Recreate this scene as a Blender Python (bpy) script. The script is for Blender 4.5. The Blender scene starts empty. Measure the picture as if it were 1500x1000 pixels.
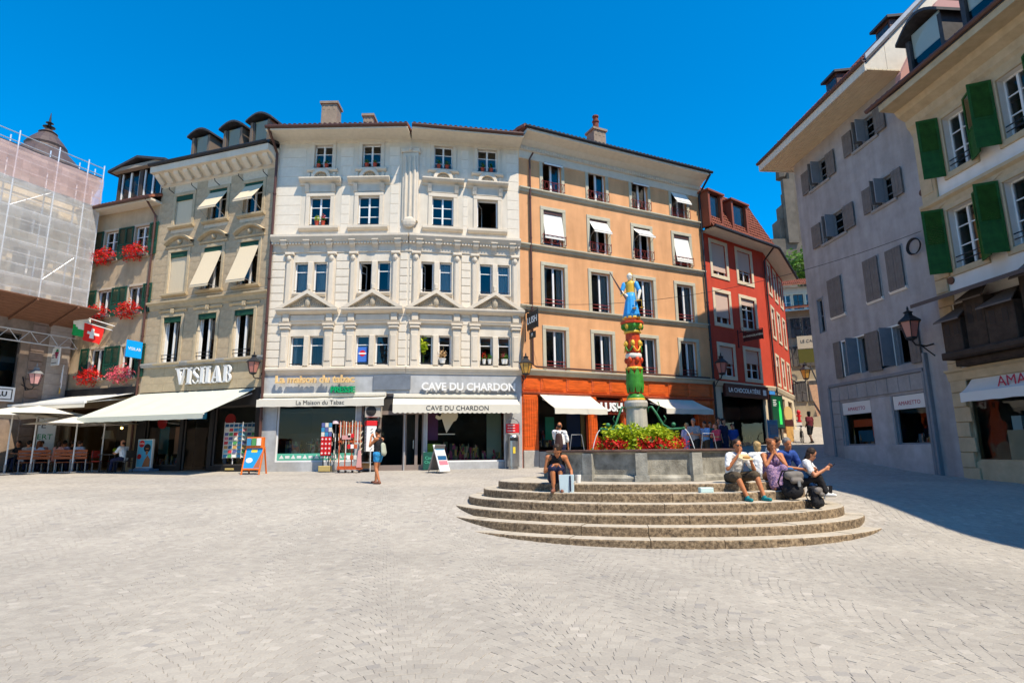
import bpy, bmesh, math, random
import numpy as np
from mathutils import Matrix, Vector
random.seed(7); rng = np.random.default_rng(7)
SC = bpy.context.scene; COL = SC.collection
R = math.radians
# ---------------------------------------------------------------- camera, sky, sun, exposure
FPX, PIT, ROL, EYE = 855.0, math.atan(163/855.), R(-.6), 1.65
cd = bpy.data.cameras.new('camera'); cam = bpy.data.objects.new('camera', cd); COL.objects.link(cam)
cd.sensor_width = 36; cd.sensor_fit = 'HORIZONTAL'; cd.lens = FPX/1500*36; cd.clip_end = 3000; cd.clip_start = .05
cam.matrix_world = Matrix.Translation((0, 0, EYE)) @ Matrix.Rotation(math.pi/2+PIT, 4, 'X') @ Matrix.Rotation(ROL, 4, 'Z')
SC.camera = cam
SUN_EL, SUN_DIR = R(58.5), (.66, -.75)              # direction towards the sun in plan: right of and behind the camera
w = bpy.data.worlds.new('World'); SC.world = w; w.use_nodes = True
nt = w.node_tree; nt.nodes.clear()
wo = nt.nodes.new('ShaderNodeOutputWorld'); bg = nt.nodes.new('ShaderNodeBackground'); sk = nt.nodes.new('ShaderNodeTexSky')
sk.sky_type = 'NISHITA'; sk.sun_disc = False; sk.sun_elevation = SUN_EL; sk.sun_rotation = math.atan2(SUN_DIR[0], SUN_DIR[1])
sk.air_density = 1.0; sk.dust_density = .1; sk.ozone_density = 2.5; sk.altitude = 500
hs = nt.nodes.new('ShaderNodeHueSaturation'); hs.inputs['Saturation'].default_value = 1.55; hs.inputs['Hue'].default_value = .495
bg.inputs[1].default_value = .138
nt.links.new(sk.outputs[0], hs.inputs['Color']); nt.links.new(hs.outputs[0], bg.inputs[0]); nt.links.new(bg.outputs[0], wo.inputs[0])
sl = bpy.data.lights.new('sun', 'SUN'); sl.energy = 4.0; sl.angle = R(.53); sl.color = (1, .89, .72)
so = bpy.data.objects.new('sun', sl); COL.objects.link(so); so.location = (20, -20, 40)
sv = Vector((SUN_DIR[0]*math.cos(SUN_EL), SUN_DIR[1]*math.cos(SUN_EL), math.sin(SUN_EL)))
so.rotation_euler = sv.to_track_quat('Z', 'Y').to_euler()
vs = SC.view_settings; vs.view_transform = 'Standard'; vs.look = 'None'; vs.gamma = 1; vs.exposure = 0.84
try: SC.cycles.max_bounces = 6; SC.cycles.transparent_max_bounces = 12
except Exception: pass
# ---------------------------------------------------------------- photograph pixel -> ray, plane, ground
def ray(px, py):
    x = (px-750)/FPX; y = (500-py)/FPX; c, s = math.cos(ROL), math.sin(ROL); x, y = c*x-s*y, s*x+c*y
    return np.array([x, math.cos(PIT)-y*math.sin(PIT), math.sin(PIT)+y*math.cos(PIT)])
def at(px, py, Y):
    r = ray(px, py); t = Y/r[1]; return Vector((r[0]*t, Y, EYE+r[2]*t))
GY = [-60, 4, 9, 10.5, 11.3, 12, 13, 14, 15, 17, 19, 21.5, 24.3, 28, 34, 60]
GZ = [-.6, -.05, -.03, .0, .06, .15, .33, .5, .6, .69, .77, .87, 1.0, 1.1, 1.25, 1.6]
SY = [18, 20, 23, 26.6, 30, 33.5, 38, 43, 50, 60]; SZ = [0, .02, .2, .5, .62, .8, 1.6, 2.4, 3.6, 5]
def gz(x, y):
    x = np.asarray(x, float); y = np.asarray(y, float)
    s = np.clip((x-7)/5.5, 0, 1); s = s*s*(3-2*s)
    z = 0
    for o in (-.5, 0, .5): z = z+np.interp(y+o, GY, GZ)/3+s*np.interp(y+o, SY, SZ)/3
    return z
def g(x, y): return float(gz(x, y))
def gp(px, py):
    r = ray(px, py); lo = 2.
    for t in np.arange(2, 70, .05):
        p = r*t
        if EYE+p[2] < g(p[0], p[1]): break
    return Vector((p[0], p[1], g(p[0], p[1])))
# ---------------------------------------------------------------- materials
MATS = {}
def mat(name, col, rough=.75, var=0., vs=3., bump=0., bs=40., col2=None, metal=0., spec=.3, emit=0., stain=0., detail=6., stretch=None, coat=0.):
    if name in MATS: return MATS[name]
    m = bpy.data.materials.new(name); m.use_nodes = True; n = m.node_tree; N = n.nodes; b = N['Principled BSDF']
    b.inputs['Roughness'].default_value = rough; b.inputs['Metallic'].default_value = metal; b.inputs['Specular IOR Level'].default_value = spec
    b.inputs['Coat Weight'].default_value = coat
    c = (*col, 1); b.inputs['Base Color'].default_value = c
    if var or bump or stain or col2:
        tc = N.new('ShaderNodeTexCoord'); mp = N.new('ShaderNodeMapping'); n.links.new(tc.outputs['Object'], mp.inputs[0])
        if stretch: mp.inputs['Scale'].default_value = stretch
    if var or col2:
        no = N.new('ShaderNodeTexNoise'); no.inputs['Scale'].default_value = vs; no.inputs['Detail'].default_value = detail; no.inputs['Roughness'].default_value = .62
        n.links.new(mp.outputs[0], no.inputs['Vector'])
        rp = N.new('ShaderNodeValToRGB'); n.links.new(no.outputs[0], rp.inputs[0])
        c2 = col2 if col2 else tuple(min(1, v*(1+var)) for v in col)
        c1 = col if col2 else tuple(v*(1-var) for v in col)
        rp.color_ramp.elements[0].position = .32; rp.color_ramp.elements[1].position = .68
        rp.color_ramp.elements[0].color = (*c1, 1); rp.color_ramp.elements[1].color = (*c2, 1)
        out = rp.outputs[0]
        if stain:
            n2 = N.new('ShaderNodeTexNoise'); n2.inputs['Scale'].default_value = .9; n2.inputs['Detail'].default_value = 8
            mp2 = N.new('ShaderNodeMapping'); mp2.inputs['Scale'].default_value = (2.2, 2.2, .35); n.links.new(tc.outputs['Object'], mp2.inputs[0]); n.links.new(mp2.outputs[0], n2.inputs['Vector'])
            r2 = N.new('ShaderNodeValToRGB'); r2.color_ramp.elements[0].position = .38; r2.color_ramp.elements[1].position = .72
            r2.color_ramp.elements[0].color = (1, 1, 1, 1); k = 1-stain; r2.color_ramp.elements[1].color = (k, k*.98, k*.94, 1)
            n.links.new(n2.outputs[0], r2.inputs[0])
            mx = N.new('ShaderNodeMix'); mx.data_type = 'RGBA'; mx.blend_type = 'MULTIPLY'; mx.inputs[0].default_value = 1
            n.links.new(out, mx.inputs[6]); n.links.new(r2.outputs[0], mx.inputs[7]); out = mx.outputs[2]
        n.links.new(out, b.inputs['Base Color'])
    if bump:
        nb = N.new('ShaderNodeTexNoise'); nb.inputs['Scale'].default_value = bs; nb.inputs['Detail'].default_value = 5
        n.links.new(mp.outputs[0], nb.inputs['Vector'])
        bp = N.new('ShaderNodeBump'); bp.inputs['Strength'].default_value = bump; bp.inputs['Distance'].default_value = .02
        n.links.new(nb.outputs[0], bp.inputs['Height']); n.links.new(bp.outputs[0], b.inputs['Normal'])
    if emit:
        b.inputs['Emission Color'].default_value = c; b.inputs['Emission Strength'].default_value = emit
    MATS[name] = m; return m
def glass_mat(name, tint=(.9, .95, .95), ior=1.75, rough=.0):
    m = bpy.data.materials.new(name); m.use_nodes = True; n = m.node_tree; n.nodes.clear()
    o = n.nodes.new('ShaderNodeOutputMaterial'); mx = n.nodes.new('ShaderNodeMixShader'); t = n.nodes.new('ShaderNodeBsdfTransparent'); gl = n.nodes.new('ShaderNodeBsdfGlossy')
    fr = n.nodes.new('ShaderNodeFresnel'); fr.inputs[0].default_value = ior; t.inputs[0].default_value = (*tint, 1); gl.inputs['Roughness'].default_value = rough
    tc = n.nodes.new('ShaderNodeTexCoord'); no = n.nodes.new('ShaderNodeTexNoise'); no.inputs['Scale'].default_value = 1.3; bp = n.nodes.new('ShaderNodeBump'); bp.inputs['Strength'].default_value = .14; bp.inputs['Distance'].default_value = .05
    n.links.new(tc.outputs['Object'], no.inputs['Vector']); n.links.new(no.outputs[0], bp.inputs['Height']); n.links.new(bp.outputs[0], gl.inputs['Normal'])
    n.links.new(fr.outputs[0], mx.inputs[0]); n.links.new(t.outputs[0], mx.inputs[1]); n.links.new(gl.outputs[0], mx.inputs[2]); n.links.new(mx.outputs[0], o.inputs[0])
    return m
GLASS = glass_mat('window_glass'); SHOPGLASS = glass_mat('shop_glass', (.75, .8, .8), 1.38)
def net_mat(name, col, alpha):
    m = bpy.data.materials.new(name); m.use_nodes = True; n = m.node_tree; b = n.nodes['Principled BSDF']; b.inputs['Base Color'].default_value = (*col, 1); b.inputs['Roughness'].default_value = .8
    o = n.nodes['Material Output']; t = n.nodes.new('ShaderNodeBsdfTransparent'); mx = n.nodes.new('ShaderNodeMixShader'); no = n.nodes.new('ShaderNodeTexNoise'); tc = n.nodes.new('ShaderNodeTexCoord')
    no.inputs['Scale'].default_value = 1.4; no.inputs['Detail'].default_value = 6; mr = n.nodes.new('ShaderNodeMapRange'); mr.inputs[3].default_value = alpha-.14; mr.inputs[4].default_value = alpha+.14
    tl = n.nodes.new('ShaderNodeBsdfTranslucent'); tl.inputs[0].default_value = (*col, 1); ad = n.nodes.new('ShaderNodeMixShader'); ad.inputs[0].default_value = .35
    n.links.new(b.outputs[0], ad.inputs[1]); n.links.new(tl.outputs[0], ad.inputs[2])
    n.links.new(tc.outputs['Object'], no.inputs['Vector']); n.links.new(no.outputs[0], mr.inputs[0]); n.links.new(mr.outputs[0], mx.inputs[0]); n.links.new(t.outputs[0], mx.inputs[1]); n.links.new(ad.outputs[0], mx.inputs[2]); n.links.new(mx.outputs[0], o.inputs[0])
    return m
def leaf_mat(name, c1, c2):
    m = bpy.data.materials.new(name); m.use_nodes = True; n = m.node_tree; b = n.nodes['Principled BSDF']; b.inputs['Roughness'].default_value = .55; b.inputs['Specular IOR Level'].default_value = .25
    ge = n.nodes.new('ShaderNodeNewGeometry'); rp = n.nodes.new('ShaderNodeValToRGB'); rp.color_ramp.elements[0].color = (*c1, 1); rp.color_ramp.elements[1].color = (*c2, 1)
    n.links.new(ge.outputs['Random Per Island'], rp.inputs[0]); n.links.new(rp.outputs[0], b.inputs['Base Color'])
    o = n.nodes['Material Output']; tl = n.nodes.new('ShaderNodeBsdfTranslucent'); mx = n.nodes.new('ShaderNodeMixShader'); mx.inputs[0].default_value = .3
    n.links.new(rp.outputs[0], tl.inputs[0]); n.links.new(b.outputs[0], mx.inputs[1]); n.links.new(tl.outputs[0], mx.inputs[2]); n.links.new(mx.outputs[0], o.inputs[0])
    return m
def print_mat(name, cols, scale=(6, 6, 6), white=.25, rough=.5):
    """flat print: blocks of colour, for postcards, magazines and posters"""
    m = bpy.data.materials.new(name); m.use_nodes = True; n = m.node_tree; b = n.nodes['Principled BSDF']; b.inputs['Roughness'].default_value = rough
    tc = n.nodes.new('ShaderNodeTexCoord'); mp = n.nodes.new('ShaderNodeMapping'); mp.inputs['Scale'].default_value = scale; v = n.nodes.new('ShaderNodeTexVoronoi'); v.distance = 'CHEBYCHEV'; v.inputs['Scale'].default_value = 1
    s = n.nodes.new('ShaderNodeSeparateColor'); rp = n.nodes.new('ShaderNodeValToRGB'); rp.color_ramp.interpolation = 'CONSTANT'
    while len(rp.color_ramp.elements) < len(cols): rp.color_ramp.elements.new(.5)
    for i, c in enumerate(cols): rp.color_ramp.elements[i].position = i/len(cols); rp.color_ramp.elements[i].color = (*c, 1)
    n.links.new(tc.outputs['Object'], mp.inputs[0]); n.links.new(mp.outputs[0], v.inputs['Vector']); n.links.new(v.outputs['Color'], s.inputs[0]); n.links.new(s.outputs[0], rp.inputs[0]); n.links.new(rp.outputs[0], b.inputs['Base Color'])
    return m
# ---------------------------------------------------------------- mesh builder
class MB:
    def __init__(s): s.v = []; s.f = []; s.m = []; s.cm = 0; s.M = None
    def add(s, vs, fs):
        o = len(s.v)
        if s.M is not None: vs = [tuple(s.M @ Vector(p)) for p in vs]
        s.v += [tuple(p) for p in vs]; s.f += [tuple(i+o for i in f) for f in fs]; s.m += [s.cm]*len(fs); return s
    def box(s, x0, x1, y0, y1, z0, z1):
        v = [(x, y, z) for z in (z0, z1) for y in (y0, y1) for x in (x0, x1)]
        return s.add(v, [(0, 2, 3, 1), (4, 5, 7, 6), (0, 1, 5, 4), (2, 6, 7, 3), (0, 4, 6, 2), (1, 3, 7, 5)])
    def bbox(s, x0, x1, y0, y1, z0, z1, b=.01):
        """box with its front (-y) edges chamfered"""
        v = [(x0, y1, z0), (x1, y1, z0), (x1, y1, z1), (x0, y1, z1), (x0, y0+b, z0), (x1, y0+b, z0), (x1, y0+b, z1), (x0, y0+b, z1), (x0+b, y0, z0+b), (x1-b, y0, z0+b), (x1-b, y0, z1-b), (x0+b, y0, z1-b)]
        return s.add(v, [(8, 9, 10, 11), (4, 5, 9, 8), (5, 6, 10, 9), (6, 7, 11, 10), (7, 4, 8, 11), (0, 1, 5, 4), (1, 2, 6, 5), (2, 3, 7, 6), (3, 0, 4, 7)])
    def quad(s, a, b, c, d): return s.add([a, b, c, d], [(0, 1, 2, 3)])
    def slab(s, pts, t):
        """polygon (list of 3d points, planar) thickened by vector t"""
        n = len(pts); t = Vector(t); q = [tuple(Vector(p)+t) for p in pts]
        return s.add(list(pts)+q, [tuple(range(n)), tuple(range(2*n-1, n-1, -1))]+[(i, (i+1) % n+0, (i+1) % n+n, i+n)[::-1] for i in range(n)])
    def prof(s, x0, x1, pr, z=0, y=0):
        """moulding: profile pr=[(out,z)...] extruded along x; out is towards -y"""
        n = len(pr); a = [(x0, y-o, z+h) for o, h in pr]; b = [(x1, y-o, z+h) for o, h in pr]
        return s.add(a+b, [(i, i+1, n+i+1, n+i) for i in range(n-1)]+[tuple(range(n-1, -1, -1)), tuple(range(n, 2*n))])
    def tube(s, pts, r, n=8, cap=True):
        pts = [Vector(p) for p in pts]; rs = r if hasattr(r, '__len__') else [r]*len(pts); vs = []; k = len(pts)
        up = Vector((.13, .31, .94))
        for i, p in enumerate(pts):
            d = (pts[min(i+1, k-1)]-pts[max(i-1, 0)]).normalized()
            a = d.cross(up); a = a.normalized() if a.length > 1e-4 else Vector((1, 0, 0)); b = d.cross(a)
            vs += [tuple(p+rs[i]*(math.cos(2*math.pi*j/n)*a+math.sin(2*math.pi*j/n)*b)) for j in range(n)]
        fs = [(i*n+j, i*n+(j+1) % n, (i+1)*n+(j+1) % n, (i+1)*n+j) for i in range(k-1) for j in range(n)]
        if cap: fs += [tuple(range(n-1, -1, -1)), tuple(range((k-1)*n, k*n))]
        return s.add(vs, fs)
    def lathe(s, pr, n=24, c=(0, 0, 0), sx=1, sy=1, mod=None):
        vs = []
        for r, z in pr:
            for j in range(n):
                a = 2*math.pi*j/n; q = r*(mod(a, z) if mod else 1); vs.append((c[0]+sx*q*math.cos(a), c[1]+sy*q*math.sin(a), c[2]+z))
        k = len(pr)
        return s.add(vs, [(i*n+j, i*n+(j+1) % n, (i+1)*n+(j+1) % n, (i+1)*n+j) for i in range(k-1) for j in range(n)]+[tuple(range(n-1, -1, -1)), tuple(range((k-1)*n, k*n))])
    def ball(s, c, r, n=10, m=7):
        rx, ry, rz = r if hasattr(r, '__len__') else (r, r, r)
        return s.lathe([(max(.02, math.sin(math.pi*i/m)), -math.cos(math.pi*i/m)*rz) for i in range(m+1)], n, c, rx, ry)
    def mesh(s, name, mats, smooth=False):
        me = bpy.data.meshes.new(name); me.from_pydata(s.v, [], s.f)
        for m in (mats if isinstance(mats, (list, tuple)) else [mats]): me.materials.append(m)
        if any(s.m): me.polygons.foreach_set('material_index', s.m)
        if smooth: me.polygons.foreach_set('use_smooth', [True]*len(s.f))
        me.update(); return me
WM = {}
I4 = Matrix.Identity(4)
def put(name, me, par=None, F=I4, kind=None):
    o = bpy.data.objects.new(name, me); COL.objects.link(o); WM[o] = F
    if par is not None: o.parent = par; o.matrix_basis = WM[par].inverted() @ F
    else: o.matrix_basis = F
    if kind: o['kind'] = kind
    return o
def part(name, mb, m, par, F=None, smooth=False, kind=None):
    return put(name, mb.mesh(name, m, smooth), par, WM[par] if F is None else F, kind)
def thing(name, label, cat, loc=(0, 0, 0), rz=0, group=None, F=None):
    M = F if F is not None else Matrix.Translation(loc) @ Matrix.Rotation(rz, 4, 'Z')
    o = put(name, None, None, M); o.empty_display_size = .2
    o['label'] = label; o['category'] = cat
    if group: o['group'] = group
    return o
def solo(name, mb, m, label, cat, F=I4, group=None, smooth=False):
    o = put(name, mb.mesh(name, m, smooth), None, F); o['label'] = label; o['category'] = cat
    if group: o['group'] = group
    return o
def T(x, y, z, rz=0, rx=0, ry=0): return Matrix.Translation((x, y, z)) @ Matrix.Rotation(rz, 4, 'Z') @ Matrix.Rotation(ry, 4, 'Y') @ Matrix.Rotation(rx, 4, 'X')
CACHE = {}
def shared(key, fn):
    if key not in CACHE: CACHE[key] = fn()
    return CACHE[key]
def text(s, size, m, par, F, ext=.01, name='lettering', off=0., align='CENTER', shear=0., sx=1.):
    c = bpy.data.curves.new(name, 'FONT'); c.body = s; c.size = size; c.extrude = ext; c.offset = off; c.align_x = align; c.align_y = 'CENTER'; c.shear = shear; c.resolution_u = 3
    o = bpy.data.objects.new(name, c); COL.objects.link(o); me = bpy.data.meshes.new_from_object(o); bpy.data.objects.remove(o)
    me.materials.clear(); me.materials.append(m)
    # the text lies in XY facing +Z: stand it up facing -Y
    return put(name, me, par, F @ Matrix.Rotation(math.pi/2, 4, 'X') @ Matrix.Diagonal((sx, 1, 1, 1)))
class Fac:
    """a facade plane: local x along it (left to right), y into the building, z world height"""
    def __init__(s, O, az): s.O = np.array(O[:2], float); s.az = az; a = R(az); s.d = np.array([math.cos(a), math.sin(a)]); s.M = Matrix.Translation((O[0], O[1], 0)) @ Matrix.Rotation(a, 4, 'Z')
    def uv(s, px, py, out=0):
        r = ray(px, py); n = np.array([-s.d[1], s.d[0]]); t = (n @ s.O-out)/(n @ r[:2]); p = r*t; return float((p[:2]-s.O) @ s.d), float(EYE+p[2])
    def rect(s, x0, x1, y0, y1, out=0):
        xm, ym = (x0+x1)/2, (y0+y1)/2; a = s.uv(x0, ym, out)[0]; b = s.uv(x1, ym, out)[0]; c = s.uv(xm, y1, out)[1]; d = s.uv(xm, y0, out)[1]; return a, b, c, d
    def P(s, u, z=0, out=0): q = s.M @ Vector((u, -out, z)); return q
    def at(s, u, out, z, rz=0): return s.M @ T(u, -out, z, rz)
# ---------------------------------------------------------------- palette
asphalt = None
M_white = mat('white_limestone', (.68, .61, .505), .8, .06, 2.5, .3, 60, stain=.2)
M_whiteblock = mat('white_block', (.70, .63, .525), .8, .06, 5, .3, 80, stain=.08)
M_trim = mat('white_trim', (.635, .56, .455), .75, .05, 4, .15, 60, stain=.10)
M_carve = mat('carved_ornament', (.42, .36, .27), .8, .3, 25, .6, 60)
M_orange = mat('orange_plaster', (.68, .35, .165), .85, .08, 1.2, .3, 90, stain=.2)
M_otrim = mat('grey_green_trim', (.46, .43, .33), .8, .07, 3, .2, 60, stain=.12)
M_red = mat('red_plaster', (.50, .055, .026), .85, .08, 1.1, .22, 90, stain=.14)
M_rtrim = mat('cream_trim', (.62, .52, .37), .8, .06, 4, .2, 60)
M_sand = mat('sandstone', (.45, .35, .23), .85, .16, 4, .35, 50, stain=.15)
M_sandtrim = mat('sandstone_trim', (.47, .375, .245), .85, .12, 4, .3, 60, stain=.12)
M_joint = mat('mortar', (.60, .51, .38), .9, .1, 8)
M_b1 = mat('beige_plaster', (.45, .34, .225), .85, .12, 1.5, .25, 80, stain=.22)
M_b1trim = mat('beige_trim', (.46, .38, .29), .85, .1, 4, .2, 60)
M_grey = mat('grey_render', (.36, .345, .345), .9, .13, 1.6, .5, 30, stain=.24)
M_greytrim = mat('grey_stone', (.32, .315, .315), .85, .1, 5, .3, 60, stain=.15)
M_gb = mat('white_render', (.76, .73, .68), .85, .05, 1.5, .25, 60, stain=.12)
M_gbstone = mat('ochre_stone', (.52, .41, .26), .85, .1, 4, .25, 60, stain=.12)
M_soffit = mat('soffit_paint', (.62, .56, .46), .7, .06, 5)
M_shop = mat('pale_marble', (.42, .425, .43), .45, .16, 2.2, 0, 60, stain=.2, spec=.5)
M_plinth = mat('plinth_stone', (.36, .34, .31), .85, .15, 5, .3, 50)
M_wood = mat('cherry_wood', (.58, .095, .012), .35, .28, 2, .1, 30, stretch=(1, 1, 5), spec=.5, coat=.3)
M_woodv = mat('cherry_wood_rail', (.42, .06, .012), .35, .2, 3, 0, stretch=(6, 1, 1), spec=.5, coat=.3)
M_brown = mat('brown_metal', (.085, .035, .025), .45, .1, 6, spec=.4)
M_dark = mat('dark_metal', (.022, .022, .025), .5, .1, 6)
M_zinc = mat('zinc', (.33, .34, .35), .45, .15, 4, metal=.6)
M_frame = mat('white_window_paint', (.72, .72, .71), .5)
M_bframe = mat('dark_window_paint', (.07, .06, .055), .5)
M_curtain = mat('curtain', (.42, .46, .45), .9, .15, 6, stretch=(8, 8, .3))
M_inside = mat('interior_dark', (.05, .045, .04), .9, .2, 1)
M_canvas = mat('cream_canvas', (.62, .585, .50), .9, .03, 3, .1, 150)
M_canvas2 = mat('pale_canvas', (.50, .52, .445), .9, .03, 3, .1, 150)
M_blind = mat('white_blind', (.72, .70, .65), .9, .02, 3)
M_beigeblind = mat('beige_blind', (.60, .50, .35), .9, .05, 3, stretch=(14, 14, .5))
M_green = mat('green_shutter', (.015, .088, .014), .6, .3, 5)
M_dgreen = mat('dark_green_shutter', (.006, .055, .035), .6, .25, 5)
M_gshut = mat('grey_shutter', (.15, .135, .125), .75, .15, 5)
M_bluegrey = mat('blue_grey_paint', (.20, .215, .235), .6, .08, 4)
M_tile = mat('clay_tile', (.17, .042, .022), .8, .35, 9, .2, 60)
M_tile2 = mat('clay_tile_weathered', (.30, .10, .055), .85, .4, 7, .2, 60)
M_slate = mat('slate', (.045, .042, .045), .6, .3, 6)
M_rust = mat('red_iron', (.24, .035, .03), .5)
M_gold = mat('gilding', (.70, .42, .07), .4, .1, 8, metal=.3)
M_steel = mat('brushed_steel', (.42, .42, .42), .32, .1, 3, metal=.9, stretch=(1, 1, 30))
M_black = mat('black_paint', (.015, .015, .017), .5)
M_blk = mat('signal_red', (.60, .015, .02), .5)
M_whitep = mat('white_print', (.8, .8, .78), .5)
M_green_leaf = leaf_mat('leaf_green', (.03, .09, .012), (.10, .22, .03))
M_lime_leaf = leaf_mat('leaf_lime', (.22, .36, .010), (.55, .60, .03))
M_redfl = leaf_mat('petals_red', (.50, .008, .012), (.80, .03, .02))
M_pinkfl = leaf_mat('petals_pink', (.72, .06, .14), (.85, .22, .24))
M_tree_leaf = leaf_mat('leaf_tree', (.035, .10, .012), (.14, .26, .03))
M_stone = mat('fountain_stone', (.34, .33, .29), .85, .3, 5, .5, 30, stain=.35)
M_granite = None
# ---------------------------------------------------------------- ground: sheet, setts
def ground_mat():
    m = bpy.data.materials.new('paving'); m.use_nodes = True; n = m.node_tree; N = n.nodes; b = N['Principled BSDF']; b.inputs['Roughness'].default_value = .8; b.inputs['Specular IOR Level'].default_value = .25
    tc = N.new('ShaderNodeTexCoord'); v = N.new('ShaderNodeTexVoronoi'); v.inputs['Scale'].default_value = 9.5; v.inputs['Randomness'].default_value = .45; v2 = N.new('ShaderNodeTexVoronoi'); v2.feature = 'DISTANCE_TO_EDGE'; v2.inputs['Scale'].default_value = 9.5; v2.inputs['Randomness'].default_value = .45
    no = N.new('ShaderNodeTexNoise'); no.inputs['Scale'].default_value = .35; no.inputs['Detail'].default_value = 7
    s = N.new('ShaderNodeSeparateColor'); r = N.new('ShaderNodeValToRGB'); r.color_ramp.elements[0].color = (.335, .31, .275, 1); r.color_ramp.elements[1].color = (.43, .40, .36, 1)
    r2 = N.new('ShaderNodeValToRGB'); r2.color_ramp.elements[0].position = .35; r2.color_ramp.elements[1].position = .7; r2.color_ramp.elements[0].color = (.86, .86, .87, 1); r2.color_ramp.elements[1].color = (1.06, 1.04, 1.0, 1)
    j = N.new('ShaderNodeValToRGB'); j.color_ramp.elements[0].color = (.80, .79, .78, 1); j.color_ramp.elements[1].position = .09; j.color_ramp.elements[1].color = (1, 1, 1, 1)
    for x in (v, v2, no): n.links.new(tc.outputs['Object'], x.inputs['Vector'])
    m1 = N.new('ShaderNodeMix'); m1.data_type = 'RGBA'; m1.blend_type = 'MULTIPLY'; m1.inputs[0].default_value = 1; m2 = N.new('ShaderNodeMix'); m2.data_type = 'RGBA'; m2.blend_type = 'MULTIPLY'; m2.inputs[0].default_value = 1
    n.links.new(v.outputs['Color'], s.inputs[0]); n.links.new(s.outputs[0], r.inputs[0]); n.links.new(no.outputs[0], r2.inputs[0]); n.links.new(v2.outputs['Distance'], j.inputs[0])
    n.links.new(r.outputs[0], m1.inputs[6]); n.links.new(r2.outputs[0], m1.inputs[7]); n.links.new(m1.outputs[2], m2.inputs[6]); n.links.new(j.outputs[0], m2.inputs[7]); n.links.new(m2.outputs[2], b.inputs['Base Color'])
    bp = N.new('ShaderNodeBump'); bp.inputs['Strength'].default_value = .35; bp.inputs['Distance'].default_value = .02; n.links.new(j.outputs[0], bp.inputs['Height']); n.links.new(bp.outputs[0], b.inputs['Normal'])
    return m
def sett_mat():
    m = bpy.data.materials.new('granite_sett'); m.use_nodes = True; n = m.node_tree; N = n.nodes; b = N['Principled BSDF']; b.inputs['Roughness'].default_value = .75; b.inputs['Specular IOR Level'].default_value = .3
    ge = N.new('ShaderNodeNewGeometry'); oi = N.new('ShaderNodeObjectInfo'); tc = N.new('ShaderNodeTexCoord'); ad = N.new('ShaderNodeMath'); ad.operation = 'ADD'; fr = N.new('ShaderNodeMath'); fr.operation = 'FRACT'
    n.links.new(ge.outputs['Random Per Island'], ad.inputs[0]); n.links.new(oi.outputs['Random'], ad.inputs[1]); n.links.new(ad.outputs[0], fr.inputs[0])
    r = N.new('ShaderNodeValToRGB'); r.color_ramp.elements[0].color = (.325, .30, .27, 1); r.color_ramp.elements[1].color = (.46, .43, .39, 1)
    e = r.color_ramp.elements.new(.04); e.color = (.355, .33, .297, 1); e = r.color_ramp.elements.new(.965); e.color = (.41, .385, .345, 1); r.color_ramp.elements[0].color = (.31, .295, .28, 1)
    no = N.new('ShaderNodeTexNoise'); no.inputs['Scale'].default_value = 45; no.inputs['Detail'].default_value = 4; r2 = N.new('ShaderNodeValToRGB'); r2.color_ramp.elements[0].position = .3; r2.color_ramp.elements[1].position = .75; r2.color_ramp.elements[0].color = (.88, .88, .88, 1); r2.color_ramp.elements[1].color = (1.06, 1.05, 1.03, 1)
    n3 = N.new('ShaderNodeTexNoise'); n3.inputs['Scale'].default_value = .45; n3.inputs['Detail'].default_value = 6; r3 = N.new('ShaderNodeValToRGB'); r3.color_ramp.elements[0].position = .3; r3.color_ramp.elements[1].position = .7; r3.color_ramp.elements[0].color = (.80, .795, .79, 1); r3.color_ramp.elements[1].color = (1.05, 1.04, 1.02, 1)
    n.links.new(ge.outputs['Position'], no.inputs['Vector']); n.links.new(ge.outputs['Position'], n3.inputs['Vector']); n.links.new(fr.outputs[0], r.inputs[0]); n.links.new(no.outputs[0], r2.inputs[0]); n.links.new(n3.outputs[0], r3.inputs[0])
    m1 = N.new('ShaderNodeMix'); m1.data_type = 'RGBA'; m1.blend_type = 'MULTIPLY'; m1.inputs[0].default_value = 1; m2 = N.new('ShaderNodeMix'); m2.data_type = 'RGBA'; m2.blend_type = 'MULTIPLY'; m2.inputs[0].default_value = 1
    n.links.new(r.outputs[0], m1.inputs[6]); n.links.new(r2.outputs[0], m1.inputs[7]); n.links.new(m1.outputs[2], m2.inputs[6]); n.links.new(r3.outputs[0], m2.inputs[7]); n.links.new(m2.outputs[2], b.inputs['Base Color'])
    bp = N.new('ShaderNodeBump'); bp.inputs['Strength'].default_value = .35; bp.inputs['Distance'].default_value = .008; n.links.new(no.outputs[0], bp.inputs['Height']); n.links.new(bp.outputs[0], b.inputs['Normal'])
    return m
M_ground = ground_mat(); M_sett = sett_mat()
xs = np.concatenate([[-900, -400, -200, -100, -60], np.arange(-36, 36.1, .6), [60, 100, 200, 400, 900]])
ys = np.concatenate([[-900, -300, -100, -50, -20], np.arange(-8, 60.1, .5), [90, 150, 400, 900]])
X, Y = np.meshgrid(xs, ys); Z = gz(X, Y)-.006
nx, ny = len(xs), len(ys)
mb = MB(); mb.v = [tuple(p) for p in np.stack([X, Y, Z], -1).reshape(-1, 3).tolist()]
mb.f = [(j*nx+i, j*nx+i+1, (j+1)*nx+i+1, (j+1)*nx+i) for j in range(ny-1) for i in range(nx-1)]; mb.m = [0]*len(mb.f)
ground = part('ground', mb, M_ground, None, I4, True) if False else put('ground', mb.mesh('ground', M_ground, True), None, I4, 'structure')
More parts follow.
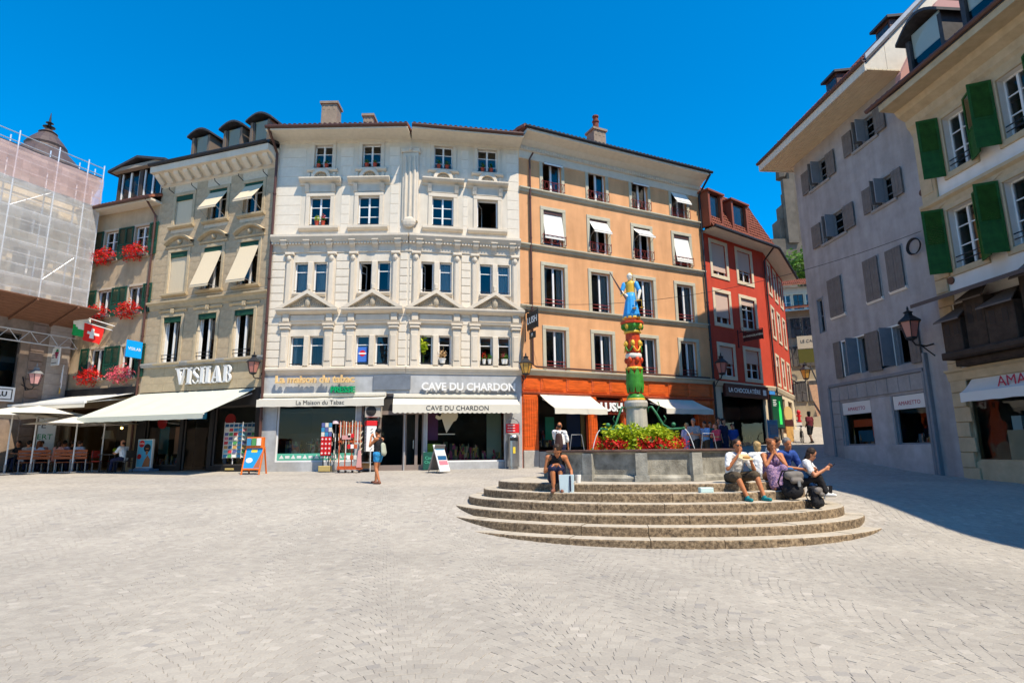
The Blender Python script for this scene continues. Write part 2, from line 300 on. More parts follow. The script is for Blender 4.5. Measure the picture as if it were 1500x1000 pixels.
# fountain plan
FC = np.array([2.9, 14.2]); FA, FBF, FBB, FROT = 3.3, 1.9, 3.9, R(-10); RISE, TREAD, PTOP = .17, .36, 1.0
def in_steps(x, y, k=5, m=.0):
    c, s = math.cos(FROT), math.sin(FROT); u = c*(x-FC[0])+s*(y-FC[1]); v = -s*(x-FC[0])+c*(y-FC[1]); b = (FBF if v < 0 else FBB)+TREAD*k+m
    return (u/(FA+TREAD*k+m))**2+(v/b)**2 < 1
# setts laid in segmental arcs
AW, SW, SR, RISEA = 1.42, .112, .106, .25
def arc(u): t = np.abs(u)/(AW/2); return -RISEA*t*t
V0 = []; near = []
ncol = 13
c0 = int(-20/AW); c1 = int(20/AW)
ang = R(12); ca, sa = math.cos(ang), math.sin(ang)
tops = []
for c in range(-16, 17):
    for k in range(-30, 230):
        off = .5 if k % 2 else 0.
        n = ncol+(k % 2)
        ed = np.concatenate([[-AW/2], (np.arange(1, n)-n/2)*(AW/ncol)+rng.normal(0, .006, n-1), [AW/2]]) if n > ncol else np.linspace(-AW/2, AW/2, n+1)+np.concatenate([[0], rng.normal(0, .006, n-1), [0]])
        for a, b in zip(ed[:-1], ed[1:]):
            if b-a < .05: continue
            v = k*SR+(c % 2)*.05; mid = (a+b)/2
            x, y = c*AW+mid, v+arc(mid)
            X_, Y_ = ca*x-sa*y, sa*x+ca*y+1.
            if Y_ < 2.6 or Y_ > 17.5 or abs(X_) > .93*Y_+.6 or in_steps(X_, Y_, 5, .03) or X_ > 13.2: continue
            near.append((c, v, a, b, X_, Y_))
near.sort(key=lambda q: q[5])
vis = [q for q in near if q[5] > 3.35 and abs(q[4]) < .86*q[5]]
big = set(id(q) for q in vis[:300])
def sett_corners(q, gap):
    c, v, a, b, X_, Y_ = q; res = []
    h = SR*.5
    for (uu, vv) in ((a+gap, -h+gap), (b-gap, -h+gap), (b-gap, h-gap), (a+gap, h-gap)):
        sl = -2*RISEA*uu/(AW/2)**2; nrm = math.hypot(1, sl); x = c*AW+uu-vv*sl/nrm*.9; y = v+arc(uu)+vv/nrm*1.0
        x += random.gauss(0, .0025); y += random.gauss(0, .0025)
        res.append((ca*x-sa*y, sa*x+ca*y+1.))
    return res
def sett_geo(q):
    gap = .0013 if random.random() < .97 else .006
    cs = sett_corners(q, gap); dz = random.gauss(0, .0006); t = [random.gauss(0, .0007) for _ in range(4)]
    mx = sum(p[0] for p in cs)/4; my = sum(p[1] for p in cs)/4; zc = gz([p[0] for p in cs]+[mx], [p[1] for p in cs]+[my])
    vs = [(p[0], p[1], zc[i]-.05) for i, p in enumerate(cs)]+[(p[0], p[1], zc[i]-.0022+dz+t[i]) for i, p in enumerate(cs)]
    s = .93; vs += [(mx+(p[0]-mx)*s, my+(p[1]-my)*s, zc[i]+dz+t[i]) for i, p in enumerate(cs)]
    fs = [(0, 1, 5, 4), (1, 2, 6, 5), (2, 3, 7, 6), (3, 0, 4, 7), (4, 5, 9, 8), (5, 6, 10, 9), (6, 7, 11, 10), (7, 4, 8, 11), (8, 9, 10, 11)]
    return vs, fs, (mx, my, float(zc[4]))
V = []; Fs = []
def one_sett(q, shift):
    vs, fs, c = sett_geo(q)
    m_ = MB(); m_.add([(p[0]-c[0], p[1]-c[1], p[2]-c[2]) for p in vs], fs)
    put('sett', m_.mesh('sett', M_sett), ground, Matrix.Translation(c))
for q in near:
    if id(q) in big: one_sett(q, 0); continue
    vs, fs, c = sett_geo(q); o = len(V); V += vs; Fs += [tuple(i+o for i in f) for f in fs]
m_ = MB(); m_.v = V; m_.f = Fs; m_.m = [0]*len(Fs)
put('setts', m_.mesh('setts', M_sett), ground, I4, 'stuff')
print('setts', len(near))
# ---------------------------------------------------------------- facade helpers
OPEN = {}
def wall(b, F, u0, u1, z0, z1, m, dep=.2, depth=6., name='wall', top=None, shell=True, sides=True):
    ops = OPEN.get(id(F), [])
    ops = [o for o in ops if o[0] < u1 and o[1] > u0 and o[2] < z1 and o[3] > z0]
    us = sorted({u0, u1, *[min(max(o[i], u0), u1) for o in ops for i in (0, 1)]}); zs = sorted({z0, z1, *[min(max(o[i], z0), z1) for o in ops for i in (2, 3)]})
    mb = MB()
    for j in range(len(zs)-1):
        st = None
        for i in range(len(us)-1):
            uc, zc = (us[i]+us[i+1])/2, (zs[j]+zs[j+1])/2
            solid = not any(o[0] < uc < o[1] and o[2] < zc < o[3] for o in ops)
            if solid and st is None: st = us[i]
            if (not solid or i == len(us)-2) and st is not None:
                e = us[i+1] if solid else us[i]
                mb.quad((st, 0, zs[j]), (e, 0, zs[j]), (e, 0, zs[j+1]), (st, 0, zs[j+1])); st = None
    for a, c, d, e in [o[:4] for o in ops]:
        mb.quad((a, 0, d), (a, 0, e), (a, dep, e), (a, dep, d)); mb.quad((c, 0, e), (c, 0, d), (c, dep, d), (c, dep, e))
        mb.quad((a, 0, e), (c, 0, e), (c, dep, e), (a, dep, e)); mb.quad((a, 0, d), (a, dep, d), (c, dep, d), (c, 0, d))
    if shell:
        D = depth
        if sides:
            mb.quad((u0, D, z0), (u0, 0, z0), (u0, 0, z1), (u0, D, z1)); mb.quad((u1, 0, z0), (u1, D, z0), (u1, D, z1), (u1, 0, z1))
        mb.quad((u1, D, z0), (u0, D, z0), (u0, D, z1), (u1, D, z1)); mb.quad((u0, 0, z1), (u1, 0, z1), (u1, D, z1), (u0, D, z1))
    return part(name, mb, m, b, F.M)
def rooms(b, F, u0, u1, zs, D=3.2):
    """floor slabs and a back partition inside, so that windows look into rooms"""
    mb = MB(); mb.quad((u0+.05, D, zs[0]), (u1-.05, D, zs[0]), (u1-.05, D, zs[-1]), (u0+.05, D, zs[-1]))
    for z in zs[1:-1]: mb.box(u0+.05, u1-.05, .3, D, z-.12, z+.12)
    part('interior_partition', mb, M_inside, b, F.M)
def ashlar(b, F, u0, u1, z0, z1, h, m, L=None, gap=.014, pr=.012, name='stone_block', extra=(), margin=0., bev=.006, tooth=0):
    ops = [(o[0]-margin, o[1]+margin, o[2]-margin, o[3]+margin) for o in OPEN.get(id(F), [])]+list(extra)
    nz = max(1, round((z1-z0)/h)); h = (z1-z0)/nz; cnt = 0
    for k in range(nz):
        a, c = z0+k*h, z0+(k+1)*h; zc = (a+c)/2
        cut = sorted([(o[0], o[1]) for o in ops if o[2] < c-.03 and o[3] > a+.03]); segs = []; s = u0
        for p, q in cut:
            if p > s+.04: segs.append((s, min(p, u1)))
            s = max(s, q)
        if s < u1-.04: segs.append((s, u1))
        for p, q in segs:
            q = min(q, u1)
            if L is None or q-p < L*1.3: cuts = [p, q]
            else:
                n = max(1, round((q-p)/L)); st = (q-p)/n; cuts = [p]+[p+st*(i+(.5 if k % 2 else 0)) for i in range(0 if k % 2 else 1, n)]+[q]
            for x, y in zip(cuts[:-1], cuts[1:]):
                w_ = round(y-x-gap, 2); hh = round(h-gap, 3)
                if w_ < .05: continue
                me = shared((name, m.name, w_, hh, pr), lambda: MB().bbox(-w_/2, w_/2, -pr, .004, 0, hh, bev).mesh(name, m))
                put(name, me, b, F.M @ T((x+y)/2, -random.uniform(0, .003), a+gap/2)); cnt += 1
    return cnt
def win(b, F, u0, u1, z0, z1, dep=.2, cas=2, bars=(.36, .68), fm=None, surround=None, sill=None, curtain=None, opened=None, rail=None, blind=None, shut=None, glass=None, fw=.05, name='window', lint=0, reg=True):
    fm = fm or M_frame; glass = glass or GLASS
    if reg: OPEN.setdefault(id(F), []).append((u0, u1, z0, z1))
    W_, H_ = round(u1-u0, 3), round(z1-z0, 3); h = W_/2; A = F.M @ T((u0+u1)/2, 0, z0); y0, y1 = dep-.09, dep-.03
    def fr():
        mb = MB(); mb.box(-h, -h+fw, y0, y1+.02, 0, H_); mb.box(h-fw, h, y0, y1+.02, 0, H_); mb.box(-h+fw, h-fw, y0, y1+.02, H_-fw, H_); mb.box(-h+fw, h-fw, y0, y1+.02, 0, fw*1.2)
        n = cas; cw = (W_-2*fw)/n
        for i in range(1, n): x = -h+fw+cw*i; mb.box(x-fw*.75, x+fw*.75, y0-.012, y1, fw*1.2, H_-fw)
        for i in range(n):
            if opened == i: continue
            for t in bars: zz = H_*(1-t); mb.box(-h+fw+cw*i+(fw*.75 if i else 0), -h+fw+cw*(i+1)-(fw*.75 if i < n-1 else 0), y0+.012, y1-.005, zz-.017, zz+.017)
        return mb.mesh(name, fm)
    o = put(name, shared(('win', W_, H_, dep, cas, bars, fm.name, opened, fw), fr), b, A)
    cw = (W_-2*fw)/cas
    for i in range(cas):
        x0, x1 = -h+fw+cw*i+.004, -h+fw+cw*(i+1)-.004
        if opened == i:      # casement standing open inwards
            mb = MB(); l = cw*.9; a = R(68); mb.M = T(x0, y1+.01, 0, a)
            mb.box(0, l, 0, .03, fw*1.3, fw*2.2); mb.box(0, l, 0, .03, H_-fw*2.2, H_-fw); mb.box(0, .04, 0, .03, fw*2.2, H_-fw*2.2); mb.box(l-.04, l, 0, .03, fw*2.2, H_-fw*2.2)
            for t in bars: mb.box(.04, l-.04, .005, .025, H_*(1-t)-.012, H_*(1-t)+.012)
            part('casement', mb, fm, o)
            p = MB(); p.M = mb.M; p.quad((.04, .015, fw*2), (l-.04, .015, fw*2), (l-.04, .015, H_-fw*2), (.04, .015, H_-fw*2)); part('pane', p, glass, o)
            continue
        me = shared(('pane', round(x0, 3), round(x1, 3), H_, dep, glass.name, fw), lambda: MB().quad((x0, y1-.02, fw), (x1, y1-.02, fw), (x1, y1-.02, H_-fw), (x0, y1-.02, H_-fw)).mesh('pane', glass))
        put('pane', me, o, A)
    if surround:
        sw, sp, sm = surround[:3]
        def su():
            mb = MB(); mb.bbox(-h-sw, -h, -sp, .01, -.0, H_, .012); mb.bbox(h, h+sw, -sp, .01, 0, H_, .012); mb.bbox(-h-sw, h+sw, -sp-.004, .01, H_, H_+sw, .012)
            if len(surround) > 3: mb.bbox(-h-sw, h+sw, -sp-.004, .01, -sw, 0, .012)
            return mb.mesh('surround', sm)
        put('surround', shared(('sur', W_, H_, surround), su), o, A)
    if sill:
        ov, sp, sh, sm = sill
        put('sill', shared(('sill', W_, sill, surround and len(surround) > 3), lambda: MB().prof(-h-ov, h+ov, [(0, -sh), (sp*.5, -sh), (sp, -sh*.55), (sp, 0), (0, .02), (-dep+.1, .03)]).mesh('sill', sm)), o, A)
    if curtain:
        mb = MB(); side = curtain if isinstance(curtain, str) else 'B'
        rs = {'F': [(-h, h)], 'L': [(-h, -h+W_*.32)], 'R': [(h-W_*.32, h)], 'B': [(-h, -h+W_*.26), (h-W_*.26, h)]}[side]
        for a, c in rs:
            n = max(6, int((c-a)/.045)); pts = [(a+(c-a)*i/n, dep+.08+.02*math.sin(i*2.1)+.008*math.sin(i*5.3)) for i in range(n+1)]
            for (xa, ya), (xb, yb) in zip(pts[:-1], pts[1:]): mb.quad((xa, ya, .05), (xb, yb, .05), (xb, yb, H_-.05), (xa, ya, H_-.05))
        part('curtain', mb, M_curtain, o, smooth=True)
    if rail:
        kind, rm = rail; mb = MB(); r_ = .014
        if kind == 'plain':
            for zz in (.36, .2): mb.box(-h-.02, h+.02, .02, .045, zz, zz+.03)
        elif kind == 'bar':
            mb.box(-h, h, .02, .04, .09, .115)
        else:
            for zz in (.05, .44): mb.tube([(-h-.1, -.16, zz), (h+.1, -.16, zz)], .014, 5)
            for s in (-1, 1):
                for zz in (.05, .44): mb.tube([(s*(h+.1), -.16, zz), (s*(h+.1), .02, zz)], .012, 5)
                mb.tube([(s*(h+.1), -.16, .02), (s*(h+.1), -.16, .5)], .014, 5)
            n = 4
            for i in range(n):
                cx = -h+(i+.5)*W_/n; r2 = min(.14, W_/n*.42)
                mb.tube([(cx+r2*math.cos(t*math.pi/5), -.16, .245+.17*math.sin(t*math.pi/5)) for t in range(11)], .010, 4)
        part('railing', mb, rm, o)
    if blind:
        kind = blind[0]; mb = MB(); bm = blind[-1]
        if kind == 'roll':
            fr_ = blind[1]; mb.box(-h+.03, h-.03, .05, .075, H_*(1-fr_), H_-.01); mb.box(-h+.02, h-.02, .04, .085, H_*(1-fr_)-.03, H_*(1-fr_))
            part('blind', mb, bm, o)
        else:
            drop, out = blind[1], blind[2]; z_a, z_b = H_-.02, H_*(1-drop); n = 6
            pts = [(.06-(.06+out)*(i/n), z_a+(z_b-z_a)*(i/n)-.04*math.sin(math.pi*i/n)) for i in range(n+1)]
            for (ya, za), (yb, zb) in zip(pts[:-1], pts[1:]): mb.quad((-h, ya, za), (h, ya, za), (h, yb, zb), (-h, yb, zb))
            mb.box(-h, h, -out-.01, -out+.002, z_b-.10, z_b)
            part('blind', mb, bm, o)
            ar = MB()
            for s in (-1, 1): ar.tube([(s*(h-.02), .05, max(.05, z_b-out*.6)), (s*(h-.02), -out, z_b)], .012, 5)
            ar.tube([(-h, -out, z_b), (h, -out, z_b)], .016, 5)
            part('blind_arm', ar, M_zinc, o)
            if len(blind) > 4: part('blind_box', MB().box(-h, h, .0, .12, H_-.16, H_-.005), blind[3], o)
    return o
def shutter(o, F, u, z0, z1, w_, m, out=.05, rz=0, kind='louvre', hinge=0):
    """a leaf hung at u (its left edge), louvred above, panelled below"""
    h = z1-z0
    def f():
        mb = MB(); t = .04
        if kind == 'louvre':
            fw = .07; mb.box(0, fw, -t, 0, 0, h); mb.box(w_-fw, w_, -t, 0, 0, h); mid = h*.42
            for zz in (0, mid, h-fw): mb.box(fw, w_-fw, -t, 0, zz, zz+fw)
            mb.box(fw, w_-fw, -t*.65, -t*.3, fw, mid)
            n = int((h-fw-mid-fw)/.055)
            for i in range(n):
                zz = mid+fw+(i+.2)*(h-2*fw-mid)/n; mb.add([(fw, -t*.9, zz), (w_-fw, -t*.9, zz), (w_-fw, -t*.15, zz+.045), (fw, -t*.15, zz+.045)], [(0, 1, 2, 3)])
        else:
            n = 3
            for i in range(n): mb.bbox(w_*i/n+.003, w_*(i+1)/n-.003, -t, 0, 0, h, .006)
            for zz in (h*.16, h*.82): mb.box(.03, w_-.03, -t-.012, -t, zz-.02, zz+.02)
        return mb.mesh('shutter', m)
    return put('shutter', shared(('shut', round(w_, 2), round(h, 2), kind, m.name), f), o, F.M @ T(u, -out, z0, rz))
def cornice(b, F, u0, u1, z, pr, m, name='cornice', y=0, dentil=None):
    mb = MB().prof(u0, u1, pr, z, y)
    if dentil:
        sp, w_, out0, out1, za, zb = dentil; n = int((u1-u0)/sp)
        for i in range(n): x = u0+(i+.5)*(u1-u0)/n; mb.box(x-w_/2, x+w_/2, -out1, -out0, z+za, z+zb)
    return part(name, mb, m, b, F.M)
def tiles(b, p00, p10, p11, p01, rows, cols, m, name='roof_tiles', F=I4, t=.035):
    """courses of overlapping tiles on the quad p00(bottom left) p10 p11(top right) p01"""
    p00, p10, p11, p01 = map(Vector, (p00, p10, p11, p01)); nrm = (p10-p00).cross(p01-p00).normalized(); mb = MB()
    def P(u, v): return (p00*(1-u)+p10*u)*(1-v)+(p01*(1-u)+p11*u)*v
    for r in range(rows):
        for c in range(cols):
            o = .5*(r % 2); ua, ub = (c+o+.05)/(cols+.5), (c+o+.95)/(cols+.5); va, vb = r/rows, min(1, (r+1.15)/rows); k = random.uniform(.8, 1.25)*t
            a, c_, d, e = P(ua, va)+nrm*k, P(ub, va)+nrm*k, P(ub, vb)+nrm*.004, P(ua, vb)+nrm*.004; um = (ua+ub)/2; f_, g_ = P(um, va)+nrm*k*1.9, P(um, vb)+nrm*.02
            q, r_ = P(ua, va), P(ub, va)
            mb.add([a, f_, c_, d, g_, e, q, r_], [(0, 1, 4, 5), (1, 2, 3, 4), (6, 7, 2, 1, 0)])
    return part(name, mb, m, b, F, kind='stuff' if rows*cols > 1 else None)
def roof(b, F, u0, u1, z, over, depth, rise, m, name='roof', t=.12, so=.0):
    mb = MB(); mb.slab([(u0-so, -over, z), (u1+so, -over, z), (u1+so, depth, z+rise), (u0-so, depth, z+rise)], (0, 0, t))
    return part(name, mb, m, b, F.M)
def roof_edge(b, F, u0, u1, z, out, m, pitch=.25, n=None):
    """row of half-round eaves tiles along the edge of a roof"""
    n = n or int((u1-u0)/.22); mb = MB()
    for i in range(n):
        x = u0+(i+.5)*(u1-u0)/n; mb.tube([(x, -out, z), (x, -out+.9, z+.9*pitch)], .095, 6)
    return part('eaves_tiles', mb, m, b, F.M, kind='stuff')
def gutter(b, F, u0, u1, z, out, m=None):
    pr = [(.0, .0), (.05, -.06), (.11, -.06), (.15, .0), (.15, .05), (.13, .05), (.12, 0), (.03, 0)]
    return part('gutter', MB().prof(u0, u1, pr, z, -out), m or M_brown, b, F.M)
def pipe(b, F, pts, r=.055, m=None, name='downpipe'):
    mb = MB().tube([(u, -o, z) for u, o, z in pts], r, 8)
    us = [(p, q) for p, q in zip(pts[:-1], pts[1:]) if abs(p[2]-q[2]) > 2.]
    for p, q in us:
        n = int(abs(p[2]-q[2])/2.2)
        for i in range(1, n+1): f = i/(n+1); z = p[2]+(q[2]-p[2])*f; u = p[0]+(q[0]-p[0])*f; mb.tube([(u, -p[1], z-.03), (u, -p[1], z+.03)], r*1.3, 8)
    return part(name, mb, m or M_brown, b, F.M, smooth=False)
def awning(label, F, u0, u1, ztop, out, zend, m, valance=.22, scallop=False, group=None, words=None, tsize=.2, box=True, cat='awning', lead=.0):
    t = thing('shop_awning', label, cat, F=F.M @ T((u0+u1)/2, 0, ztop), group=group); h = (u1-u0)/2; dz = zend-ztop; mb = MB(); n = 8
    pts = [(-lead-(out-lead)*i/n, dz*i/n-.035*math.sin(math.pi*i/n)) for i in range(n+1)]
    nx_ = max(8, int((u1-u0)/.35)); wr = lambda x, f: math.sin(math.pi*f)*(.018*math.sin(x*5.1+u0)+.012*math.sin(x*11.7+2*f))-.03*math.sin(math.pi*f)*math.cos(math.pi*x/(2*h))
    for i in range(n):
        (a, za), (c, zc) = pts[i], pts[i+1]
        for j in range(nx_): x0, x1 = -h+2*h*j/nx_, -h+2*h*(j+1)/nx_; mb.quad((x0, a, za+wr(x0, i/n)), (x1, a, za+wr(x1, i/n)), (x1, c, zc+wr(x1, (i+1)/n)), (x0, c, zc+wr(x0, (i+1)/n)))
    part('canvas', mb, m, t, smooth=True)
    mb = MB(); k = max(8, int((u1-u0)/.09)*2)
    for i in range(k):
        a, c = -h+2*h*i/k, -h+2*h*(i+1)/k; s = (lambda x: valance+(.045*abs(math.sin((x+h)/.2*math.pi)) if scallop else .006*math.sin(x*9)))
        mb.quad((a, -out-.012, dz-s(a)), (c, -out-.012, dz-s(c)), (c, -out-.012, dz), (a, -out-.012, dz))
    part('valance', mb, m, t)
    mb = MB(); mb.box(-h, h, -out-.01, -out+.05, dz-.045, dz-.004)
    part('front_bar', mb, M_frame, t)
    for s in (-1, 1):
        ar = MB(); x = s*(h-.12); ar.tube([(x, -.05, -.22), (x-s*.35, -out*.5, dz*.5-.16), (x, -out+.03, dz-.03)], .022, 6); part('folding_arm', ar, M_frame, t)
    if box: part('roller_box', MB().bbox(-h, h, -.14, .0, -.02, .14, .03), m, t)
    if words: text(words, tsize, M_dark, t, WM[t] @ T(0, -out-.02, dz-valance*.5), .002, 'lettering')
    return t
def flowerbox(F, u, z, w_, label, fl, group=None, h=.78, green=.4, out=.18):
    t = thing('window_flowers', label, 'flowers', F=F.M @ T(u, -out, z), group=group)
    part('planter', MB().bbox(-w_/2*.9, w_/2*.9, -.1, .12, 0, .16, .02), M_gshut, t)
    leafcloud(t, 'foliage', (0, -.03, .2), (w_/2, .2, h*.5), int(260*green), .05, M_green_leaf)
    leafcloud(t, 'blossom', (0, -.07, .2), (w_/2*1.04, .28, h*.56), int(1100*(1-green*.5)), .045, fl, shell=.35)
    return t
def leafcloud(par, name, c, r, n, size, m, shell=.2, F=None, flat=.5, kind='stuff'):
    mb = MB()
    for _ in range(n):
        d = rng.normal(size=3); d /= np.linalg.norm(d); q = (shell+(1-shell)*rng.random()**.5)
        bump_ = 1+.18*math.sin(d[0]*7+c[0]*3)+.15*math.sin(d[2]*9+d[1]*5)
        p = np.array(c)+d*q*np.array(r)*bump_
        a = rng.normal(size=3); a[2] *= flat; a /= np.linalg.norm(a); e = np.cross(a, d+rng.normal(size=3)*.6); e /= max(1e-6, np.linalg.norm(e)); s = size*rng.uniform(.6, 1.35)
        mb.add([tuple(p-a*s), tuple(p+e*s*.55-a*s*.1), tuple(p+a*s), tuple(p-e*s*.55-a*s*.1)], [(0, 1, 2, 3)])
    return part(name, mb, m, par, F, kind=kind)
# ---------------------------------------------------------------- facade planes, chained from the bend of the white house
W0 = at(592, 660, 24.3)
FW1 = Fac(W0, -.75); FW2 = Fac(W0, 10.3)
uW = FW1.uv(380, 640)[0]; uO = FW2.uv(765, 640)[0]
FO = Fac(FW2.P(uO), 25.2); LO = FO.uv(1050, 640)[0]
FV0 = Fac(FW1.P(uW), -18.1); LV = -FV0.uv(198, 640)[0]; FV = Fac(FV0.P(-LV), -18.1)
F10 = Fac(FV.P(0), -18.9); L1 = -F10.uv(92, 640)[0]; F1 = Fac(F10.P(-L1), -18.9)
FR = Fac(FO.P(LO), 36); LR = FR.uv(1143, 640)[0]
FR2 = Fac(FR.P(LR), 57)
_g = at(1408, 660, 1); _g = Vector((14.0, 14.0/_g[0]*_g[1], 0))
FG0 = Fac(_g, 94.7); LG = FG0.uv(1207, 655)[0]; FG = Fac(FG0.P(LG), -85.3); FB = Fac(_g, -85.3)
print('lengths', uW, uO, LO, LV, L1, LR, LG)
# ================================================================ white house (its front bends at the tall pilaster)
wh = thing('white_house', 'white stone corner house with carved pediments over paired windows and two shops below', 'building', F=Matrix.Translation((W0[0], W0[1], .9)))
zb = .75
def zof(F, px, py, out=0): return F.uv(px, py, out)[1]
zl = zof(FW1, 500, 540, .12); zc = zof(FW1, 500, 343, .3)
Z5 = (zof(FW1, 475, 248), zof(FW1, 475, 213)); Z4 = (zof(FW1, 470, 332), zof(FW1, 470, 288)); Z3 = (zof(FW1, 455, 429), zof(FW1, 455, 384)); Z2 = (zof(FW1, 455, 536), zof(FW1, 455, 492))
def uspan(F, x0, x1, y): a, b = F.uv(x0, y)[0], F.uv(x1, y)[0]; return a, b
tops = []
for F, xs5, xs4, y5, y4 in ((FW1, [(461, 487), (531, 558)], [(453.5, 483.5), (524.5, 555.5)], 231, 310), (FW2, [(636, 663), (699.5, 728)], [(633, 664), (699, 729)], 234, 313)):
    for i, (a, c) in enumerate(xs5):
        u0, u1 = uspan(F, a, c, y5); z0, z1 = Z5
        o = win(wh, F, u0, u1, z0, z1, .22, 2, (.34, .7), surround=(.17, .05, M_trim), sill=(.28, .14, .16, M_trim), rail=('bar', M_dark))
        tops.append((F, (u0+u1)/2, z0, u1-u0))
    for i, (a, c) in enumerate(xs4):
        u0, u1 = uspan(F, a, c, y4); z0, z1 = Z4; op = (F is FW2 and i == 1)
        o = win(wh, F, u0, u1, z0, z1, .22, 1 if op else 2, () if op else (.34, .67), surround=(.18, .05, M_trim), sill=(.42, .16, .2, M_trim), opened=0 if op else None, rail=('bar', M_dark))
        # hood with a small fanlight arch and consoles
        um, h = (u0+u1)/2, (u1-u0)/2; mb = MB()
        def hood():
            mb = MB(); W_ = h+.46
            mb.prof(-W_, W_, [(0, .52), (.06, .52), (.1, .6), (.26, .66), (.33, .74), (.33, .8), (0, .86)])
            mb.box(-h-.2, h+.2, -.06, 0, .2, .52)
            for s in (-1, 1):
                mb.prof(s*(h+.13)-.09, s*(h+.13)+.09, [(0, .16), (.08, .2), (.13, .34), (.22, .52), (.0, .52)])
                mb.box(s*(h+.12)-.06, s*(h+.12)+.06, -.08, 0, .9, 1.12)
            n = 10; r0, r1 = .3, .44
            for k in range(n):
                t0, t1 = math.pi*k/n, math.pi*(k+1)/n
                mb.add([(r*math.cos(t), y, .84+r*math.sin(t)) for y in (0, -.16) for r in (r0, r1) for t in (t0, t1)], [(4, 5, 7, 6), (2, 6, 7, 3), (0, 1, 5, 4)])
            return mb.mesh('hood', M_trim)
        put('hood', shared(('hood', round(h, 2)), hood), o, F.M @ T(um, 0, z1))
        def fan():
            mb = MB()
            for k in range(7): t = math.pi*(k+.5)/7; mb.ball((.19*math.cos(t), -.03, .86+.19*math.sin(t)), (.05, .04, .07), 6, 4)
            mb.ball((0, -.04, .86), .06, 6, 4); return mb.mesh('fan_ornament', M_carve)
        put('fan_ornament', shared('fan', fan), o, F.M @ T(um, 0, z1))
pairs = [(FW1, 424, 443.5, 451.5, 472, 431.5, 451.5, 458, 478.5, 0), (FW1, 520.5, 540.5, 548, 568, 524.5, 545, 552.5, 572.5, 1), (FW2, 614.5, 634.5, 641, 660.5, 616.5, 637, 643.5, 662.5, 2), (FW2, 702.5, 722, 729, 747.5, 703, 723, 728.5, 747, 3)]
piers = {id(FW1): [], id(FW2): []}
cur3 = [('F', 'F'), (None, 'R'), (None, 'F'), (None, 'F')]; cur2 = [('L', None), (None, None), (None, None), (None, None)]
for F, a, b_, c, d, a3, b3, c3, d3, i in pairs:
    y2, y3 = 513, 406
    u = [uspan(F, a, b_, y2), uspan(F, c, d, y2)]; v = [uspan(F, a3, b3, y3), uspan(F, c3, d3, y3)]
    um2, um3 = (u[0][0]+u[1][1])/2, (v[0][0]+v[1][1])/2; um = (um2+um3)/2; hw = (u[1][1]-u[0][0])/2; mid = .13
    for s in (0, 1):
        x0, x1 = (um-hw, um-mid) if s == 0 else (um+mid, um+hw)
        win(wh, F, x0, x1, *Z2, .24, 1, (.3,), rail=('bar', M_dark), curtain=cur2[i][s], sill=(.02, .08, .1, M_trim))
        win(wh, F, x0, x1, *Z3, .24, 1, (.3,), rail=('bar', M_dark), curtain=cur3[i][s], opened=0 if (i in (1, 2) and s == 0) else None, sill=(.02, .08, .1, M_trim))
    piers[id(F)].append((um-hw-.41, um+hw+.41))
    def bay():
        mb = MB(); H2, H3 = Z2[1]-Z2[0], Z3[1]-Z3[0]; b0 = Z2[0]; e = hw
        for s in (-1, 1):     # pilasters of both storeys, capitals and consoles
            x = s*(e+.23); mb.bbox(x-.17, x+.17, -.1, .0, zl-b0+.02, H2+.28, .02); mb.bbox(x-.12, x+.12, -.13, -.098, zl-b0+.35, H2+.0, .015)
            mb.bbox(x-.22, x+.22, -.17, 0, H2+.28, H2+.42, .03); mb.bbox(x-.25, x+.25, -.2, 0, H2+.42, H2+.5, .02)
            mb.bbox(x-.14, x+.14, -.12, 0, H2+.62, H2+.95, .02)
            z3 = Z3[0]-b0; mb.bbox(x-.13, x+.13, -.09, 0, z3-.95, z3+H3+.3, .02); mb.bbox(x-.09, x+.09, -.12, -.088, z3-.5, z3+H3+.05, .012)
            mb.ball((x, -.12, z3+H3+.14), (.1, .08, .14), 8, 5); mb.bbox(x-.2, x+.2, -.16, 0, z3+H3+.3, z3+H3+.42, .03)
        mb.bbox(-mid+.02, mid-.02, -.07, .2, 0, H2, .015); mb.bbox(-mid+.02, mid-.02, -.07, .2, Z3[0]-b0, Z3[0]-b0+H3, .015)
        mb.prof(-e-.5, e+.5, [(0, H2+.5), (.1, H2+.5), (.14, H2+.6), (0, H2+.62)])                # entablature
        mb.bbox(-e-.04, e+.04, -.05, 0, H2+.64, H2+.92, .02)
        mb.prof(-e-.62, e+.62, [(0, H2+.93), (.1, H2+.95), (.24, H2+1.04), (.27, H2+1.1), (.27, H2+1.17), (0, H2+1.2)])
        mb.bbox(-e, e, -.05, 0, Z3[0]-b0-.78, Z3[0]-b0-.2, .03); mb.prof(-e-.02, e+.02, [(0, Z3[0]-b0-.2), (.1, Z3[0]-b0-.17), (.16, Z3[0]-b0-.08), (0, Z3[0]-b0-.06)])
        return mb.mesh('window_bay', M_trim)
    wb = put('window_bay', shared(('bay', round(hw, 2)), bay), wh, F.M @ T(um, 0, Z2[0]))
    H2 = Z2[1]-Z2[0]
    def ped():
        mb = MB(); e = hw+.62; ht = .78; z = H2+1.18; t = .15
        for s in (-1, 1):
            mb.slab([(s*e, -.02, z), (s*(e-.28), -.02, z), (0, -.02, z+ht-t), (0, -.02, z+ht+.02)], (0, -.25, 0)) if s < 0 else mb.slab([(e-.28, -.02, z), (e, -.02, z), (0, -.02, z+ht+.02), (0, -.02, z+ht-t)], (0, -.25, 0))
        mb.bbox(-.07, .07, -.12, 0, z+ht+.06, z+ht+.3, .02)
        return mb.mesh('pediment', M_trim)
    p = put('pediment', shared(('ped', round(hw, 2)), ped), wb, F.M @ T(um, 0, Z2[0]))
